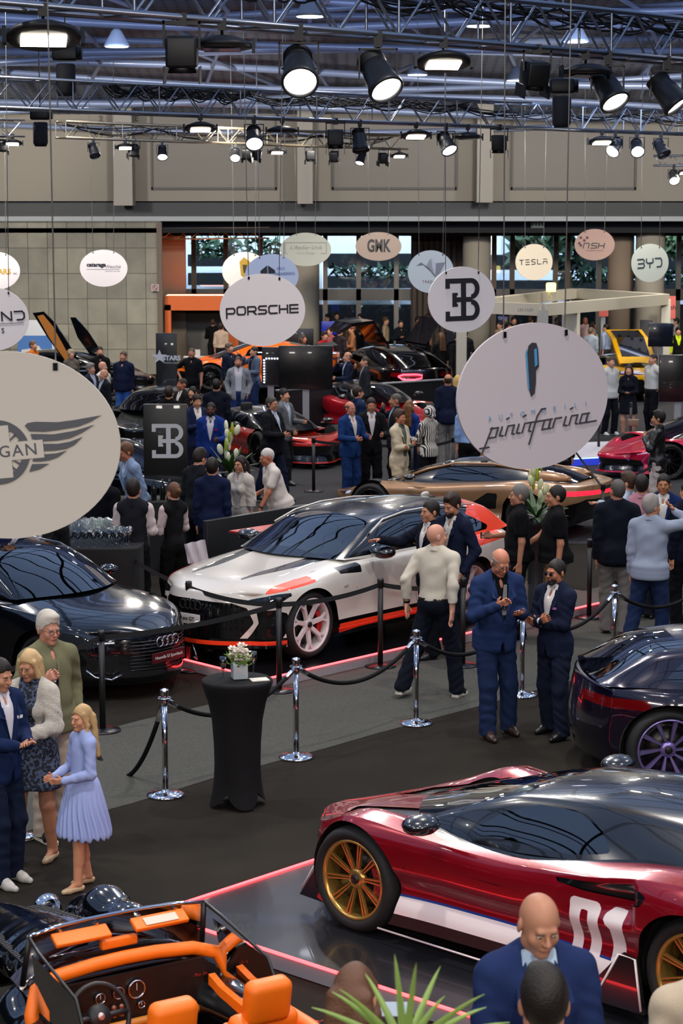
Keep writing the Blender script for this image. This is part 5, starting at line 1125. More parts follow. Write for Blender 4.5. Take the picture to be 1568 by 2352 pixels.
class Car:
    """x runs from the nose back, y to both sides; pieces(surface, list of (name, material, function, mode))"""
    def __init__(s, name, spec, paint, label, cat='car'):
        s.s = spec; s.root = empty(name); tag(s.root, label, cat); s.paint = paint; s.zw = spec['wr']
        A, T = body_surface(spec); s.arch = spec.get('arch', spec['wr'] + .045)
        for xw in spec['xw']: A, i, T = split(A, T, arch_fn(xw, s.zw + .005, s.arch)(A))
        s.A, s.T = A, T
    def cut(s, name, m, f, mode='both', inset=0.):
        s.A, i, s.T = split(s.A, s.T, f(s.A)); return emit_piece(name, s.A, i, m, s.root, mode, inset)
    def seam(s, pts, wdt=.004, surf=1, name='panel_gap'):   # a dark joint drawn on the side (x, z) or the deck (x, y)
        return s.cut(name, M_BLACK, lambda A: np.where(np.abs(A[:, 7] - surf) < .5, sdline(A[:, 0], A[:, 2] if surf != 0 else np.abs(A[:, 1]), pts) - wdt, 1.), inset=.003)
    def finish(s, name='body_shell'):
        o = emit_piece(name, s.A, s.T, s.paint, s.root); sp = s.s
        lin = MB(); tr = sp['track']
        for xw in sp['xw']:
            for sd in (-1, 1):
                R = s.arch + .012; n = 20; V = []; Fc = []
                for j in range(n + 1):
                    a = math.pi * (-.12 + 1.24 * j / n); V += [(xw + R * math.cos(a), sd * (tr - .10), s.zw + R * math.sin(a)), (xw + R * math.cos(a), sd * (tr - .32), s.zw + R * math.sin(a))]
                for j in range(n): Fc.append((2 * j, 2 * j + 1, 2 * j + 3, 2 * j + 2))
                Fc.append(tuple(range(1, 2 * n + 2, 2))); lin.add(V, Fc)
        lin.box((sp['L'] / 2 + .1, 0, sp.get('zfl', .24)), (sp['L'] - 1.4, tr * 1.45, .10))
        for a, b in ((.35, sp['xw'][0] - s.arch - .03), (sp['xw'][0] + s.arch + .03, sp['xw'][1] - s.arch - .03), (sp['xw'][1] + s.arch + .03, sp['L'] - .55)):
            if b > a and a > .4: lin.box(((a + b) / 2, 0, .30), (b - a, tr * 1.62, .22))
        lin.build('underbody', mat('underbody', '#050506', .8), s.root)
        return o
    def wheels(s, style, rc, cal=None, rim=None, width=.26, names=None, spin=.3):
        for k, xw in enumerate(s.s['xw']):
            for sd in (-1, 1):
                ww = width if k == 0 else width + .03
                wheel(s.root, (xw, sd * (s.s['track'] - ww / 2 - .025), s.s['wr']), s.s['wr'], rim or s.s['wr'] * .76, ww, sd, style, rc, cal, spin=spin + k * .2)
    def cabin(s, pieces, frame_m):
        A, T = cabin_surface(s.s)
        for nm, m, f, mode in pieces: A, i, T = split(A, T, f(A)); emit_piece(nm, A, i, m, s.root, mode)
        return emit_piece('roof', A, T, frame_m, s.root)
    def place(s, X, Y, heading, z=0.):
        s.root.location = (X, Y, z); s.root.rotation_euler = (0, 0, math.radians(heading + 180)); return s.root
def paint(name, col, rough=.28, metal=0., flake=None):
    m = mat(name, col, rough, metal, coat=1., coat_rough=.02); return m
GLASS_D = mat('tinted_glass', '#10161c', .03, 0., coat=.5, spec=.8)
G_WIND = glassm('windscreen_glass', '#8b9a9c'); G_SIDE = glassm('side_glass', '#4a5558'); G_DARK = glassm('privacy_glass', '#0d1012')
def seats(par, x0, y, z, m, w=.50, name='seat', rows=1):
    for sd in (-1, 1):
        q = MB(); q.box((x0, sd * y, z), (.50, w, .16), bev=.05); q.box((x0 + .27, sd * y, z + .33), (.14, w * .95, .60), bev=.05, M=None); q.box((x0 + .30, sd * y, z + .70), (.10, .26, .17), bev=.04); q.build(name, m, par)
def mirror(par, x, y, z, m, s=1.):
    for sd in (-1, 1):
        q = MB(); q.ball((x, sd * y, z), (.095 * s, .115 * s, .055 * s), 16); q.tube([(x, sd * (y - .16), z - .05), (x, sd * y, z - .04)], .02, 6); q.build('wing_mirror', m, par)
def side_poly(poly, surf=1, d=0.): return lambda A: np.where(np.abs(A[:, 7] - surf) < .5, sdpoly(A[:, 0], A[:, 2], poly) - d, 1.)
def deck_poly(poly, d=0.): return lambda A: np.where(A[:, 7] < .5, sdpoly(A[:, 0], np.abs(A[:, 1]), poly) - d, 1.)
def front_poly(poly, xmax=.6, d=0.): return lambda A: np.where((A[:, 7] > .5) & (A[:, 7] < 1.5), np.maximum(sdpoly(np.abs(A[:, 1]), A[:, 2], poly) - d, A[:, 0] - xmax), 1.)
def rear_poly(poly, xmin, d=0.): return lambda A: np.where((A[:, 7] > .5) & (A[:, 7] < 1.5), np.maximum(sdpoly(np.abs(A[:, 1]), A[:, 2], poly) - d, xmin - A[:, 0]), 1.)
# ------------------------------------------------------------------ white estate car on its low stage
M_WHT = paint('white_paint', '#c9c3ba', .3); M_ORG = paint('orange_foil', '#f0431c', .35); M_CARB = paint('carbon', '#0d0f13', .25); M_GRILL = mat('black_gloss', '#060607', .18, coat=.5)
M_BODYBLK = paint('gloss_black', '#07080a', .2)
def wagon(name, label, hero=True, pm=None, L=4.995, W_=.975, H_=1.47):
    s = dict(L=L, wr=.372, xw=(.94, 3.87), track=.955, arch=.412, n=150, m=30,
        yo=[(0, .62), (.12, .76), (.45, .875), (.94, .915), (1.7, .905), (3.3, .915), (3.87, .93), (4.5, .89), (4.85, .82), (L, .70)],
        zs=[(0, .745), (.25, .80), (.94, .865), (1.7, .935), (3.0, .965), (3.87, .99), (4.6, 1.00), (L, .98)],
        zc=[(0, .785), (.3, .89), (.94, .955), (1.55, 1.03), (1.9, 1.06), (3.0, 1.05), (4.6, 1.06), (L, 1.02)],
        p=3.6, bowf=.30, bfl=1.0, bowr=.22,
        of=[(0, 0), (.2, .035), (.55, .05), (.85, .05), (1, .04)], orr=[(0, 0), (.3, .04), (.6, .06), (1, -.02)],
        os=[(0, 0), (.12, .022), (.35, .030), (.6, .022), (.85, .045), (1, .005)],
        flare=[(.94, .042, .34), (3.87, .048, .36)], zb=[(0, .16), (.5, .18), (4.4, .19), (L, .24)],
        cab=dict(x=(1.62, 4.90), yb=[(1.62, .80), (2.4, .84), (3.9, .83), (4.6, .76), (4.90, .70)], zb=[(1.62, 1.0), (2.2, .975), (3.9, 1.00), (4.90, 1.03)],
            yr=[(1.62, .79), (1.95, .74), (2.45, .65), (3.2, .635), (4.2, .61), (4.60, .57), (4.90, .62)],
            zr=[(1.62, 1.005), (2.0, 1.17), (2.45, 1.355), (2.9, 1.405), (3.5, 1.40), (4.2, 1.345), (4.55, 1.285), (4.90, 1.05)],
            zt=[(1.62, 1.03), (2.0, 1.21), (2.45, 1.405), (2.95, 1.465), (3.6, 1.46), (4.3, 1.405), (4.62, 1.34), (4.90, 1.06)], bow=.30, bowr=.06, br=.5, bf=1.1))
    c = Car(name, s, pm or M_WHT, label); R = c.root
    return c, s, R
c, s, R = wagon('estate_car', 'white estate car with orange trim, black bonnet stripes and white wheels')
side = lambda A: (A[:, 7] > .5) & (A[:, 7] < 1.5)
# front face
gr = c.cut('grille', M_GRILL, front_poly([(0, .275), (.54, .275), (.66, .46), (.60, .62), (.47, .675), (0, .70)], .5), inset=.02)
c.cut('air_intake', M_GRILL, lambda A: np.where(side(A), np.maximum(sdpoly(np.abs(A[:, 1]), A[:, 2], [(.60, .27), (.88, .27), (.92, .42), (.90, .56), (.84, .60), (.68, .60), (.71, .46)]), A[:, 0] - .62), 1.), 'sep', .02)
c.cut('headlight', mat('headlamp', '#15181c', .05, .3, coat=1.), lambda A: np.where(side(A), np.maximum(sdpoly(np.abs(A[:, 1]), A[:, 2], [(.54, .680), (.74, .650), (.86, .665), (.93, .775), (.84, .770), (.62, .715)]), A[:, 0] - .62), 1.), 'sep')
c.cut('front_splitter', M_ORG, lambda A: np.where(side(A), np.maximum(np.abs(A[:, 2] - .235) - .024, A[:, 0] - .56), 1.))
c.cut('bumper_lip', M_GRILL, lambda A: np.where(side(A), np.maximum(A[:, 2] - .29, A[:, 0] - .56), 1.))
c.cut('side_skirt_stripe', M_ORG, lambda A: np.where(side(A), sdpoly(A[:, 0], A[:, 2], [(1.36, .22), (1.75, .25), (3.40, .25), (3.46, .33), (1.36, .33)]), 1.))
c.cut('side_skirt', M_GRILL, lambda A: np.where(side(A), sdpoly(A[:, 0], A[:, 2], [(1.30, .1), (3.5, .1), (3.5, .375), (1.30, .375)]), 1.))
c.cut('rear_diffuser', M_GRILL, lambda A: np.where(side(A), np.maximum(A[:, 2] - .36, 4.35 - A[:, 0]), 1.))
c.cut('tail_light', mat('tail_red', '#5a0508', .1, coat=1), rear_poly([(.35, .86), (.95, .83), (.95, .93), (.35, .93)], 4.55), 'sep')
# deck: bonnet stripes, orange wing tips
c.cut('bonnet_stripe', M_CARB, deck_poly([(.26, .36), (.75, .33), (1.72, .44), (1.72, .66), (1.2, .57), (.75, .46)]), 'sep')
c.cut('wing_flash', M_ORG, lambda A: np.where(A[:, 7] < .5, sdpoly(A[:, 0], np.abs(A[:, 1]), [(.34, .74), (.98, .80), (1.02, .96), (.20, .96)]), np.where(side(A), np.maximum(np.maximum(A[:, 2] - 2, .80 - A[:, 2] + (A[:, 0] - .3) * .05), A[:, 0] - 1.0) + .02, 1.)), 'sep')
c.cut('wing_stripe', M_CARB, lambda A: np.where(side(A), sdpoly(A[:, 0], A[:, 2], [(1.40, .885), (1.78, .86), (1.78, .99), (1.40, .965)]), np.where(A[:, 7] < .5, sdpoly(A[:, 0], np.abs(A[:, 1]), [(1.40, .82), (1.78, .84), (1.78, .98), (1.40, .98)]), 1.)), 'sep')
c.cut('rear_quarter_band', M_ORG, lambda A: np.where(side(A) | (A[:, 7] < .5), np.maximum(sdpoly(A[:, 0], A[:, 2], [(3.72, .90), (4.50, .935), (4.50, 1.2), (3.72, 1.2)]), .55 - np.abs(A[:, 1])), 1.), 'sep')
c.seam([(.50, .80), (1.72, .72)], surf=0); c.seam([(1.72, .96), (1.69, .70), (1.40, .40)]); c.seam([(2.75, .97), (2.76, .40)]); c.seam([(1.62, .385), (3.3, .385)], .003)
c.seam([(3.60, .97), (3.62, .80), (3.45, .60)])
c.cut('front_door', M_WHT, side_poly([(1.76, .39), (2.74, .39), (2.74, 1.1), (1.76, 1.1)]), 'sep'); c.cut('rear_door', M_WHT, side_poly([(2.78, .39), (3.44, .39), (3.44, .6), (3.60, .8), (3.60, 1.1), (2.78, 1.1)]), 'sep')
c.finish()
win1 = [(2.02, 1.035), (2.72, 1.045), (2.72, 1.345), (2.55, 1.325), (2.42, 1.275)]; win2 = [(2.80, 1.045), (3.56, 1.05), (3.60, 1.345), (3.3, 1.36), (2.80, 1.348)]; win3 = [(3.66, 1.05), (4.32, 1.065), (4.36, 1.095), (4.02, 1.25), (3.68, 1.33)]
cs = lambda A: A[:, 6] - .41
c.cabin([('front_side_window', G_SIDE, lambda A: np.maximum(sdpoly(A[:, 0], A[:, 2], win1) - .012, cs(A)), 'sep'), ('rear_side_window', G_DARK, lambda A: np.maximum(sdpoly(A[:, 0], A[:, 2], win2) - .012, cs(A)), 'sep'),
    ('quarter_window', G_DARK, lambda A: np.maximum(sdpoly(A[:, 0], A[:, 2], win3) - .01, cs(A)), 'sep'),
    ('windscreen', G_WIND, lambda A: np.maximum(np.maximum(.47 - A[:, 6], A[:, 0] - 2.30 - .10 * np.clip(A[:, 6] - .5, 0, 1)), 1.5 - A[:, 0]), 'both'),
    ('rear_window', G_DARK, lambda A: np.maximum(.50 - A[:, 6], 4.52 - A[:, 0]) + .02, 'both'),
    ('rear_pillar', M_ORG, lambda A: np.maximum(np.maximum(A[:, 6] - .60, 3.66 - A[:, 0] - (A[:, 2] < 1.10) * .2 + (A[:, 2] - 1.05) * 1.6), -9.), 'sep'),
    ('roof_spoiler', M_ORG, lambda A: np.where(A[:, 0] > 4.0, np.maximum(4.24 - A[:, 0], -1.), 1.), 'both'),
    ('lower_pillar', M_WHT, lambda A: A[:, 2] - 1.015, 'both')], M_BODYBLK)
# roof rails, mirrors, interior
for sd in (-1, 1):
    MB().tube([(2.15, -sd * .738, 1.245), (2.45, -sd * .672, 1.365), (2.9, -sd * .655, 1.417), (3.5, -sd * .652, 1.415), (4.2, -sd * .63, 1.36)], .012, 6).build('roof_rail', M_WHT, R)
MB().ball((4.1, 0, 1.44), (.09, .02, .035), 10).build('roof_aerial', M_WHT, R)
mirror(R, 2.02, 1.04, 1.07, M_CARB, 1.35)
M_INT = mat('car_interior', '#0a0a0b', .7)
seats(R, 2.75, .37, .55, M_INT); seats(R, 3.55, .37, .58, M_INT)
MB().box((1.95, 0, .90), (.45, 1.35, .16), bev=.05).build('dashboard', M_INT, R)
MB().tube([(2.22 + .05 * math.sin(a), -.37 + .18 * math.cos(a), .95 + .17 * math.sin(a)) for a in np.linspace(0, 2 * math.pi, 20)[:-1]], .014, 6, closed=True).build('steering_wheel', M_INT, R)
# grille mesh, plate, wordmark, light strips
q = MB()
for r_ in range(9):
    z = .31 + r_ * .042
    for k in range(-12, 13): q.box((.012 + .30 * (abs(k * .046) / .62)**2.2 - .03, k * .046 + (r_ % 2) * .023, z), (.03, .006, .05), rz=0, M=None)
q.build('grille_mesh', mat('grille_mesh', '#16171a', .3, .5, coat=.4), gr)
T_F = lambda x, y, z, sc=1.: Matrix.Translation((x, y, z)) @ Matrix.Rotation(math.radians(-90), 4, 'Z') @ Matrix.Rotation(math.radians(90), 4, 'X')
pl = MB().box((-.052, .10, .475), (.012, .52, .115), bev=.003).build('number_plate', mat('plate', '#b9b2b0', .5), R)
q = MB(); text_mesh(q, 'RS 6 avant GT', .062, T_F(-.060, .10, .475)); q.build('plate_lettering', M_BLACK, pl)
q = MB()
for k in range(4): q.tube([(-.035 - .0, .0 + (k - 1.5) * .075 + .048 * math.cos(a), .63 + .048 * math.sin(a)) for a in np.linspace(0, 2 * math.pi, 18)[:-1]], .006, 6, closed=True)
q.build('ring_emblem', M_BLACK, R)
T_S = Matrix.Translation((1.46, -.968, .74)) @ Matrix.Rotation(math.radians(90), 4, 'X')
q = MB(); text_mesh(q, 'GT', .036, T_S, shear=.3, sx=1.5); q.build('side_lettering', M_BLACK, R)
c.wheels('seven', '#cfc6c6', '#a01010', rim=.298, width=.275, spin=.2)
WHITE_CAR = c
# ------------------------------------------------------------------ deep red supercar with gold wheels and 01 on its flank
M_RED = paint('deep_red_paint', '#86081a', .25, .35); M_NAVY = mat('navy_line', '#10307a', .3, coat=.5); M_WSTR = mat('white_foil', '#d6cccc', .35, coat=.4)
side = lambda A: (A[:, 7] > .5) & (A[:, 7] < 1.5)
def on_side(poly, d=0.): return lambda A: np.where(side(A), sdpoly(A[:, 0], A[:, 2], poly) - d, 1.)
s = dict(L=4.65, wr=.365, xw=(1.02, 3.80), track=.985, arch=.405, n=160, m=36,
    yo=[(0, .50), (.15, .72), (.5, .86), (1.02, .93), (1.8, .88), (2.4, .87), (3.2, .95), (3.78, .97), (4.3, .90), (4.65, .74)],
    zs=[(0, .58), (.4, .69), (1.02, .80), (1.6, .76), (2.2, .74), (2.9, .80), (3.5, .88), (4.1, .90), (4.65, .86)],
    zc=[(0, .53), (.4, .62), (1.02, .72), (1.6, .80), (2.2, .86), (3.2, .94), (4.0, .93), (4.65, .90)], p=3.0, bowf=.42, bfl=1.1, bowr=.25,
    fen=[(1.05, .42, .075, .80, .16), (3.70, .5, .06, .86, .16)], dish=[(1.15, .5, -.035, .45, .16)],
    of=[(0, 0), (.2, .02), (.55, -.01), (.8, .0), (1, .06)], orr=[(0, 0), (.4, .05), (1, -.15)], os=[(0, 0), (.15, .03), (.38, .02), (.60, -.035), (.82, .02), (1, .03)],
    flare=[(1.02, .045, .36), (3.78, .055, .42)], zb=[(0, .12), (.5, .13), (4.0, .14), (4.65, .3)], scoop=[(2.75, 3.35, .06, .34, .09)],
    cab=dict(x=(1.42, 4.45), yb=[(1.42, .66), (2.0, .76), (2.8, .76), (3.6, .62), (4.45, .46)], zb=[(1.42, .78), (2.0, .775), (2.8, .84), (3.6, .92), (4.45, .92)],
        yr=[(1.42, .64), (1.8, .62), (2.3, .54), (3.0, .50), (3.8, .42), (4.45, .40)], zr=[(1.42, .79), (1.8, .93), (2.3, 1.10), (2.8, 1.14), (3.4, 1.10), (4.0, 1.0), (4.45, .93)],
        zt=[(1.42, .80), (1.8, .96), (2.35, 1.15), (2.8, 1.20), (3.3, 1.185), (3.9, 1.07), (4.45, .95)], bow=.42, bf=1.2, bowr=.0))
c = Car('sports_car', s, M_RED, 'deep red sports car with gold wheels, black roof and the number 01'); R = c.root
c.cut('headlight', mat('headlamp', '#15181c', .05, .3, coat=1.), lambda A: np.where(side(A), np.maximum(sdpoly(np.abs(A[:, 1]), A[:, 2], [(.62, .47), (.80, .50), (.88, .60), (.80, .60), (.66, .53)]), A[:, 0] - .6), 1.), 'sep')
c.cut('front_intake', M_GRILL, front_poly([(0, .17), (.70, .17), (.62, .33), (0, .36)], .6), inset=.03)
c.cut('splitter', M_WSTR, lambda A: np.where(side(A), np.maximum(np.abs(A[:, 2] - .15) - .022, A[:, 0] - .52), 1.))
c.cut('side_skirt', M_BLACK, on_side([(1.3, .0), (3.55, .0), (3.55, .215), (1.3, .215)]))
def digit0(A):
    o = sdpoly(A[:, 0], A[:, 2], [(2.90, .30), (3.07, .30), (3.07, .64), (2.90, .64)]) - .035; i = sdpoly(A[:, 0], A[:, 2], [(2.965, .345), (3.005, .345), (3.005, .595), (2.965, .595)]) - .012
    return np.where(side(A), np.maximum(o, -i), 1.)
c.cut('race_number', M_WSTR, digit0, 'sep'); c.cut('race_number', M_WSTR, on_side([(3.20, .265), (3.305, .265), (3.305, .675), (3.21, .675), (3.145, .62), (3.145, .555), (3.20, .57)]), 'sep')
c.cut('sill_stripe', M_WSTR, on_side([(1.3, .20), (3.6, .20), (3.6, .335), (1.3, .335)]), 'sep')
c.cut('sill_pinstripe', M_NAVY, on_side([(1.3, .30), (3.6, .30), (3.6, .35), (1.3, .35)]), 'sep')
c.cut('side_intake', M_CARB, on_side([(2.70, .80), (2.86, .835), (3.34, .845), (3.48, .81), (3.44, .75), (2.98, .735), (2.76, .745)], .01), 'sep', .012)
c.cut('bonnet_vent', M_CARB, deck_poly([(.40, .22), (1.25, .20), (1.40, .60), (1.12, .64), (.50, .48)]), 'sep', .012)
c.cut('cowl_panel', M_BODYBLK, lambda A: np.where(A[:, 7] < .5, np.maximum(sdpoly(A[:, 0], np.abs(A[:, 1]), [(.98, 0), (1.15, .45), (1.48, .78), (1.9, .84), (1.9, 0)]), -9), 1.))
c.cut('engine_cover', M_BODYBLK, lambda A: np.where(A[:, 7] < .5, sdpoly(A[:, 0], np.abs(A[:, 1]), [(1.9, 0), (1.9, .80), (2.6, .80), (3.4, .74), (4.4, .60), (4.6, 0)]), 1.))
c.seam([(1.52, .86), (1.50, .62), (1.44, .36)]); c.seam([(2.72, .9), (2.66, .60), (2.60, .36)]); c.seam([(.42, .74), (.62, .86), (1.05, .90)], surf=0)
c.seam([(1.50, .64), (2.0, .60), (2.66, .585)], .0035, name='coachline')
c.cut('door', M_RED, on_side([(1.52, .36), (2.61, .36), (2.67, .6), (2.72, 1.0), (1.52, 1.0)]), 'sep')
c.finish()
win = [(1.92, .85), (2.72, .875), (2.98, .925), (2.86, 1.02), (2.62, 1.075), (2.34, 1.06), (2.12, .985)]
c.cabin([('side_window', G_SIDE, lambda A: np.maximum(sdpoly(A[:, 0], A[:, 2], win) - .015, A[:, 6] - .415), 'sep'),
    ('windscreen', G_WIND, lambda A: np.maximum(.46 - A[:, 6], A[:, 0] - 2.16 - .10 * np.clip(A[:, 6] - .5, 0, 1)), 'both')], M_BODYBLK)
for sd in (-1, 1):
    MB().prism([(3.20, .10), (3.52, .10), (3.50, .13), (3.44, .42), (3.34, .44), (3.14, .22)], sd * 1.0, sd * 1.045).build('winglet', M_CARB, R)
    MB().tube([(3.00, sd * 1.045, .115), (3.20, sd * 1.05, .20), (3.33, sd * 1.05, .44), (3.45, sd * 1.05, .43), (3.50, sd * 1.05, .12)], .008, 6).build('winglet_edge', M_WSTR, R)
    MB().prism([(.42, .11), (.66, .10), (.64, .34), (.58, .34)], sd * .80, sd * .84).build('dive_plane', M_CARB, R)
    MB().tube([(.44, sd * .845, .15), (.57, sd * .845, .35), (.63, sd * .845, .35), (.67, sd * .845, .11)], .006, 6).build('dive_plane_edge', M_WSTR, R)
    MB().tube([(1.30, sd * .985, .105), (3.2, sd * 1.0, .105)], .007, 6).build('skirt_edge', M_WSTR, R)
q = MB()
for sd in (-1, 1): q.tube([(1.70, sd * .95, .87), (1.78, sd * 1.08, .90)], .014, 6)
q.build('mirror_stalk', M_BODYBLK, R); mirror(R, 1.76, 1.07, .93, M_CARB, 1.25)
seats(R, 2.45, .33, .36, M_INT); MB().box((1.82, 0, .74), (.5, 1.2, .16), bev=.05).build('dashboard', M_INT, R)
MB().tube([(2.12 + .06 * math.sin(a), -.33 + .17 * math.cos(a), .82 + .16 * math.sin(a)) for a in np.linspace(0, 2 * math.pi, 20)[:-1]], .015, 6, closed=True).build('steering_wheel', M_INT, R)
c.wheels('twin10', '#b8924a', '#7a1010', rim=.275, width=.28, spin=.1)
c.place(-.02, 15.42, 136.4, .12); RED_CAR = c

# ------------------------------------------------------------------ generic builders for the other cars
def low_car(label, pm, roofm, L=4.6, H=1.18, wd=.98, wst='ten', rc='#2a2a2c', wr=.35, xw=(1.0, 3.65), top='coupe', name='sports_car', cal=None, tail=None, quick=True, glass=None, nose=.50, arcm=None):
    k = H / 1.18
    s = dict(L=L, wr=wr, xw=xw, track=wd, n=70 if quick else 120, m=16 if quick else 26, k=14 if quick else 24,
        yo=[(0, wd * .5), (.15, wd * .74), (.5, wd * .87), (xw[0], wd * .945), (L * .42, wd * .91), (L * .6, wd * .93), (xw[1], wd * .98), (L - .3, wd * .9), (L, wd * .72)],
        zs=[(0, nose), (.4, nose + .12), (xw[0], .74 * k), (L * .4, .74 * k), (L * .62, .82 * k), (xw[1], .88 * k), (L, .86 * k)],
        zc=[(0, nose - .03), (.4, nose + .05), (xw[0], .68 * k), (L * .36, .80 * k), (L * .5, .85 * k), (xw[1], .90 * k), (L, .88 * k)], p=3., bowf=.4, bfl=1.1, bowr=.22,
        fen=[(xw[0], .42, .06, .80, .18), (xw[1], .5, .05, .86, .18)],
        of=[(0, 0), (.2, .02), (.55, 0), (1, .05)], orr=[(0, 0), (.4, .05), (1, -.12)], os=[(0, 0), (.15, .03), (.4, .02), (.60, -.03), (.82, .02), (1, .03)],
        flare=[(xw[0], .04, .36), (xw[1], .05, .42)], zb=[(0, .13), (L - .6, .15), (L, .3)],
        cab=dict(n=50, x=(L * .30, L * .93), yb=[(L * .30, .66), (L * .45, .74), (L * .62, .72), (L * .93, .48)], zb=[(L * .30, .76 * k), (L * .45, .77 * k), (L * .62, .82 * k), (L * .93, .88 * k)],
            yr=[(L * .30, .64), (L * .4, .60), (L * .5, .53), (L * .66, .50), (L * .93, .42)], zr=[(L * .30, .77 * k), (L * .4, .95 * k), (L * .5, 1.09 * k), (L * .64, 1.11 * k), (L * .8, 1.03 * k), (L * .93, .90 * k)],
            zt=[(L * .30, .78 * k), (L * .4, .98 * k), (L * .5, 1.14 * k), (L * .62, H), (L * .8, 1.08 * k), (L * .93, .92 * k)], bow=.4, bowr=0.))
    c = Car(name, s, pm, label); R = c.root
    c.cut('headlight', mat('headlamp_lit', '#222222', .1, emit='#cfd8ff', es=.6), lambda A: np.where(side(A), np.maximum(sdpoly(np.abs(A[:, 1]), A[:, 2], [(wd * .62, nose - .02), (wd * .86, nose + .03), (wd * .9, nose + .09), (wd * .66, nose + .03)]), A[:, 0] - .7), 1.), 'sep')
    c.cut('front_intake', M_GRILL, front_poly([(0, .16), (wd * .8, .16), (wd * .75, nose - .12), (0, nose - .10)], .6), inset=.02)
    c.cut('tail_light', tail or mat('tail_red', '#5a0508', .1, coat=1), rear_poly([(0, .72 * k), (wd * .9, .72 * k), (wd * .95, .80 * k), (0, .78 * k)], L - .5))
    c.cut('rear_diffuser', M_GRILL, rear_poly([(0, 0), (1.2, 0), (1.2, .45), (wd * .6, .64), (0, .64)], L - .35))
    c.cut('side_skirt', M_BLACK, on_side([(xw[0] + .25, .0), (xw[1] - .25, .0), (xw[1] - .25, .23), (xw[0] + .25, .23)]))
    c.cut('side_intake', M_BLACK, on_side([(L * .57, .42), (L * .66, .70), (L * .70, .70), (L * .69, .45)]), 'sep', .01)
    c.seam([(L * .33, .9), (L * .33, .3)]); c.seam([(L * .56, .9), (L * .56, .3)])
    c.cut('door', pm, on_side([(L * .331, .25), (L * .56, .25), (L * .56, 1.0), (L * .331, 1.0)]), 'sep')
    c.finish(); g = glass or G_DARK
    win = [(L * .43, .84 * k), (L * .60, .87 * k), (L * .68, .93 * k), (L * .6, 1.04 * k), (L * .5, 1.05 * k), (L * .45, .98 * k)]
    if top == 'coupe':
        c.cabin([('side_window', g, lambda A: np.maximum(sdpoly(A[:, 0], A[:, 2], win) - .01, A[:, 6] - .415), 'sep'),
            ('windscreen', G_WIND if not glass else glass, lambda A: np.maximum(.46 - A[:, 6], A[:, 0] - L * .47), 'both'), ('rear_window', g, lambda A: np.maximum(.52 - A[:, 6], L * .70 - A[:, 0]), 'both')], roofm)
        seats(R, L * .53, .33, .36, M_INT)
    mirror(R, L * .38, wd * 1.04, .90 * k, roofm)
    c.wheels(wst, rc, cal, rim=wr * .76, width=.27)
    return c
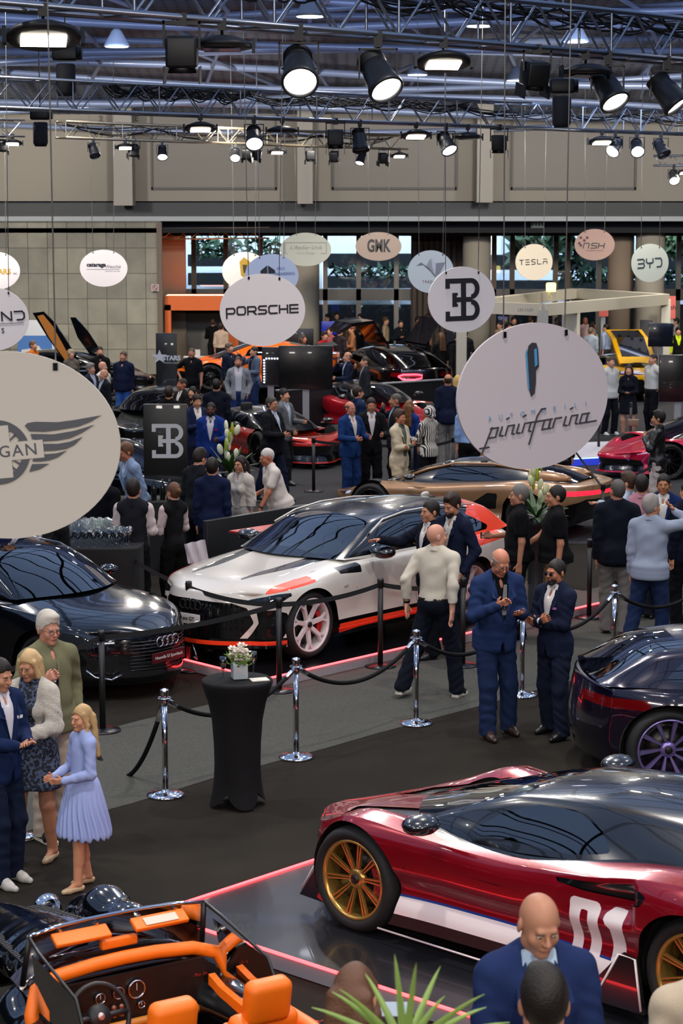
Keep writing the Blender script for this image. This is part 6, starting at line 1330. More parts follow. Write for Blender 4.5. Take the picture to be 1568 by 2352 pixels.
def tall_car(label, pm, L=4.4, H=1.45, wd=.92, wr=.34, xw=(.9, 3.5), wst='five', rc='#55565a', quick=True, name='hatchback', roofm=None, noser=.72, glass=None, rear=.25, trim=None, cal=None):
    k = H / 1.45
    s = dict(L=L, wr=wr, xw=xw, track=wd * .985, n=80 if quick else 140, m=16 if quick else 28, k=14 if quick else 26,
        yo=[(0, wd * .62), (.12, wd * .78), (.45, wd * .9), (xw[0], wd * .945), (xw[1], wd * .955), (L - .4, wd * .9), (L, wd * .75)],
        zs=[(0, noser - .02), (.25, noser + .05), (xw[0], .87 * k), (L * .5, .95 * k), (L, .98 * k)], zc=[(0, noser), (.3, noser + .11), (xw[0], .94 * k), (L * .34, 1.02 * k), (L * .5, 1.04 * k), (L, 1.0 * k)],
        p=3.4, bowf=.3, bfl=1.0, bowr=.2, of=[(0, 0), (.2, .03), (.55, .05), (.85, .05), (1, .03)], orr=[(0, 0), (.3, .04), (.6, .06), (1, 0)], os=[(0, 0), (.12, .022), (.35, .03), (.6, .02), (.85, .035), (1, .005)],
        flare=[(xw[0], .03, .34), (xw[1], .035, .36)], zb=[(0, .17), (L, .22)],
        cab=dict(n=60, x=(L * .31, L * .975), yb=[(L * .31, wd * .82), (L * .5, wd * .87), (L * .8, wd * .84), (L * .975, wd * .72)], zb=[(L * .31, .98 * k), (L * .5, .96 * k), (L * .975, 1.0 * k)],
            yr=[(L * .31, wd * .80), (L * .4, wd * .73), (L * .5, wd * .67), (L * .8, wd * .63), (L * .975, wd * .6)], zr=[(L * .31, .985 * k), (L * .4, 1.2 * k), (L * .48, 1.34 * k), (L * .6, 1.38 * k), (L * (.93 - rear * .3), 1.30 * k), (L * .975, 1.01 * k)],
            zt=[(L * .31, 1.0 * k), (L * .4, 1.25 * k), (L * .48, 1.40 * k), (L * .58, H), (L * (.93 - rear * .3), 1.36 * k), (L * .975, 1.02 * k)], bow=.28, bowr=.06, br=.5))
    c = Car(name, s, pm, label); R = c.root; n_ = noser
    c.cut('grille', M_GRILL, front_poly([(0, .30), (.40, .32), (.50, .42), (.46, n_ - .10), (.36, n_ - .05), (0, n_ - .04)], .5), inset=.015)
    c.cut('headlight', mat('headlamp_clear', '#3a3f46', .05, .6, coat=1.), lambda A: np.where(side(A), np.maximum(sdpoly(np.abs(A[:, 1]), A[:, 2], [(.50, n_ - .12), (.78, n_ - .15), (.92, n_ - .08), (.94, n_ + .03), (.56, n_ - .02)]), A[:, 0] - .80), 1.), 'sep')
    c.cut('air_intake', M_GRILL, lambda A: np.where(side(A), np.maximum(sdpoly(np.abs(A[:, 1]), A[:, 2], [(.54, .28), (.80, .30), (.84, .44), (.60, .46)]), A[:, 0] - .6), 1.), 'sep', .015)
    c.cut('tail_light', mat('tail_red', '#5a0508', .1, coat=1), rear_poly([(.3, .80 * k), (wd, .80 * k), (wd, .90 * k), (.3, .90 * k)], L - .5), 'sep')
    c.seam([(L * .33, 1.0), (L * .33, .3)]); c.seam([(L * .56, 1.0), (L * .56, .3)]); c.seam([(.45, wd * .8), (L * .33, wd * .82)], surf=0)
    c.cut('front_door', pm, on_side([(L * .331, .25), (L * .56, .25), (L * .56, 1.2), (L * .331, 1.2)]), 'sep')
    c.finish(); g = glass or G_DARK
    w1 = [(L * .41, 1.02 * k), (L * .55, 1.02 * k), (L * .55, 1.32 * k), (L * .5, 1.30 * k)]; w2 = [(L * .565, 1.02 * k), (L * .72, 1.03 * k), (L * .72, 1.32 * k), (L * .565, 1.33 * k)]; w3 = [(L * .735, 1.04 * k), (L * .86, 1.07 * k), (L * .82, 1.24 * k), (L * .735, 1.31 * k)]
    c.cabin([('side_window', g, lambda A, w=w: np.maximum(sdpoly(A[:, 0], A[:, 2], w) - .01, A[:, 6] - .41), 'sep') for w in (w1, w2, w3)] + [
        ('windscreen', G_WIND, lambda A: np.maximum(.46 - A[:, 6], A[:, 0] - L * .46), 'both'), ('rear_window', g, lambda A: np.maximum(.5 - A[:, 6], L * (.90 - rear * .3) - A[:, 0]), 'both')], roofm or pm)
    if trim:
        for sd in (-1, 1): MB().tube([(L * .33, -sd * wd * .80, 1.02 * k), (L * .4, -sd * wd * .745, 1.20 * k), (L * .48, -sd * wd * .685, 1.35 * k), (L * .6, -sd * wd * .67, 1.39 * k), (L * .78, -sd * wd * .66, 1.36 * k), (L * .9, -sd * wd * .69, 1.20 * k)], .012, 6).build('window_trim', trim, R)
    seats(R, L * .56, .35, .55, M_INT); mirror(R, L * .39, wd * 1.08, 1.04 * k, pm, 1.1)
    MB().box((L * .385, 0, .90), (.4, 1.2, .14), bev=.05).build('dashboard', M_INT, R)
    c.wheels(wst, rc, cal, rim=wr * .76, width=.24)
    return c
def put(c, px, py, heading, fx=0., fy=0., z=0.):          # the point (fx back from the nose, fy to the right) stands under pixel (px, py)
    p = G(px, py, z); h = math.radians(heading); f = (math.cos(h), math.sin(h)); r = (math.sin(h), -math.cos(h))
    return c.place(p.x + f[0] * fx - r[0] * fy, p.y + f[1] * fx - r[1] * fy, heading, z)

# black hatchback at the left, chrome-grey grille and a dark red plate
M_BLK = paint('black_paint', '#05070c', .15, .2)
c = tall_car('glossy black hatchback with ringed grille and dark red plate', M_BLK, L=4.35, quick=False, trim=mat('trim_alu', '#8a8c90', .25, 1.), wd=.93); R = c.root
q = MB()
for k in range(4): q.tube([(-.075, (k - 1.5) * .078 + .050 * math.cos(a), .60 + .050 * math.sin(a)) for a in np.linspace(0, 2 * math.pi, 18)[:-1]], .008, 6, closed=True)
q.build('ring_emblem', M_CHROME, R)
q = MB()
for r_ in range(9): q.tube([(-.058 + .20 * (abs(y) / .5)**2.2, y, .33 + r_ * .036) for y in np.linspace(-.42, .42, 13)], .005, 5)
q.build('grille_bar', mat('grille_bar', '#43454a', .25, .9), R)
pl = MB().box((-.085, 0, .44), (.012, .50, .11), bev=.003).build('number_plate', mat('plate_red', '#4a0a12', .4), R)
q = MB(); text_mesh(q, 'Nouvelle S3 Sportback', .046, T_F(-.093, 0, .44)); q.build('plate_lettering', mat('plate_white', '#c9c2c2', .5), pl)
for sd in (-1, 1):
    MB().tube([(.06, sd * .56, .31), (.10, sd * .66, .27), (.22, sd * .78, .30), (.30, sd * .83, .37)], .012, 6).build('intake_trim', M_CHROME, R)
    q = MB()
    for k in range(5): q.box((.12 + .05 * k * .3, sd * (.62 + .035 * k), .645 + .002 * k), (.02, .03, .012))
    q.build('running_light', mat('lamp_strip', '#d8d8e0', .1, .5, emit='#ffffff', es=.35), R)
put(c, 374, 1598, -37, fx=0, fy=0)
# bronze roadster
M_BRZ = paint('bronze_paint', '#a37c58', .3, .45)
c = low_car('bronze sports car with black glazed roof and a red tail light bar', M_BRZ, M_CARB, L=4.7, H=1.15, wd=1.0, quick=False, tail=glow('tail_glow', '#ff1a30', 2.2), rc='#3a3734', wr=.36, xw=(1.05, 3.75), glass=G_SIDE)
for sd in (-1, 1):
    q = MB(); q.tube([(1.45, sd * .66, .80), (1.9, sd * .60, .97), (2.35, sd * .55, 1.08), (3.0, sd * .52, 1.10), (3.8, sd * .47, 1.0), (4.3, sd * .44, .90)], .022, 6); q.build('roof_rail', M_BRZ, c.root)
    q = MB(); q.ball((3.75, sd * .42, .93), (.55, .13, .10), 14); q.build('rear_hump', M_BRZ, c.root)
put(c, 762, 1196, 152, fx=.1, fy=-.5)
# low wedge-shaped concept car, orange red with a black canopy
M_ORR = paint('orange_red_paint', '#c0281a', .25, .45)
c = low_car('low wedge-shaped concept car in orange red with black canopy', M_ORR, M_BODYBLK, L=4.7, H=1.05, wd=1.02, glass=glassm('blue_glass', '#2a3850'), rc='#1a1a1c', wr=.36, nose=.58)
put(c, 735, 1078, -62, fx=.1, fy=0)
# dark saloon behind the bar
c = tall_car('black saloon with bright window trim behind the drinks bar', M_BLK, L=4.8, H=1.42, trim=mat('trim_alu', '#8a8c90', .25, 1.), xw=(.9, 3.8), name='saloon_car'); put(c, 520, 1225, -22, fx=.1, fy=.3)
# black hypercar behind the black panel
c = low_car('dark green-black supercar standing behind the tall black panel', paint('dark_teal', '#06100f', .2, .3), M_BODYBLK, L=4.6); put(c, 300, 1035, -100, fx=0.)
# dark purple coupe at the frame edge
M_PUR = paint('dark_purple', '#120a1e', .2, .5)
c = tall_car('dark purple saloon tail with violet-lit wheel, cut by the frame edge', M_PUR, L=4.75, H=1.30, wd=.96, quick=False, wst='turbine', rc='#8a7ab8', wr=.365, xw=(.95, 4.08), name='saloon_car')  # violet reflections on the wheel are put into the rim colour
put(c, 1537, 1822, 3, fx=4.08, fy=.94)
# red sports car further back, mostly behind guests
M_BRED = paint('bright_red', '#a80a1c', .2, .2)
c = low_car('bright red sports car behind the guest in a striped turban', M_BRED, M_BODYBLK, L=4.5); put(c, 955, 1010, -60, fx=.2)
c = low_car('crimson sports car at the frame edge behind the leather-jacket guest', paint('crimson_pink', '#c4103a', .2, .2), M_BODYBLK, L=4.5, wr=.35); put(c, 1535, 1105, 200, fx=.95, fy=-.98)
# orange racer in front of the orange booth
M_ORC = paint('racing_orange', '#f06a10', .25)
c = low_car('orange track car with white patches parked by the orange booth', M_ORC, M_ORC, L=4.5, H=1.27, nose=.60); put(c, 405, 893, 185, fx=.1, fy=-.2, z=.4)
MB().prism([(3.9, 1.10), (4.4, 1.16), (4.4, 1.19), (3.9, 1.13)], -.85, .85).build('rear_wing', M_BLACK, c.root)
# yellow car with raised tailgate
M_YEL = paint('yellow_paint', '#e0a800', .25)
c = low_car('yellow sports car with its rear lid raised, behind the white pavilion', M_YEL, M_BODYBLK, L=4.4, H=1.25, nose=.62); put(c, 1475, 925, 100, fx=4.3)
q = MB(); q.prism([(3.80, .98), (3.05, 1.62), (2.50, 1.84), (2.48, 1.88), (3.08, 1.68), (3.86, 1.04)], -.52, .52); q.build('raised_lid', M_YEL, c.root)
MB().prism([(3.74, 1.05), (3.08, 1.66), (2.62, 1.845), (2.60, 1.86), (3.10, 1.70), (3.80, 1.08)], -.40, .40).build('lid_glass', G_DARK, c.root)
# black electric SUV with its rear doors raised like wings
M_BLX = paint('black_plum', '#0a0508', .18, .2)
c = tall_car('black electric SUV with both rear doors raised like wings', M_BLX, L=4.9, H=1.62, wd=.98, wr=.38, xw=(1.0, 3.9), name='suv', rear=.55, glass=glassm('suv_glass', '#30383a')); R = c.root
for sd in (-1, 1):
    q = MB(); a = [(2.62, sd * .55, 1.60), (3.72, sd * .55, 1.56), (3.70, sd * 1.02, 2.22), (2.66, sd * 1.02, 2.26), (3.60, sd * 1.60, 2.16), (2.72, sd * 1.60, 2.20), (3.45, sd * 1.85, 1.98), (2.85, sd * 1.85, 2.02)]
    F_ = [(0, 1, 2, 3), (3, 2, 4, 5), (5, 4, 6, 7)]; b_ = [(x, y, z + .09) for x, y, z in a]; q.add(a + b_, F_ + [tuple(i + 8 for i in reversed(f)) for f in F_] + [(0, 3, 11, 8), (3, 5, 13, 11), (5, 7, 15, 13), (1, 9, 10, 2), (2, 10, 12, 4), (4, 12, 14, 6), (6, 14, 15, 7)]); q.build('raised_door', M_BLX, R)
    MB().box((3.15, sd * 1.06, .62), (.7, .04, .5)).build('door_opening', M_INT, R)
q = MB(); q.tube([(4.84, -.92, .93), (4.88, -.80, .97), (4.96, -.45, .97), (4.98, -.30, .95), (4.97, -.30, .87), (4.95, -.50, .84), (4.87, -.80, .84), (4.83, -.92, .93)], .022, 6); q.build('tail_light_bar', glow('tail_glow2', '#ff3040', 9.), R)
put(c, 955, 946, 118, fx=4.85, fy=-.4); SUV = c
# black supercar with its door swung up, orange inside
c = low_car('black supercar with its scissor door swung up, orange door lining', M_BLK, M_BLK, L=4.6); put(c, 330, 905, -8, fx=.3, z=.25); R = c.root
q = MB(); q.prism([(1.75, .85), (1.95, .60), (2.65, 1.55), (3.05, 2.20), (2.75, 2.24), (2.45, 1.95)], .92, 1.0); q.build('raised_door', M_BLK, R)
MB().prism([(1.95, .85), (2.05, .78), (2.60, 1.55), (2.92, 2.12), (2.76, 2.16), (2.50, 1.85)], 1.0, 1.015).build('door_lining', mat('lining_orange', '#a8661a', .6), R)
MB().prism([(1.6, .9), (1.8, .70), (2.35, 1.45), (2.55, 2.0), (2.40, 2.0), (2.05, 1.6)], -1.0, -.92).build('raised_door', M_BLK, R)
WHITE_CAR.place(-1.63, 23.0, 229.5, .13)
# ------------------------------------------------------------------ open black roadster with orange leather
M_OL = mat('orange_leather', '#f0700a', .45, bump=(220, .15)); M_MB = paint('roadster_black', '#06070b', .15, .2); M_BRW = paint('brown_lacquer', '#24100c', .2, .1)
r = empty('open_roadster'); tag(r, 'open black roadster with orange leather cockpit and folded windscreen visors', 'car'); R = r
# x runs from nose to tail, y>0 is the driver's side (left), z up
def sdf_part(name, m, lo, hi, h, fn): f = Field(lo, hi, h); fn(f); V, Q = f.mesh(); return mk(name, V, Q, m, R, True)
def fenders(f):
    for s in (-1, 1):
        pts = [(.10, .60, .35, .10), (.22, .62, .60, .13), (.50, .63, .72, .15), (.85, .63, .69, .15), (1.25, .62, .52, .13), (1.6, .64, .38, .10), (2.1, .68, .33, .08)]
        for (x0, y0, z0, r0), (x1, y1, z1, r1) in zip(pts[:-1], pts[1:]): f.cone((x0, s * y0, z0), (x1, s * y1, z1), r0, r1, .10)
    f.ell((.2, 0, .45), (.30, .55, .20), None, .12)
sdf_part('front_wing', M_MB, (-.2, -.95, .1), (2.4, .95, 1.0), .02, fenders)
def bonnet(f):
    for i in range(8):
        x = .12 + i * .22; w = .23 + i * .038; z = .60 + i * .028; f.ell((x, 0, z), (.22, w, .17 + i * .008), None, .10)
    f.cut((-.5, -1, .0), (2, 1, 1.2), lambda X, Y, Z: X - 1.70 + 0 * Y + 0 * Z)
sdf_part('bonnet', M_MB, (-.2, -.8, .25), (1.85, .8, 1.05), .02, bonnet)
q = MB()
for s in (-1, 1):
    for i in range(34): x = .30 + i * .038; w = .17 + (x - .1) * .155; q.box((x, s * w, .765 + (x - .1) * .075 - .01), (.016, .10, .014), M=None)
q.build('bonnet_louvre', M_BLACK, R)
q = MB(); q.tube([(-.02, 0, .62), (.4, 0, .80), (1.0, 0, .885), (1.66, 0, .955)], .008, 6); q.build('bonnet_hinge', M_CHROME, R)
def tub(f):
    pts = [(1.70, .52, .60), (2.1, .60, .58), (2.7, .66, .56), (3.2, .66, .58), (3.7, .55, .60)]
    for (x0, y0, z0), (x1, y1, z1) in zip(pts[:-1], pts[1:]):
        for s in (-1, 1): f.cone((x0, s * y0, z0), (x1, s * y1, z1), .17, .17, .06); f.cone((x0, s * y0, .36), (x1, s * y1, .36), .15, .15, .06)
    for s in (-1, 1): f.cone((2.9, s * .72, .50), (3.25, s * .74, .66), .13, .16, .10); f.cone((3.25, s * .74, .66), (3.75, s * .66, .42), .16, .12, .10)
    for z in (.45, .62, .74): f.cone((3.62, -.48, z), (3.62, .48, z), .17, .17, .08)
    f.cone((1.74, -.45, .62), (1.74, .45, .62), .22, .22, .08)
sdf_part('body_tub', M_MB, (1.45, -1.0, .12), (4.1, 1.0, 1.1), .022, tub)
MB().box((2.6, 0, .28), (1.9, 1.2, .06)).build('cockpit_floor', M_INT, R)
# scuttle, dash roll, panel
q = MB(); n = 24; V = []
for i in range(n + 1):
    y = -.62 + 1.24 * i / n; e = 1 - (abs(y) / .66)**4; V += [(1.62, y * .92, .80 + .165 * e), (1.98, y, .80 + .16 * e), (2.0, y, .76 + .13 * e)]
q.add(V, [(3 * i, 3 * i + 1, 3 * i + 4, 3 * i + 3) for i in range(n)] + [(3 * i + 1, 3 * i + 2, 3 * i + 5, 3 * i + 4) for i in range(n)], None, True); q.build('scuttle', M_BRW, R)
q = MB(); q.tube([(2.14, -.66, .62), (2.10, -.655, .78), (2.05, -.60, .90), (2.02, -.45, .945), (2.01, -.2, .965), (2.01, 0, .97), (2.01, .2, .965), (2.02, .45, .945), (2.05, .60, .90), (2.10, .655, .78), (2.14, .66, .62)], .042, 12); q.build('dash_roll', M_OL, R)
MB().prism([(-.60, .62), (.60, .62), (.60, .80), (.48, .90), (-.48, .90), (-.60, .80)], 2.06, 2.09, axis='x').build('dashboard', mat('dash_black', '#0a0a0b', .4), R)
q = MB(); q.tube([(2.12, -.60, .60), (2.12, .60, .60)], .03, 8); q.build('lower_dash_rail', mat('tan_roll', '#b8701c', .45), R)
for (y, z, rr_) in ((.02, .80, .055), (-.10, .80, .036), (-.22, .79, .032), (-.50, .78, .036), (-.40, .74, .03), (.05, .70, .022)):
    g = MB(); M = Matrix.Translation((2.10, y, z)) @ Matrix.Rotation(math.radians(90), 4, 'Y'); g.lathe([(rr_, 0), (rr_ * 1.06, .015), (rr_ * .92, .018), (rr_ * .9, .006)], 22, M, cap=False); go = g.build('gauge', M_CHROME, R); MB().lathe([(rr_ * .9, .006), (.001, .007)], 20, M, cap=False).build('gauge_face', mat('gauge_face', '#1c1412', .3), go); MB().box((2.112, y, z + rr_ * .3), (.003, .003, rr_ * .8)).build('needle', mat('needle', '#d8d0c8', .4), go)
for k in range(4): MB().lathe([(.014, 0), (.013, .014), (.001, .015)], 12, Matrix.Translation((2.10, -.08 - (k % 2) * .05, .715 - (k // 2) * .05)) @ Matrix.Rotation(math.radians(90), 4, 'Y'), cap=False).build('dash_button', mat('button_copper', '#a8705c', .3, .5), R)
q = MB(); text_mesh(q, 'Plus Six', .03, Matrix.Translation((2.095, .46, .80)) @ Matrix.Rotation(math.radians(90), 4, 'Z') @ Matrix.Rotation(math.radians(90), 4, 'X'), .001, shear=.3); q.build('dash_script', mat('script_red', '#8a2a24', .4), R)
# steering wheel
M = Matrix.Translation((2.34, -.34, .78)) @ Matrix.Rotation(math.radians(68), 4, 'Y'); q = MB(); q.tube([(.185 * math.cos(a), .185 * math.sin(a), 0) for a in np.linspace(0, 2 * math.pi, 40)[:-1]], .016, 8, M, closed=True)
sw = q.build('steering_wheel', mat('wheel_leather', '#121214', .5), R); q = MB(); q.lathe([(.07, -.03), (.075, 0), (.06, .02), (.001, .028)], 24, M, cap=False); [q.tube([(0, 0, -.005), (.18 * math.cos(a), .18 * math.sin(a), 0)], .018, 6, M) for a in (math.radians(0), math.radians(90), math.radians(270))]; q.build('wheel_hub', mat('wheel_leather', '#121214', .5), sw); MB().lathe([(.022, .028), (.02, .032), (.001, .034)], 18, M, cap=False).build('hub_badge', mat('badge', '#c0a8a0', .3, .7), sw); MB().tube([(2.30, -.34, .765), (2.08, -.34, .68)], .03, 10).build('steering_column', M_BLACK, R)
# windscreen
top = [(1.93, -.58, 1.185), (1.905, -.40, 1.20), (1.89, -.2, 1.205), (1.885, 0, 1.205), (1.89, .2, 1.205), (1.905, .40, 1.20), (1.93, .58, 1.185)]; bot = [(1.86, -.60, .87), (1.78, -.42, .93), (1.74, -.2, .955), (1.73, 0, .96), (1.74, .2, .955), (1.78, .42, .93), (1.86, .60, .87)]
q = MB(); q.tube(top, .012, 8); q.build('windscreen_rail', M_CHROME, R); [MB().tube([top[i], bot[i]], .018, 8).build('windscreen_post', M_BLACK, R) for i in (0, 6)]; q = MB(); q.tube(bot, .008, 6); q.build('windscreen_base', M_CHROME, R)
q = MB(); q.add(top + bot, [(i, i + 1, 8 + i, 7 + i) for i in range(6)], None, True); q.build('windscreen', G_WIND, R)
for s in (-1, 1):
    q = MB(); q.box((0, 0, 0), (.03, .36, .10), M=Matrix.Translation((1.955, s * .26, 1.135)) @ Matrix.Rotation(math.radians(-62), 4, 'Y'), bev=.008); vs = q.build('sun_visor', M_OL, R)
    if s > 0: MB().box((0, 0, 0), (.003, .22, .06), M=Matrix.Translation((1.972, s * .26, 1.150)) @ Matrix.Rotation(math.radians(-62), 4, 'Y')).build('visor_label', mat('visor_label', '#c8b8a8', .5), vs)
    for k in (-.12, .12): MB().box((1.90, s * .26 + k, 1.175), (.05, .018, .018)).build('visor_clip', M_CHROME, R)
MB().box((0, 0, 0), (.05, .24, .06), M=Matrix.Translation((1.92, 0, 1.04)), bev=.012).build('rear_view_mirror', M_OL, R)
for k, y in enumerate((-.40, 0, .38)): q = MB(); q.tube([(1.80, y, .985), (1.78, y + .16, .978), (1.775, y + .30, .968)], .006, 5); q.build('wiper', M_CHROME, R)
# doors, cards, side screens
for s in (-1, 1):
    q = MB(); q.prism([(2.12, .40), (2.12, .80), (2.25, .76), (2.75, .70), (3.05, .72), (3.08, .40)], s * .50, s * .545); q.build('door_card', M_OL, R)
    MB().lathe([(.07, 0), (.075, .012), (.06, .014), (.001, .010)], 24, Matrix.Translation((2.35, s * .50, .56)) @ Matrix.Rotation(math.radians(90 * s), 4, 'X'), cap=False).build('door_speaker', M_BLACK, R)
    q = MB(); a = [(2.0, s * .60, 1.10), (2.62, s * .62, 1.02), (2.80, s * .63, .74), (2.12, s * .62, .80)]; q.add(a, [(0, 1, 2, 3)]); q.build('side_screen', G_WIND, R); q = MB(); q.tube([(1.93, s * .585, 1.18), (2.10, s * .605, 1.14), (2.62, s * .62, 1.03), (2.82, s * .63, .73)], .011, 6); q.build('screen_frame', M_BLACK, R)
# seats, headrests, console, rear shelf, tonneau
for s in (-1, 1):
    q = MB(); q.box((2.72, s * .30, .42), (.52, .42, .14), bev=.05); st = q.build('seat', M_OL, R)
    q = MB(); q.box((0, 0, 0), (.14, .42, .50), M=Matrix.Translation((3.05, s * .30, .68)) @ Matrix.Rotation(math.radians(14), 4, 'Y'), bev=.05); [q.tube([(2.96, s * .30 + k, .50), (3.04, s * .30 + k, .86)], .035, 8) for k in (-.19, .19)]; q.build('backrest', M_OL, st)
    q = MB(); q.box((0, 0, 0), (.13, .28, .26), M=Matrix.Translation((3.14, s * .30, 1.00)) @ Matrix.Rotation(math.radians(10), 4, 'Y'), bev=.05); q.build('headrest', M_OL, st)
MB().box((2.60, 0, .46), (.95, .16, .20), bev=.04).build('centre_console', M_OL, R); MB().box((2.50, 0, .57), (.3, .10, .012)).build('console_plate', M_BLACK, R)
MB().tube([(2.45, 0, .56), (2.42, 0, .68)], .012, 8).build('gear_lever', M_CHROME, R); MB().ball((2.42, 0, .70), .028, 12).build('gear_knob', M_BLACK, R)
q = MB(); q.tube([(2.75, -.58, .78), (3.1, -.60, .76), (3.36, -.54, .78), (3.46, -.3, .80), (3.48, 0, .81), (3.46, .3, .80), (3.36, .54, .78), (3.1, .60, .76), (2.75, .58, .78)], .06, 10); q.build('cockpit_roll', M_OL, R)
q = MB(); q.ball((3.66, 0, .70), (.42, .62, .20), 24); q.build('folded_hood', mat('hood_cloth', '#15161a', .85), R)
for xw, w_ in ((.62, .78), (3.35, .80)):
    for sd in (-1, 1): wheel(R, (xw, sd * (w_ - .11), .33), .33, .25, .22, sd, 'ten', '#3a3a3c', None)
for s in (-1, 1): q = MB(); q.lathe([(.001, .06), (.06, .05), (.10, 0), (.105, -.02), (.08, -.08)], 20, Matrix.Translation((.05, s * .40, .66)) @ Matrix.Rotation(math.radians(-90), 4, 'Y'), cap=False); q.build('round_headlamp', M_CHROME, R)
mpx = G(268, 2100, 1.12)
h = math.radians(123); f_ = (math.cos(h), math.sin(h)); R.location = (mpx.x + f_[0] * 1.77, mpx.y + f_[1] * 1.77, 0.0); R.rotation_euler = (0, 0, h + math.pi); R.scale = (.93, .93, .93)
# ------------------------------------------------------------------ the guests
def phone(g, lab, col='#0c0c10'):
    p, d, n, a = g; M = Matrix((a, d, n)).transposed().to_4x4(); M.translation = p - n * .018; q = MB(); q.box((0, 0, 0), (.072, .15, .009), M=M, bev=.004); o = q.build('phone', mat('phone_' + col, col, .15, coat=.6)); tag(o, lab, 'phone'); return o
def glass(g, lab, kind='flute', s=1., wine=None):
    p, d, n, a = g; M = Matrix.Translation(p - Vector((0, 0, .09)) * s) @ Matrix.Scale(s, 4); r = empty('drinking_glass', (0, 0, 0)); tag(r, lab, 'glass')
    pr = [(.033, 0), (.031, .003), (.004, .008), (.0035, .085), (.010, .10), (.025, .15), (.027, .20), (.0258, .20), (.023, .15), (.008, .104)] if kind == 'flute' else [(.030, 0), (.033, .004), (.035, .10), (.0335, .10), (.030, .008), (.001, .007)]
    MB().lathe(pr, 18, M, cap=False).build('bowl', M_GLASS, r)
    if wine: MB().lathe([(.001, .106), (.0075, .106), (.021, .15), (.001, .151)] if kind == 'flute' else [(.001, .01), (.029, .01), (.031, .05), (.001, .05)], 14, M, cap=False).build('drink', mat('drink_' + wine, wine, .1, trans=.6), r)
    return r
NAVY = '#141d38'; DNAVY = '#10131f'; CHAR = '#17181c'; WH = '#cfc9c4'; JEAN = '#24324e'
P = person
# -- the foreground, standing on the stair flight under the camera
P(1232, 2044, 1.80, 12, 'bald person in navy blazer and pale blue shirt, head bowed, before the deep red car', tc='#1d2a50', sc='#9fb2c8', bc='#14161c', hair='bald', skin='#a8765c', hp=20, hy=5, la='tab', ra='tab', z0=.42, stance=.02, b=1.08, hc='#5a4638')
P(1250, 2226, 1.76, 178, 'person with short black hair seen from behind at the bottom edge', tc='#2a2420', sc='#b8a890', bc='#14161c', hair='full', hc='#1c1612', skin='#a8765c', z0=.62, top='shirt')
P(812, 2222, 1.66, 165, 'person with straight brown hair seen from behind, reading a leaflet', top='shirt', sc='#17161a', hair='long', hc='#5a3c2a', sex='f', z0=.62, la='tab', ra='tab', hp=12)
P(1640, 2120, 1.76, 175, 'person in beige top cut by the lower frame edge', top='shirt', sc='#b3a48e', hair='short', z0=.42)
MB().box((1.2, 7.6, .21), (3.6, 1.6, .42)).build('stair_tread', M_CARP)
for o in [bpy.data.objects['stair_tread']]: tag(o, None, None, None, 'structure')
MB().box((.6, 6.0, .31), (4.2, 2.2, .62)).build('stair_tread', M_CARP)
tag(bpy.data.objects['stair_tread.001'], None, None, None, 'structure')
# -- family at the left
_, g = P(108, 1406, 1.84, 38, 'tall grey-haired person in olive shirt and glasses behind the blonde woman', top='untuck', sc='#6b6a50', bc='#a89a8c', hair='full', hc='#b8b0a4', skin='#b8806a', glasses='#3a3030', la='pocket', ra='glass', b=1.12, belly=.02, feet=(.0, .08), shoe='#15151a', sole='#c8c0ae', hp=8)
glass(g[-1], 'clear glass held by the grey-haired person in olive', 'tumbler')
_, g = P(70, 1492, 1.68, -22, 'blonde person with bobbed hair in cream jacket over a leopard dress, holding a phone', top='crop', tc='#c9c0b2', sc='leopard', bc='leopard', legs='dress', hair='bob', hc='#b8996c', sex='f', skin='#b07c5e', la='hold', ra='wave', hp=10, lean=4, shoe='#b49a78', feet=(-.05, .16), extra=())
phone(g[1], 'dark purple phone held by the blonde person in cream', '#1c1638')
P(188, 1620, 1.39, -58, 'girl with long blonde hair in a pale blue flared dress and gold shoes', top='dress', legs='flare', bc='#8f9cc8', hair='long', hc='#ab8c60', sex='f', skin='#b98062', la=((-.06, .24, -.33), (.5, -.5, -1), (-.5, 1, -.1), (-1, -.2, .3), 35), ra=((-.06, .26, -.33), (.5, -.5, -1), (-.4, 1, 0), (-1, -.2, .3), 35), shoe='#b49a78', hp=2, hy=14, b=.95, feet=(.14, -.06))
P(-6, 1512, 1.72, 55, 'dark-haired person in navy suit at the left edge with white trainers', tc='#142244', sc='#c8c4cc', bc='#10182c', hc='#17120f', skin='#b07c60', la='tab', ra='tab', shoe='#a8a49e', hp=14, square='#d0d0d0', feet=(.04, .10), extra=('watch',))
# -- centre group
P(1003, 1203, 1.82, 152, 'bald person in off-white shirt and dark trousers walking past, back turned', top='shirt', sc='#bdb5a6', bc='#0f131e', hair='bald', skin='#c08a72', hy=-42, la=((.09, -.10, -.48), (.4, -1, 0), (-.1, -.2, -1), (-1, 0, 0), 30), ra='back', feet=((.16, -.22, .05), (.10, .10, 0)), shoe='#1c2028', sole='#c9c2b4', b=1.12, belly=.02, extra=('belt', 'watch'))
_, g = P(1145, 1256, 1.86, 22, 'balding person in bright blue suit and grey tie looking down at a phone', tc='#1f2f54', sc='#0c0d12', bc='#1a2846', tie='#8c8a86', hair='ring', hc='#8a8078', skin='#b9785e', glasses='#2a2024', beard=None, hp=24, lean=5, la='phone', ra=((-.07, .25, -.14), (.6, -.3, -1), (-.6, .6, .5), (-.5, -.6, .4), 55), shoe='#2e1e18', b=1.12, belly=.03, feet=((.07, -.03, 0), (.0, .10, 0)))
phone(g[1], 'phone held low by the person in the bright blue suit'); glass(g[-1], 'clear tumbler held by the person in the bright blue suit', 'tumbler')
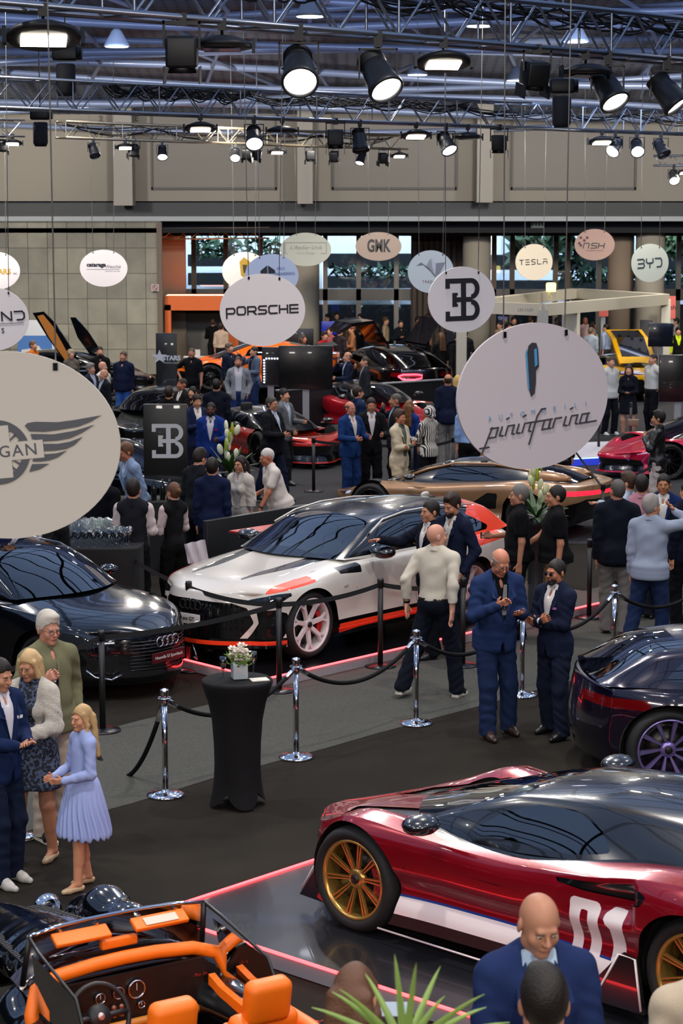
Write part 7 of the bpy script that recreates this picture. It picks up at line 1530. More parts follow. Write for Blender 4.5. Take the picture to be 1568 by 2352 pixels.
P(1277, 1286, 1.72, -48, 'bearded person in sunglasses and dark navy suit with folded arms', tc='#151c30', sc=WH, bc='#161c2e', hair='short', hc='#1e1a18', beard='#120e0c', skin='#a5694e', glasses='#0a0a0a', la='fold_l', ra='fold_r', shoe='#101012', hp=2, feet=((.06, .08, 0), (.04, -.06, 0)), square='#b06ab0', b=1.05)
P(988, 1150, 1.80, -62, 'dark-haired person in navy suit pointing at the white car', tc='#0e1320', sc='#c8c4c0', bc='#0c0f16', hc='#17120f', hair='short', skin='#a87458', ra='point', la='down', feet=(.05, -.1))
P(1042, 1133, 1.86, -45, 'person with curly brown hair and open white collar looking down at the white car', tc='#141a2e', sc='#c8c4be', bc='#0e1018', hc='#2a1c14', hair='full', beard='#2a1c14', skin='#b0785a', hp=18, la='pocket', ra='hold', shoe='#5a3c20', feet=(.06, -.04))
_, g = P(1192, 1113, 1.84, -92, 'grey-haired person in black polo holding a phone, beside the flower vase', top='tee', sc='#0d0d10', bc='#0c0d12', hc='#6a6660', hair='short', skin='#a8755a', ra='hold', la='down', b=1.1, belly=.015)
phone(g[-1], 'black phone held by the grey-haired person in a black polo')
P(1277, 1116, 1.84, -88, 'heavy-set person in black T-shirt and khaki trousers', top='tee', sc='#0c0c0f', bc='#7d6a48', hc='#1c1512', hair='short', skin='#ab7458', ra='table', la='down', b=1.2, belly=.03, shoe='#2a2420', sole='#c8c0b0')
# -- right group
P(1418, 1103, 1.86, 172, 'grey-haired person in long navy blazer and pale grey jeans, back turned', tc='#10141f', sc=WH, bc='#6e6a68', hc='#4c4844', hair='short', skin='#a8705a', hy=28, la='down', ra='pocket', b=1.12, feet=(.06, -.03), shoe='#15181e')
P(1496, 1138, 1.82, 150, 'grey-haired person in untucked pale blue linen shirt touching their face', top='untuck', sc='#8790a2', bc='#1a2846', hc='#8a8480', hair='full', skin='#b07a5e', ra='head', la='down', b=1.15, belly=.02, beard='#a8a4a0', hy=-25, extra=('watch',), shoe='#14161c', feet=((.10, -.12, 0), (.05, .05, 0)))
P(1524, 1090, 1.80, -12, 'tanned dark-haired person in bright navy suit staring at the camera side', tc='#14244c', sc='#d0ccc8', bc=DNAVY, hc='#1a1412', hair='short', skin='#a06a48')
P(1442, 1086, 1.80, -118, 'brown-haired person in pale shirt pointing with a pink sleeve', top='shirt', sc='#98a4b4', bc='#20242e', hc='#3a281c', hair='full', ra='point', la='down')
P(1474, 1093, 1.78, 165, 'dark-haired person in pink shirt with back turned', top='shirt', sc='#b07a86', bc='#20242e', hc='#1a1412', hair='full')
P(1580, 1105, 1.82, -150, 'person in black suit cut by the right frame edge', tc='#0e1220', sc=WH, bc='#0c0d12', hc='#16110e', shoe='#6a3c1c', feet=(.05, -.05))
P(1512, 944, 1.80, -105, 'person in black leather jacket and white trousers at the right', top='coat', tc='#0b0c0c', sc='#c8c8c8', bc='#a8a09c', hc='#17110e', hair='full', skin='#a8755a', la='chest', ra='chest')
# -- around the drinks bar
P(306, 1102, 1.80, 172, 'bartender in grey-backed waistcoat and white shirt, back turned', top='vest', tc='#1c1d22', sc='#c4b6b4', bc='#0d0c0d', hc='#21160f', hair='full', la='tab', ra='tab', b=.98)
_, g = P(398, 1109, 1.70, -140, 'bartender with hair in a bun and glasses, black waistcoat, cloth in hand', top='vest', tc='#131214', sc='#c4b0ae', bc='#0d0c0d', hc='#5a3a24', hair='bun', sex='f', la='tab', ra='hold', glasses='#15110f', skin='#b07c62')
g_ = G(450, 1250, 1.0); q = MB(); rr = random.Random(2); n_ = 9; V = [(g_.x - .13 + .26 * i / n_ + .05 * (1 - j / n_), 25.5 + .035 * math.sin(i * 1.6 + j * .3), .80 + .24 * j / n_ - .10 * (i / n_) * (1 - j / n_) + .06 * i / n_) for i in range(n_ + 1) for j in range(n_ + 1)]
tag(mk('napkin', V, [(i * (n_ + 1) + j, (i + 1) * (n_ + 1) + j, (i + 1) * (n_ + 1) + j + 1, i * (n_ + 1) + j + 1) for i in range(n_) for j in range(n_)], fab('#c8c0c4'), None, True), 'crumpled white cloth held by the bartender with the bun', 'cloth')
P(456, 1031, 1.82, 140, 'person in charcoal jacket bending in to talk beside the navy-suited one', tc='#14161a', sc='#c8b8b0', bc='#0f1014', hc='#241a14', hair='full', hp=15, lean=6)
P(487, 1054, 1.76, 172, 'person in navy suit with back turned, left of the flower arrangement', tc='#111a34', sc=WH, bc='#0f1220', hc='#1c1410', hair='full')
P(552, 1048, 1.68, -35, 'person with long dark wavy hair in a pale printed jacket', top='crop', tc='#a89a9c', sc='#aaa4a0', bc='#8c8482', legs='trousers', hc='#1c120e', hair='long', sex='f', skin='#a8745a')
_, g = P(640, 1050, 1.78, -72, 'white-haired person in white polo leaning a hand on the black partition', top='tee', sc='#c4bab2', bc='#22242c', hc='#b8b2ac', hair='crop', skin='#a8684e', lean=16, loc=(-.86, 29.75, 0), la=((.05, .38, -.42), (.6, -.4, -.3), (0, .6, -1), (0, 0, -1), 20), ra='hold', belly=.03, b=1.12, extra=('watch',))
glass(g[-1], 'champagne flute held by the white-haired person in a polo', 'flute', 1., '#c8a050')
P(288, 1019, 1.82, -62, 'person in pale blue jacket and glasses leaning over the bar side', tc='#7486a2', sc='#98a8c0', bc='#5a6e90', hc='#5a3c28', hair='full', skin='#a8684e', lean=14, glasses='#2a2020', b=1.1)
P(128, 1150, 1.72, -52, 'person in black suit carrying a folder, face behind the winged-emblem sign', tc='#0e0f11', sc='#101012', bc='#0d0d10', hair='long', hc='#17110e', sex='f', skin='#9a6648', la='down', ra='phone')
P(20, 1165, 1.78, 60, 'person in navy jacket with hands together, face behind the winged-emblem sign', tc='#10183a', sc='#b8b8c0', bc='#10131c', la='tab', ra='tab')
P(232, 1068, 1.86, 150, 'large person in black suit behind the stacked bar glasses', tc='#0c0d12', sc=WH, bc='#0c0d12', hc='#1c1410', b=1.15)
P(85, 1120, 1.76, 20, 'person in dark suit holding a wine glass beyond the bar end', tc='#101218', sc='#c0c0c4', bc='#0f1014', ra='hold')
# -- middle distance
P(484, 924, 1.80, -4, 'person in royal blue suit with pink pocket square beside the black panel', tc='#142c6c', sc='#b8b4bc', bc='#0f1838', hc='#0a0807', hair='crop', skin='#4a2c1e', beard='#0a0807', square='#a81848', la='hold')
_, g = P(450, 905, 1.78, 30, 'person half hidden by the black panel, looking at a phone', tc='#1c2440', sc=WH, bc=DNAVY, la='phone', ra='phone', hp=16)
phone(g[-1], 'phone held by the person half hidden by the black panel')
P(624, 911, 1.86, 62, 'stout person in black suit and glasses walking with a drink', tc='#131418', sc='#a8b4c8', bc='#121a2c', hc='#3a342e', hair='short', skin='#a8735a', glasses='#201a18', la='hold', ra='hold', b=1.15, belly=.04, feet=(.22, -.25))
P(652, 893, 1.80, 60, 'person in grey blazer behind the stout one with glasses', tc='#5c5e62', sc='#a0aabc', bc='#131519', hc='#17110e', la='hold', feet=(.0, .15))
P(804, 922, 1.80, 42, 'balding person in blue suit with white cuffs by the low concept car', tc='#16305e', sc='#c4bcb8', bc='#142a54', hc='#3a302a', hair='ring', skin='#b0705a', glasses='#3a3030', la='hold', ra='hold', shoe='#a8a4a0', b=1.08)
P(852, 914, 1.82, 8, 'dark-haired person in black blazer and open white shirt holding a glass', tc='#101114', sc='#c4bfbf', bc='#0c0d10', hc='#1a120e', skin='#a06a50', hp=8, la='hold', ra='hold')
_, g = P(908, 904, 1.84, -82, 'person in dark blazer drinking from a wine glass', tc='#171a22', sc='#8ca4c8', bc='#0e1014', hc='#4a443c', hair='crop', skin='#a06a50', ra='drink', la='down')
glass(g[-1], 'wine glass at the lips of the person in the dark blazer', 'tumbler')
P(822, 887, 1.84, 118, 'bearded person in navy suit facing away toward the podium', tc='#162440', sc=WH, bc='#10131c', hc='#2a1e16', beard='#2a1e16')
_, g = P(917, 942, 1.78, 58, 'person in cream suit jacket and green shirt with crossed arms', tc='#bcae94', sc='#4a5a50', bc='#b4a68c', hc='#3a281a', hair='full', skin='#a5694e', la='fold_l', ra='fold_r', open_=True)
P(984, 933, 1.68, -135, 'person in striped turban and black-and-white blouse, bag at the hip', top='untuck', sc='stripes', bc='#111113', hair='scarf', sex='f', skin='#9a6648', la='hold', ra='hold', b=1.15)
P(1029, 859, 1.84, 176, 'balding person in long navy blazer and grey trousers, back turned', tc='#131a30', sc=WH, bc='#6a6866', hc='#3a2a1e', hair='ring', skin='#b0785e')
P(1051, 862, 1.72, 168, 'blonde person in black beside the balding one in the navy blazer', top='shirt', sc='#0e0e10', bc='#0e0e10', hair='long', hc='#c09c58', sex='f')
P(1078, 915, 1.80, 170, 'person in pale blue shirt partly behind the script-lettered sign', top='shirt', sc='#7c9ac4', bc='#0d0e12')
P(940, 920, 1.68, 150, 'person with long brown-blonde hair in a royal blue top between two groups', top='shirt', sc='#1c3474', bc='#141a2c', hair='long', hc='#6a4628', sex='f')
P(1288, 930, 1.76, 160, 'person in black jacket with gold chevron trim under the large round sign', top='coat', tc='#101010', sc=WH, bc='#14161a')
# -- around the black panel and the podiums
P(283, 807, 1.80, -18, 'stocky person in navy shirt and blue jeans standing on the open floor', top='untuck', sc='#10162c', bc='#2e5288', hc='#4a3626', hair='short', skin='#a87058', b=1.15, belly=.03, shoe='#14161a')
P(229, 796, 1.80, 14, 'bearded person in black sweatshirt behind the two bald guests', top='untuck', sc='#0f0f11', bc='#15161a', hc='#17110e', beard='#17110e')
P(236, 830, 1.78, 60, 'bald person in white shirt at the left', top='shirt', sc='#c0bcb8', bc='#15161a', hair='bald')
P(238, 848, 1.74, -60, 'bald person in dark suit in front of the bald white-shirted one', tc='#17181e', sc='#9aa4b8', bc='#15161a', hair='bald')
P(208, 835, 1.76, 62, 'grey-haired person peering past the large sign', tc='#20222a', sc='#a0a8bc', bc='#15161a', hc='#6a625a', hair='full')
P(163, 803, 1.70, 20, 'person with curly fair hair above the large sign', top='shirt', sc='#5a5248', bc='#15161a', hair='curly', hc='#8a7c66', sex='f')
P(76, 783, 1.76, 70, 'person in orange top beside the yacht poster', top='tee', sc='#a85a20', bc='#15161a', hc='#5a4636')
P(440, 799, 1.82, -6, 'person in black T-shirt standing before the orange track car', top='tee', sc='#0e0f12', bc='#14161c', hc='#3a2e26', hair='crop', skin='#9a6650', ra='hip', la='loose')
P(547, 819, 1.82, 2, 'person in light grey blazer, hands in pockets, beneath the wide-name sign', tc='#7c7e80', sc='#b4b0b4', bc='#1e2c50', hc='#4a3424', hair='crop', beard='#4a3424', skin='#a87058', la='pocket', ra='pocket', open_=True)
P(526, 789, 1.80, 55, 'person in dark blue jumper raising a glass', top='untuck', sc='#161e30', bc='#15161a', la='drink', hc='#5a4a3a', hair='full')
P(583, 796, 1.80, -58, 'person in grey-blue jacket facing the one with a raised glass', tc='#4a5468', sc='#15161a', bc='#1c2848', la='hold', ra='drink', hc='#1c140f')
P(442, 888, 1.68, -32, 'person with long black hair in dark lace above the panel', top='shirt', sc='#161416', bc='#111114', hair='long', hc='#120c0a', sex='f', ra='chest')
P(418, 869, 1.80, -58, 'person in dark suit with shaved hair beyond the black panel', tc='#1a1a1c', sc=WH, bc='#111114', hair='crop', hc='#2a1e18', skin='#9a6048')
P(388, 889, 1.76, 170, 'person in black T-shirt with ring print, back turned, above the panel', top='tee', sc='#0d0d0f', bc='#111114', hc='#2a1a12', hair='full')
P(497, 871, 1.84, 174, 'tall person in dark navy suit, back turned, behind the royal blue suit', tc='#0f1220', sc=WH, bc='#0f1118', hc='#16100c', b=1.1)
_, g = P(798, 808, 1.80, -78, 'bald person in navy suit holding a white cup by the podium', tc='#141c30', sc='#a0b0cc', bc='#11131a', hair='ring', hc='#5a4a40', ra='drink', la='hold')
P(838, 819, 1.80, -84, 'person in dark grey suit drinking beside the podium', tc='#22262a', sc='#a8b4c4', bc='#11131a', hc='#3a2e26', hair='crop', ra='drink')
P(1402, 820, 1.80, 35, 'person in white T-shirt and black trousers with trainers', top='untuck', sc='#b4b4ae', bc='#14161c', hc='#3a2c22', hair='crop', la='down', shoe='#c0c0c0', feet=(.05, -.05))
_, g = P(1444, 838, 1.70, -16, 'person with long brown hair in black dress holding a phone and handbag', top='shirt', sc='#0e1018', bc='#0e1018', legs='dress', hair='long', hc='#2a1a12', sex='f', la='tab', ra='tab', shoe='#8a5a38')
phone(g[1], 'phone held by the person in the black dress'); p = G(1450, 968, .95); tag(MB().box((p.x, p.y - .25, .95), (.22, .08, .14), bev=.02).build('handbag', mat('bag_taupe', '#7a6654', .5)), 'small taupe handbag hanging at the black dress', 'bag')
P(1499, 813, 1.86, -60, 'person in white shirt and black trousers by the black screen', top='shirt', sc='#b8b8b0', bc='#0f1014', hc='#2a221c', hair='crop', la='hip', ra='down', b=1.1)
P(1434, 756, 1.68, -32, 'person in lime green jacket and glasses at the white pavilion', tc='#8ea86a', sc='#a8b890', bc='#2a2a2e', hair='bob', hc='#4a3626', sex='f', glasses='#2a2020', la='hold', ra='hold')
P(1391, 744, 1.78, -120, 'dark-haired person in pale blue shirt inside the white pavilion', top='shirt', sc='#8490a8', bc='#2a2a2e', hc='#1c140f')
P(1357, 752, 1.74, 150, 'person in pale grey shirt behind the large round sign', top='shirt', sc='#8a94a0', bc='#2a2a2e', hc='#5a4c40')
P(1344, 728, 1.80, 10, 'bald person in pink shirt in the white pavilion', top='shirt', sc='#b09090', bc='#2a2a2e', hair='bald', skin='#9a6048')
P(1362, 738, 1.72, 100, 'dark-haired person in cream top beside the bald one in pink', top='shirt', sc='#b0a090', bc='#2a2a2e', sex='f', hair='long', hc='#17110e')
P(1552, 730, 1.80, -100, 'person in white shirt at the right edge behind the screen', top='shirt', sc='#a8a4a0', bc='#2a2a2e')
P(1557, 752, 1.76, 5, 'person in black and neon yellow vest at the right edge', top='vest', tc='#101010', sc='#b8d020', bc='#15161a', hc='#120d0a', hair='full')
# -- the orange booth and the crowd along the windows
far = [(436, 717, 60, '#b8a494', '#17110e', 'person in beige shirt at the orange booth, leftmost'), (462, 714, -10, '#b4a898', '#17110e', 'person in cream shirt with back to the booth wall'), (485, 717, 20, '#a8785c', '#17110e', 'reddish-faced person at the back of the orange booth'), (489, 733, 170, '#0f0f11', '#3a2a1e', 'person in black T-shirt leaning on the booth table'), (508, 742, 160, '#b49c88', '#2a1e16', 'person in tan shirt at the right of the orange booth'),
    (745, 762, 40, '#a8222a', '#2a1610', 'person in red top with brown hair left of the crowd'), (757, 752, -30, '#8a4a4a', '#3a2014', 'person with big curly auburn hair'), (695, 768, 80, '#1a1a1e', '#3a342e', 'person in black looking right above the black screen'), (752, 722, -60, '#3a2a24', '#17110e', 'person with pink face looking left in the window crowd'), (773, 718, 20, '#2a2420', '#17110e', 'dark-haired person beside the blue screen'), (795, 728, 100, '#4a3a2e', '#2a1e16', 'person in brown bending to the right in the crowd'),
    (826, 722, -20, '#1e2026', '#17110e', 'dark-haired person under the brown oval sign'), (845, 730, 60, '#5a4434', '#2a1a12', 'person in tan behind the raised suv door'), (808, 748, -80, '#8a5a3c', '#6a3a1c', 'auburn-haired person crouching in the crowd'), (780, 752, 140, '#2c2428', '#1c120e', 'person in dark coat before the blue screen'), (960, 728, 60, '#6a3a2c', '#2a1a12', 'person in rust top by the wooden slats, left one'), (982, 722, -60, '#7a4434', '#3a2416', 'person in rust top by the wooden slats, right one'),
    (1012, 764, -150, '#141416', '#4a3424', 'brown-haired person in black left of the white pavilion post'), (1068, 758, 170, '#121216', '#17110e', 'person in black right of the pavilion post'), (1148, 738, -60, '#b09478', '#1c140f', 'person in cream at the left end of the pavilion'), (1168, 742, 40, '#c0bcb8', '#1c140f', 'dark-haired person in white behind the large round sign'), (1218, 727, 150, '#c4b49c', '#3a2416', 'blond-shirted person under the pavilion beam, first'), (1278, 730, -150, '#3a2c28', '#17110e', 'dark-haired person under the pavilion beam, second'), (1180, 728, 20, '#2a2a2e', '#17110e', 'short dark-haired person at the pavilion back'),
    (920, 735, 20, '#17181c', '#17110e', 'person in black between the windows and the raised suv door'), (865, 742, -140, '#2a3040', '#2a1e16', 'person in slate blue in the window crowd'), (885, 728, 80, '#9a8468', '#3a281a', 'person in sand shirt in the window crowd'), (1040, 740, 30, '#20222a', '#17110e', 'person in dark shirt beside the round column')]
for i, (px, py, yw, c_, h_, lab) in enumerate(far):
    P(px, py, 1.72 + .04 * (i % 3), yw, lab, top='shirt', sc=c_, bc='#15161a', hair='curly' if 'curly' in lab else ('long' if i % 5 == 2 else 'full'), hc=h_, la='hold' if i % 2 else 'down', ra='phone' if i % 3 == 0 else 'down', z0=0.)
# ------------------------------------------------------------------ barriers, tables, bar, panels
def chrome_post(px, py, lab):
    p = G(px, py); r = empty('rope_post', p); tag(r, lab, 'rope barrier post'); MB().lathe([(.163, 0), (.165, .012), (.160, .022), (.12, .036), (.03, .048), (.026, .06)], 36).build('base', M_CHROME, r)
    MB().lathe([(.026, .05), (.026, .86)], 20).build('pole', M_CHROME, r); MB().lathe([(.030, .80), (.034, .81), (.034, .855), (.030, .865), (.034, .90), (.040, .925), (.038, .94), (.001, .952)], 20).build('finial', M_CHROME, r)
    q = MB(); q.tube([(.055 * math.cos(a), .055 * math.sin(a), .865) for a in np.linspace(0, 2 * math.pi, 18)[:-1]], .006, 5, closed=True); q.build('hook_ring', M_CHROME, r); return p
def rope(a, b, lab, sag=.28, za=.86, zb=.86, hooks=(True, True)):
    a = Vector((a.x, a.y, za)); b = Vector((b.x, b.y, zb)); r = empty('barrier_rope', a); tag(r, lab, 'rope'); d = b - a; L = Vector((d.x, d.y, 0)).length; pts = []
    for i in range(25):
        u = i / 24; pts.append(d * u + Vector((0, 0, -sag * 4 * u * (1 - u))))
    q = MB(); q.tube(pts[2:-2], .021, 10); q.build('cord', mat('velvet', '#0a0a0c', .8, spec=.2), r)
    for k, (h, s_) in enumerate(zip(hooks, (pts[:3], pts[-3:]))):
        if h: q = MB(); q.tube(s_, [.012, .026, .024] if k == 0 else [.024, .026, .012], 10); q.build('end_cap', M_CHROME, r)
cp = [chrome_post(*a) for a in ((380, 1828, 'chrome rope post left of the draped cocktail table'), (680, 1741, 'chrome rope post right of the draped cocktail table'), (955, 1663, 'chrome rope post beside the bald walking person'), (1198, 1598, 'chrome rope post between the two talking suited guests'), (1408, 1536, 'chrome rope post at the right by the grey jeans'), (36, 1925, 'chrome rope post behind the person at the left edge'))]
rope(cp[0], cp[1], 'black velvet rope running behind the cocktail table'); rope(cp[1], cp[2], 'black velvet rope in front of the white car'); rope(cp[2], cp[3], 'black velvet rope behind the bright blue suit'); rope(cp[3], cp[4], 'black velvet rope right of the folded-arms guest')
rope(cp[4], G(1640, 1480), 'black velvet rope running out of the right frame edge'); rope(cp[0], G(210, 1735), 'black velvet rope sagging to the floor by the black hatchback', sag=.52, zb=.15, hooks=(True, False))
M_PST = mat('post_black', '#0d0d0f', .5)
def belt_post(px, py, lab, h=1.0):
    p = G(px, py); r = empty('belt_post', p); tag(r, lab, 'belt barrier post'); MB().lathe([(.175, 0), (.178, .012), (.172, .024), (.04, .034)], 32).build('base', mat('base_black', '#18161a', .3, .3), r)
    MB().lathe([(.030, .03), (.030, h - .09)], 16).build('pole', M_PST, r); MB().lathe([(.036, h - .10), (.037, h - .02), (.033, h), (.001, h + .002)], 16).build('belt_head', M_BLACK, r); return p
def belt(a, b, lab, za=.93, zb=.93):
    a = Vector((a.x, a.y, za)); b = Vector((b.x, b.y, zb)); n = 12; V = []
    for i in range(n + 1): u = i / n; p = a.lerp(b, u) - Vector((0, 0, .05 * 4 * u * (1 - u))); V += [p + Vector((0, 0, .026)), p - Vector((0, 0, .026))]
    d = (b - a).normalized(); o = d.cross(Vector((0, 0, 1))) * .0015; W_ = [v + o for v in V] + [v - o for v in V]; m_ = len(V); Fc = []
    for i in range(n): Fc += [(2 * i, 2 * i + 2, 2 * i + 3, 2 * i + 1), (m_ + 2 * i, m_ + 2 * i + 1, m_ + 2 * i + 3, m_ + 2 * i + 2)]
    tag(mk('barrier_belt', W_, Fc, mat('webbing', '#111214', .85)), lab, 'belt')
bp = {k: belt_post(*v) for k, v in dict(a=(435, 1540, 'black belt post in front of the white car grille'), b=(641, 1588, 'black belt post by the corner of the white car stage'), c=(873, 1532, 'black belt post in front of the white car door'), d=(236, 1680, 'black belt post in front of the black hatchback'), e=(1352, 1420, 'black belt post right of the folded-arms guest'), g=(1382, 1262, 'tall-looking black belt post behind the bronze sports car', 1.0), h=(258, 1420, 'black belt post before the draped bar'), i=(1062, 1530, 'black belt post behind the bald walking person'),
    j=(720, 1130, 'black belt post behind the nose of the bronze sports car'), k=(1374, 1042, 'black belt post with pale base at the far right, left one'), l=(1447, 1030, 'black belt post with pale base at the far right, right one'), m=(1040, 1128, 'black belt post beside the striped-turban guest'), n=(945, 1140, 'black belt post near the cream-suited guest')).items()}
for k1, k2, lab in (('a', 'b', 'black barrier belt across the white car grille'), ('b', 'c', 'black barrier belt across the white front wheel'), ('c', 'i', 'black barrier belt between the white car door and the walking guests'), ('d', 'b', 'long black barrier belt from the hatchback to the stage corner'), ('a', 'h', 'black barrier belt from the white car towards the bar'), ('g', 'e', 'black barrier belt by the grey jeans'), ('j', 'n', 'black barrier belt in front of the blue-suited guests'), ('n', 'm', 'black barrier belt by the striped-turban guest')):
    belt(bp[k1], bp[k2], lab)
belt(bp['d'], G(-60, 1790), 'black barrier belt leaving the left frame edge'); belt(G(1250, 1030), bp['g'], 'upper black barrier belt under the large round sign'); belt(bp['g'], G(1520, 1180), 'black barrier belt running behind the leather jacket'); belt(G(-60, 1320), G(40, 1350), 'black barrier belt behind the winged-emblem sign')
# cocktail table with stretch cover
tp = G(546, 1850); tp.z = 0; r = empty('cocktail_table', tp); tag(r, 'tall cocktail table in a stretched black cover in front of the white car', 'table')
n = 72; prof = [(0, 1.10, 1.), (.10, 1.10, 1.), (.285, 1.10, 1.), (.30, 1.092, 1.), (.302, 1.07, 1.), (.285, 1.02, 1.), (.245, .90, 1.), (.215, .75, 1.), (.200, .55, 1.), (.196, .38, 1.), (.205, .22, .9), (.225, .10, .8), (.245, .02, .6)]; V = []
for k, (rad, z, _) in enumerate(prof):
    for j in range(n):
        a = 2 * math.pi * j / n; c4 = abs(math.cos(2 * (a - math.radians(20)))); lift = 0; rr_ = rad
        if z < .40: t = (0.40 - z) / .40; rr_ = rad * (1 - .22 * t * (1 - c4)); lift = .13 * t**2 * (1 - c4)**1.2
        V.append((rr_ * math.cos(a), rr_ * math.sin(a), z + lift))
mk('table_cover', V, [(i * n + j, i * n + (j + 1) % n, (i + 1) * n + (j + 1) % n, (i + 1) * n + j) for i in range(len(prof) - 1) for j in range(n)], mat('stretch_black', '#0f0f11', .85, spec=.2), r, True)
MB().lathe([(.02, 0), (.03, .02), (.03, 1.0)], 14).build('table_stem', M_BLACKM, r); MB().lathe([(.292, 1.07), (.292, 1.088)], 40).build('table_top', M_BLACK, r)
v = empty('flower_vase', tp + Vector((.02, .0, 1.105))); tag(v, 'square glass vase of white roses on the cocktail table', 'vase'); q = MB(); q.box((0, 0, .065), (.125, .125, .13), rz=.25, bev=.006); q.build('vase', mat('frosted_glass', '#c4ccd0', .15, trans=.35), v)
q = MB(); rr = random.Random(8)
for i in range(16):
    a = rr.uniform(0, 6.28); e = rr.uniform(.0, .09); c_ = Vector((e * math.cos(a), e * math.sin(a), .20 + rr.uniform(-.03, .10) - e * .4))
    for k in range(9):
        b_ = k * 2.4; rad = .008 + .0035 * k; M = Matrix.Translation(c_ + Vector((rad * math.cos(b_), rad * math.sin(b_), -.002 * k))) @ Matrix.Rotation(b_, 4, 'Z') @ Matrix.Rotation(.5 + .1 * k, 4, 'Y'); q.ball((0, 0, 0), (.006, .020, .022), 8, M)
q.build('rose_petals', mat('petal', '#d9cec2', .7), v)
foli = MB()
for i in range(60):
    a = rr.uniform(0, 6.28); e = rr.uniform(.05, .12); M = Matrix.Translation((e * math.cos(a), e * math.sin(a), .14 + rr.uniform(-.02, .07))) @ Matrix.Rotation(a, 4, 'Z') @ Matrix.Rotation(rr.uniform(.3, 1.4), 4, 'Y'); foli.ball((0, 0, 0), (.003, .013, .026), 6, M)
foli.build('leaves', mat('leaf_g', '#6a8a28', .6), v)
def flute(p, lab, wine=None): return glass((Vector(p) + Vector((0, 0, .09)), Vector((0, 1, 0)), Vector((0, 0, 1)), Vector((1, 0, 0))), lab, 'flute', 1.12, wine)
flute(tp + Vector((-.11, -.12, 1.10)), 'champagne flute on the near side of the cocktail table', '#b8a860'); flute(tp + Vector((.135, .10, 1.10)), 'champagne flute behind the white roses')
tag(MB().box(tp + Vector((.19, -.06, 1.106)), (.15, .12, .008), rz=.3).build('paper_napkin', mat('napkin', '#cfc8bc', .8)), 'folded white napkin on the cocktail table', 'napkin')
# drinks bar with glasses
def drape(name, lab, c, rx, ry, h, m, cat='bar'):
    r = empty(name, (c[0], c[1], 0)); tag(r, lab, cat); n = 96; V = []
    for k, z in enumerate((h, h, h - .02, h * .6, .01)):
        for j in range(n):
            a = 2 * math.pi * j / n; ca, sa = math.cos(a), math.sin(a); s_ = 1 / (abs(ca)**8 + abs(sa)**8)**.125; w_ = 0 if k < 2 else .012 * math.sin(23 * a) * (1 - z / h); e = 0.0 if k == 0 else 1.
            V.append((ca * s_ * rx * (e + w_), sa * s_ * ry * (e + w_), z))
    mk('drape', V, [(i * n + j, i * n + (j + 1) % n, (i + 1) * n + (j + 1) % n, (i + 1) * n + j) for i in range(4) for j in range(n)], m, r, True); return r
bx = G(215, 1245, 1.05); drape('drinks_bar', 'black draped drinks bar with rows of empty glasses', (bx.x + .05, bx.y + .28), .56, .80, 1.05, mat('drape_black', '#0d0c0d', .8))
gp = None; wg = []; rr = random.Random(21); n_g = 0
for i in range(10):
    for j in range(10):
        X = bx.x - .42 + i * .092 + (j % 2) * .045; Y_ = bx.y - .38 + j * .125
        if gp is None:
            gp = empty('wine_glass', (X, Y_, 1.05)); MB().lathe([(.034, 0), (.030, .004), (.004, .009), (.0035, .08), (.014, .095), (.034, .125), (.036, .15), (.029, .20), (.0275, .20), (.034, .15), (.032, .127), (.012, .10)], 14, cap=False).build('bowl', M_GLASS, gp); o = gp
        else: o = copy_tree(gp); o.location = (X, Y_, 1.05)
        tag(o, 'empty stemmed wine glass standing in rows on the draped bar', 'glass', 'empty wine glasses on the bar')
def bottle(p, lab, col): tag(MB().lathe([(.0, 0), (.038, 0), (.040, .01), (.040, .17), (.030, .21), (.014, .25), (.014, .30), (.0, .30)], 16, Matrix.Translation(p), cap=False).build('bottle', mat('bottle_' + col, col, .1, coat=.5)), lab, 'bottle')
b2 = G(470, 1150, 1.0); drape('back_bar', 'black draped table behind the bartenders holding bottles', (b2.x - .7, b2.y + .2), .8, .35, 1.0, mat('drape_black', '#0d0c0d', .8))
for i, (dx, c_) in enumerate(((-.72, '#10140c'), (-.60, '#15100c'), (-.50, '#0c100c'), (-.86, '#12100a'))): bottle((b2.x + dx, b2.y + .05 + .05 * (i % 2), 1.0), 'dark wine bottle on the table behind the bartenders', '#10140c')
for o in [o for o in bpy.data.objects if o.name.startswith('bottle')]: o['group'] = 'wine bottles behind the bartenders'
q = MB(); c_ = (bx.x + .45, bx.y + .95, 1.05); q.lathe([(.10, 0), (.12, .20), (.125, .21), (.115, .21), (.095, .02)], 20, Matrix.Translation(c_), cap=False); r = q.build('ice_bucket', M_CHROME); tag(r, 'metal ice bucket with a yellow-capped bottle on the bar', 'bucket'); MB().lathe([(.03, .1), (.03, .2), (.014, .24), (.014, .30), (0, .30)], 12, Matrix.Translation(c_) @ Matrix.Rotation(.4, 4, 'Y'), cap=False).build('bottle_neck', mat('foil_yellow', '#a8b820', .4), r)
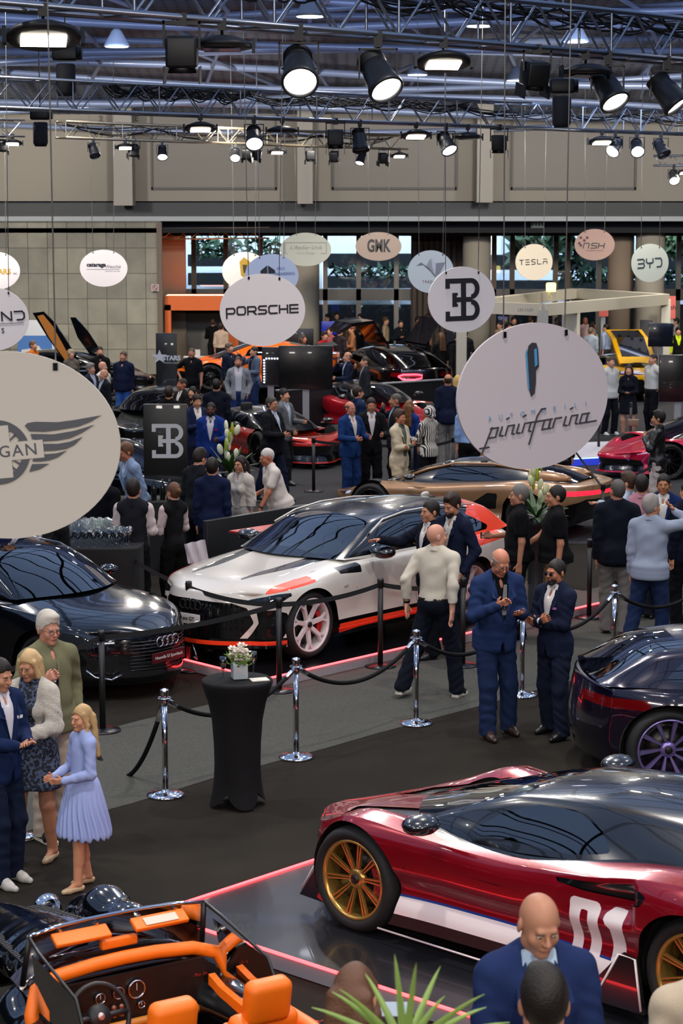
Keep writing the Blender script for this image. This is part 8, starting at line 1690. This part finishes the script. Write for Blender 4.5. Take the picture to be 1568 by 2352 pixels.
# black partition and display cases behind the white car
def panel(name, lab, a, b, h, th, m, cat, z0=0.):
    d = b - a; L = Vector((d.x, d.y, 0)).length; c = (a + b) / 2; o = MB().box((0, 0, z0 + h / 2), (L, th, h), bev=min(.01, th / 3)).build(name, m); o.location = (c.x, c.y, 0); o.rotation_euler = (0, 0, math.atan2(d.y, d.x)); return tag(o, lab, cat)
pa, pb = G(470, 1196, 1.02), G(705, 1158, 1.02); pa.z = pb.z = 0
panel('partition', 'low black partition wall behind the white car', pa, pb, 1.02, .08, mat('partition_black', '#17181a', .5), 'partition')
ba, bb = G(548, 1222, .95), G(660, 1205, .95); r = panel('display_plinth', 'small black display plinth with a red top beside the partition', ba, bb, .93, .4, mat('partition_black', '#17181a', .5), 'plinth')
d_ = bb - ba; MB().box((0, 0, .94), (Vector((d_.x, d_.y)).length, .36, .02)).build('plinth_top', mat('red_top', '#a01018', .4), r)
# tall black brand panels
def board(lab, px0, px1, py0, py1, Y, art=None, m=None, foot=False, th=.12, yaw=0., name='brand_pillar', cat='panel'):
    a = D(px0, py0, Y); b = D(px1, py1, Y); r = empty(name, ((a.x + b.x) / 2, Y, max(b.z, 0) if not foot else 0), math.radians(yaw)); tag(r, lab, cat); w = b.x - a.x; z0 = 0 if not foot else b.z; h = a.z - (max(b.z, 0))
    MB().box((0, 0, z0 + h / 2), (w, th, h), bev=.008).build('panel_board', m or mat('panel_black', '#0c0c0d', .35, coat=.2), r)
    if foot: MB().box((0, .02, z0 / 2 + .02), (.14, .08, z0 + .04)).build('stand_pole', mat('pole_grey', '#8a8d90', .4, .4), r); MB().box((0, 0, .015), (.7, .5, .03)).build('stand_foot', M_BLACKM, r)
    if art: art(r, Matrix.Translation((0, -th / 2 - .004, z0 + h * .5)) @ Matrix.Rotation(math.radians(90), 4, 'X'), w, h)
    return r
def art_eb(r, T, w, h): q = MB(); eb(q, T @ Matrix.Translation((.03, .05, 0)), .52); put_art(r, q, mat('silver_logo', '#b8babd', .4, .2), 'emblem')
def art_star(r, T, w, h):
    q = MB(); pts = []
    for i in range(10): a = math.pi / 2 + i * math.pi / 5; rad = .17 if i % 2 == 0 else .07; pts.append((-.16 + rad * math.cos(a) * 1.1, .16 + rad * math.sin(a)))
    flat(q, pts, T); text_mesh(q, 'STARS', .15, T @ Matrix.Translation((.12, .13, 0)), .002, bold=.008); text_mesh(q, 'MONTE CARLO', .05, T @ Matrix.Translation((.12, .02, 0)), .002); put_art(r, q, mat('silver_logo', '#b8babd', .4, .2), 'emblem')
board('tall black panel with a silver reversed E and B emblem', 329, 431, 928, 1110, 33.5, art_eb)
board('black panel with a silver star emblem before the orange car', 358, 407, 765, 905, 50.0, art_star)
board('large blank black screen on a grey post in the centre', 640, 764, 794, 894, 45.0, None, mat('screen_black', '#060607', .25, coat=.2), True, name='display_screen', cat='screen')
board('black panel with a dotted white light line beside the large screen', 601, 642, 797, 884, 46.5, None, mat('panel_black', '#0c0c0d', .35), True)
q = MB(); a = D(606, 824, 46.3); [q.ball((a.x, 46.36, a.z - .035 - i * .06), .018, 6) for i in range(9)]; [q.ball((a.x + .05 + i * .06, 46.36, a.z), .018, 6) for i in range(6)]
tag(q.build('light_string', glow('dots_white', '#dfe4ff', 8.)), 'angled string of white light dots on the black panel', 'lights')
board('hanging black screen at the white pavilion corner', 1489, 1544, 742, 796, 58.0, None, mat('screen_dark_blue', '#0b0f1c', .2, coat=.3), True, name='display_screen', cat='screen')
board('large black screen at the right edge showing a dim shape', 1514, 1600, 815, 923, 45.0, None, mat('screen_black', '#060607', .25, coat=.2), True, name='display_screen', cat='screen')
board('grey upright banner left of the hanging black screen', 1470, 1496, 735, 840, 60.0, None, mat('banner_grey', '#3a3a3c', .7), name='banner', cat='banner')
board('black screen behind the guest looking right, beneath the wide-name sign', 660, 720, 755, 800, 62.0, None, mat('panel_black', '#0c0c0d', .35), True, name='display_screen', cat='screen')
board('blue-lit screen in the crowd under the windows', 738, 778, 738, 768, 66.0, None, mat('screen_blue', '#0a0f3a', .3, emit='#1a2ab0', es=.5), True, name='display_screen', cat='screen')
for lab, a_ in (('coral hanging banner seen under the pavilion beam', (1374, 1396, 707, 727)), ('coral banner with small letters at the right edge', (1532, 1550, 680, 732))):
    board(lab, *a_, 66.5, (a_text('nsh', .2, '#5a2020')) if a_[0] == 1532 else None, mat('coral', '#d86a60', .7), True, name='banner', cat='banner')
# yacht poster at the stone wall
def art_yacht(r, T, w, h):
    for nm, pts, c_ in (('poster_sky', [(-.62, -.1), (.45, -.1), (.45, .42), (-.62, .42)], '#3f6fb0'), ('poster_sea', [(-.62, -.6), (.45, -.6), (.45, -.1), (-.62, -.1)], '#5f7f9c'), ('poster_yacht', [(-.5, -.12), (.3, -.16), (.38, -.05), (.1, .0), (.05, .1), (-.1, .12), (-.2, .02), (-.5, -.02)], '#c9c4b8'), ('poster_hull', [(-.3, -.3), (.3, -.24), (.36, -.10), (-.2, -.12)], '#b89a60')):
        q = MB(); flat(q, pts, T, .003 + .002 * (nm[7] == 'y') + .004 * (nm[7] == 'h')); q.build(nm, mat(nm, c_, .5), r)
board('framed poster of a yacht on blue sea leaning at the stone wall', 45, 129, 735, 880, 66.5, art_yacht, mat('poster_white', '#c4c8cc', .5), name='poster', cat='poster')
q = MB(); p = D(356, 661, YW - .15); q.box(p, (.25, .03, .22)); o = q.build('no_smoking_sign', mat('notice_white', '#b8aca8', .6)); tag(o, 'small no-smoking notice on the stone wall edge', 'sign'); q = MB(); q.tube([p + Vector((.08 * math.cos(a), -.03, .08 * math.sin(a))) for a in np.linspace(0, 2 * math.pi, 16)[:-1]], .010, 5, closed=True); q.tube([p + Vector((-.055, -.03, .055)), p + Vector((.055, -.03, -.055))], .010, 5); q.build('red_ring', mat('ring_red', '#a02a2a', .6), o)
q = MB(); p = D(1234, 516, YW + .95); q.box(p, (.42, .06, .22)); o = q.build('exit_sign', mat('exit_green', '#1c2c22', .4)); tag(o, 'dim green exit sign on the dark soffit', 'sign'); q = MB(); [q.box(p + Vector((dx, -.04, 0)), (.05, .02, .12)) for dx in (-.1, 0, .1)]; q.build('pictogram', mat('exit_white', '#8a9a8c', .5), o)
# orange booth
M_ORB = mat('booth_orange', '#e0640a', .5); Yb = YW + .3
r = empty('exhibition_booth', (xat(445, Yb), Yb, 0)); tag(r, 'bright orange exhibition booth frame by the stone wall', 'booth'); cx = xat(445, Yb)
def bpart(nm, px0, px1, py0, py1, Y, m, th=.5): x0, x1 = xat(px0, Y) - cx, xat(px1, Y) - cx; z1, z0 = zat(py0, Y), max(zat(py1, Y), 0); MB().box(((x0 + x1) / 2, Y - Yb + th / 2, (z0 + z1) / 2), (x1 - x0, th, z1 - z0)).build(nm, m, r)
bpart('booth_beam', 376, 560, 680, 713, Yb, M_ORB, 2.5); bpart('booth_post', 376, 390, 700, 840, Yb, M_ORB, .3); bpart('booth_wall', 392, 560, 713, 850, Yb + 2.4, mat('booth_grey', '#6a665e', .8), .1); bpart('booth_post', 522, 545, 713, 850, Yb + 1.5, M_ORB, .3)
lamp('AREA', (cx, Yb + 1, 2.5), 60, (1, .8, .6), shape='RECTANGLE', size=2., size_y=1.)
p = D(452, 772, 60); r = empty('bar_table', (p.x, 60, 0)); tag(r, 'small white standing table with a menu card in front of the orange booth', 'table'); MB().box((0, 0, 1.07), (.75, .45, .03)).build('table_top', mat('white_lam', '#c0bcb4', .5), r); [MB().tube([(x, 0, 0), (x, 0, 1.06)], .02, 6).build('leg', M_BLACKM, r) for x in (-.33, .33)]
tag(MB().box((p.x, 60, 1.18), (.18, .03, .20)).build('menu_card', mat('card', '#c8c4bc', .6)), 'white menu card standing on the small table', 'card')
# white pavilion
M_PAV = mat('pavilion_white', '#b9b3a2', .6); r = empty('pavilion', (D(1290, 700, 57).x, 57, 0)); tag(r, 'open white pavilion of square beams and posts', 'pavilion'); ox, oy = r.location.x, 57
def beam(nm, A, B, s_=.30, w_=.24): A = Vector(A); B = Vector(B); d = B - A; L = Vector((d.x, d.y, 0)).length; q = MB(); c = (A + B) / 2; q.box((0, 0, 0), (L, w_, s_), M=Matrix.Translation(c) @ Matrix.Rotation(math.atan2(d.y, d.x), 4, 'Z')); q.build(nm, M_PAV, r)
K = D(1246, 704, 54); K2 = D(1528, 686, 61); K3 = D(1060, 698, 56); K4 = D(1322, 676, 66); zc_ = (K.z + K2.z) / 2 - .05
lc = lambda p: (p.x - ox, p.y - oy, zc_)
beam('beam', lc(K), lc(K2)); beam('beam', lc(K3), lc(K)); beam('beam', lc(K2), lc(K4)); beam('beam', lc(K4), lc(K3))
for p in (K, K2, K3, K4): x, y, _ = lc(p); MB().box((x, y, zc_ / 2), (.26, .26, zc_)).build('post', M_PAV, r)
MB().box((lc(D(1308, 700, 56.))[0], lc(D(1308, 700, 56.))[1], zc_ / 2), (.36, .3, zc_)).build('post', M_PAV, r)
q = MB(); text_mesh(q, 'LES CLES', .10, Matrix.Translation((lc(K)[0] - .45, lc(K)[1] - .16, zc_)) @ Matrix.Rotation(math.radians(90), 4, 'X') @ Matrix.Rotation(0, 4, 'Y'), .003); q.build('beam_lettering', mat('ink_soft', '#5c5c58', .7), r)
p = D(1265, 662, 63); tag(MB().lathe([(.14, 0), (.15, .22), (.12, .26)], 16, Matrix.Translation((p.x, 63, p.z - .1))).build('glow_lamp', glow('lamp_yellow', '#fff08a', 3.)), 'round yellow glowing lamp above the pavilion beam', 'lamp')
# flowers by the cars
def arrangement(px, py, z, lab, s_, white, seed, tall=1.):
    p = G(px, py, z); r = empty('flower_arrangement', (p.x, p.y, 0)); tag(r, lab, 'flowers'); rr = random.Random(seed)
    MB().lathe([(.14, 0), (.11, .05), (.11, z - .1), (.15, z)], 20).build('pedestal', M_BLACK, r); lf = MB()
    for i in range(26):
        a = rr.uniform(0, 6.28); ln = rr.uniform(.25, .6) * s_; up = rr.uniform(.15, .9); n = 6; V = []; w = .045 * s_
        for k in range(n + 1): u = k / n; x = ln * u * math.cos(up); zz = ln * u * math.sin(up) * 1.3 - .25 * ln * u * u * (1 - up); ww = w * math.sin(math.pi * min(u * .9 + .08, 1)); V += [(x, -ww, zz), (x, ww, zz + .004)]
        lf.add(V, [(2 * k, 2 * k + 1, 2 * k + 3, 2 * k + 2) for k in range(n)], Matrix.Translation((0, 0, z)) @ Matrix.Rotation(a, 4, 'Z'), True)
    lf.build('leaves', mat('leaf_deep', '#2c4a1c', .45), r)
    f = MB()
    for i in range(9):
        a = rr.uniform(0, 6.28); e = rr.uniform(.02, .16) * s_; h = (.25 + .06 * i) * s_ * tall
        M = Matrix.Translation((e * math.cos(a), e * math.sin(a), z + h)) @ Matrix.Rotation(a, 4, 'Z') @ Matrix.Rotation(.25, 4, 'Y'); f.ball((0, 0, 0), (.055 * s_, .035 * s_, .10 * s_), 10, M)
    f.build('blossoms', mat('petal_' + white, white, .6), r)
    for k in range(3): MB().ball((.05 * (k - 1), -.03, z + (.45 + .12 * k) * s_ * tall), (.03 * s_, .03 * s_, .13 * s_), 8).build('green_spike', mat('spike', '#8aa020', .5), r)
arrangement(527, 1085, 1.0, 'white lily arrangement with dark leaves behind the navy-suited guest', .9, '#c9c8b0', 3, 1.1)
arrangement(1232, 1190, 1.0, 'tall arrangement of green and white blooms between the two black shirts', .8, '#c8cc9c', 5, 1.3)
# palm at the lower edge
p = Vector((.62, 6.6, .62)); c0 = D(930, 2420, 6.4); r = empty('potted_palm', (c0.x, c0.y, 0)); tag(r, 'palm fronds rising from the bottom frame edge', 'plant'); rr = random.Random(14)
fr = MB()
for i in range(15):
    a = math.radians(-80 + i * 12 + rr.uniform(-4, 4)); ln = rr.uniform(.24, .40); V = []; n = 8; w = .016
    for k in range(n + 1): u = k / n; x = ln * math.sin(a) * u; z_ = ln * math.cos(a) * u - .06 * u * u; y_ = rr.uniform(-.0, .0) - .10 * u * math.sin(i * 2.1); ww = w * (1 - u)**.6; V += [(x - ww * math.cos(a), y_, z_ + ww * math.sin(a)), (x, y_ - .006, z_), (x + ww * math.cos(a), y_, z_ - ww * math.sin(a))]
    fr.add(V, [(3 * k, 3 * k + 1, 3 * k + 4, 3 * k + 3) for k in range(n)] + [(3 * k + 1, 3 * k + 2, 3 * k + 5, 3 * k + 4) for k in range(n)], Matrix.Translation((0, 0, c0.z)), True)
fr.build('frond', mat('palm_green', '#7f9a4c', .5), r); MB().tube([(0, 0, .62), (0, 0, c0.z)], .02, 6).build('stem', mat('stem', '#3a4a20', .7), r); MB().lathe([(.16, .62), (.20, .95), (.18, .95), (.1, .9)], 20).build('pot', M_BLACK, r)
p = G(905, 2318, 1.5); tag(MB().box((p.x, p.y, 1.5), (.12, .17, .004)).build('leaflet', mat('leaflet', '#7f8c9c', .6)), 'pale blue leaflet held open at the lower edge', 'leaflet')
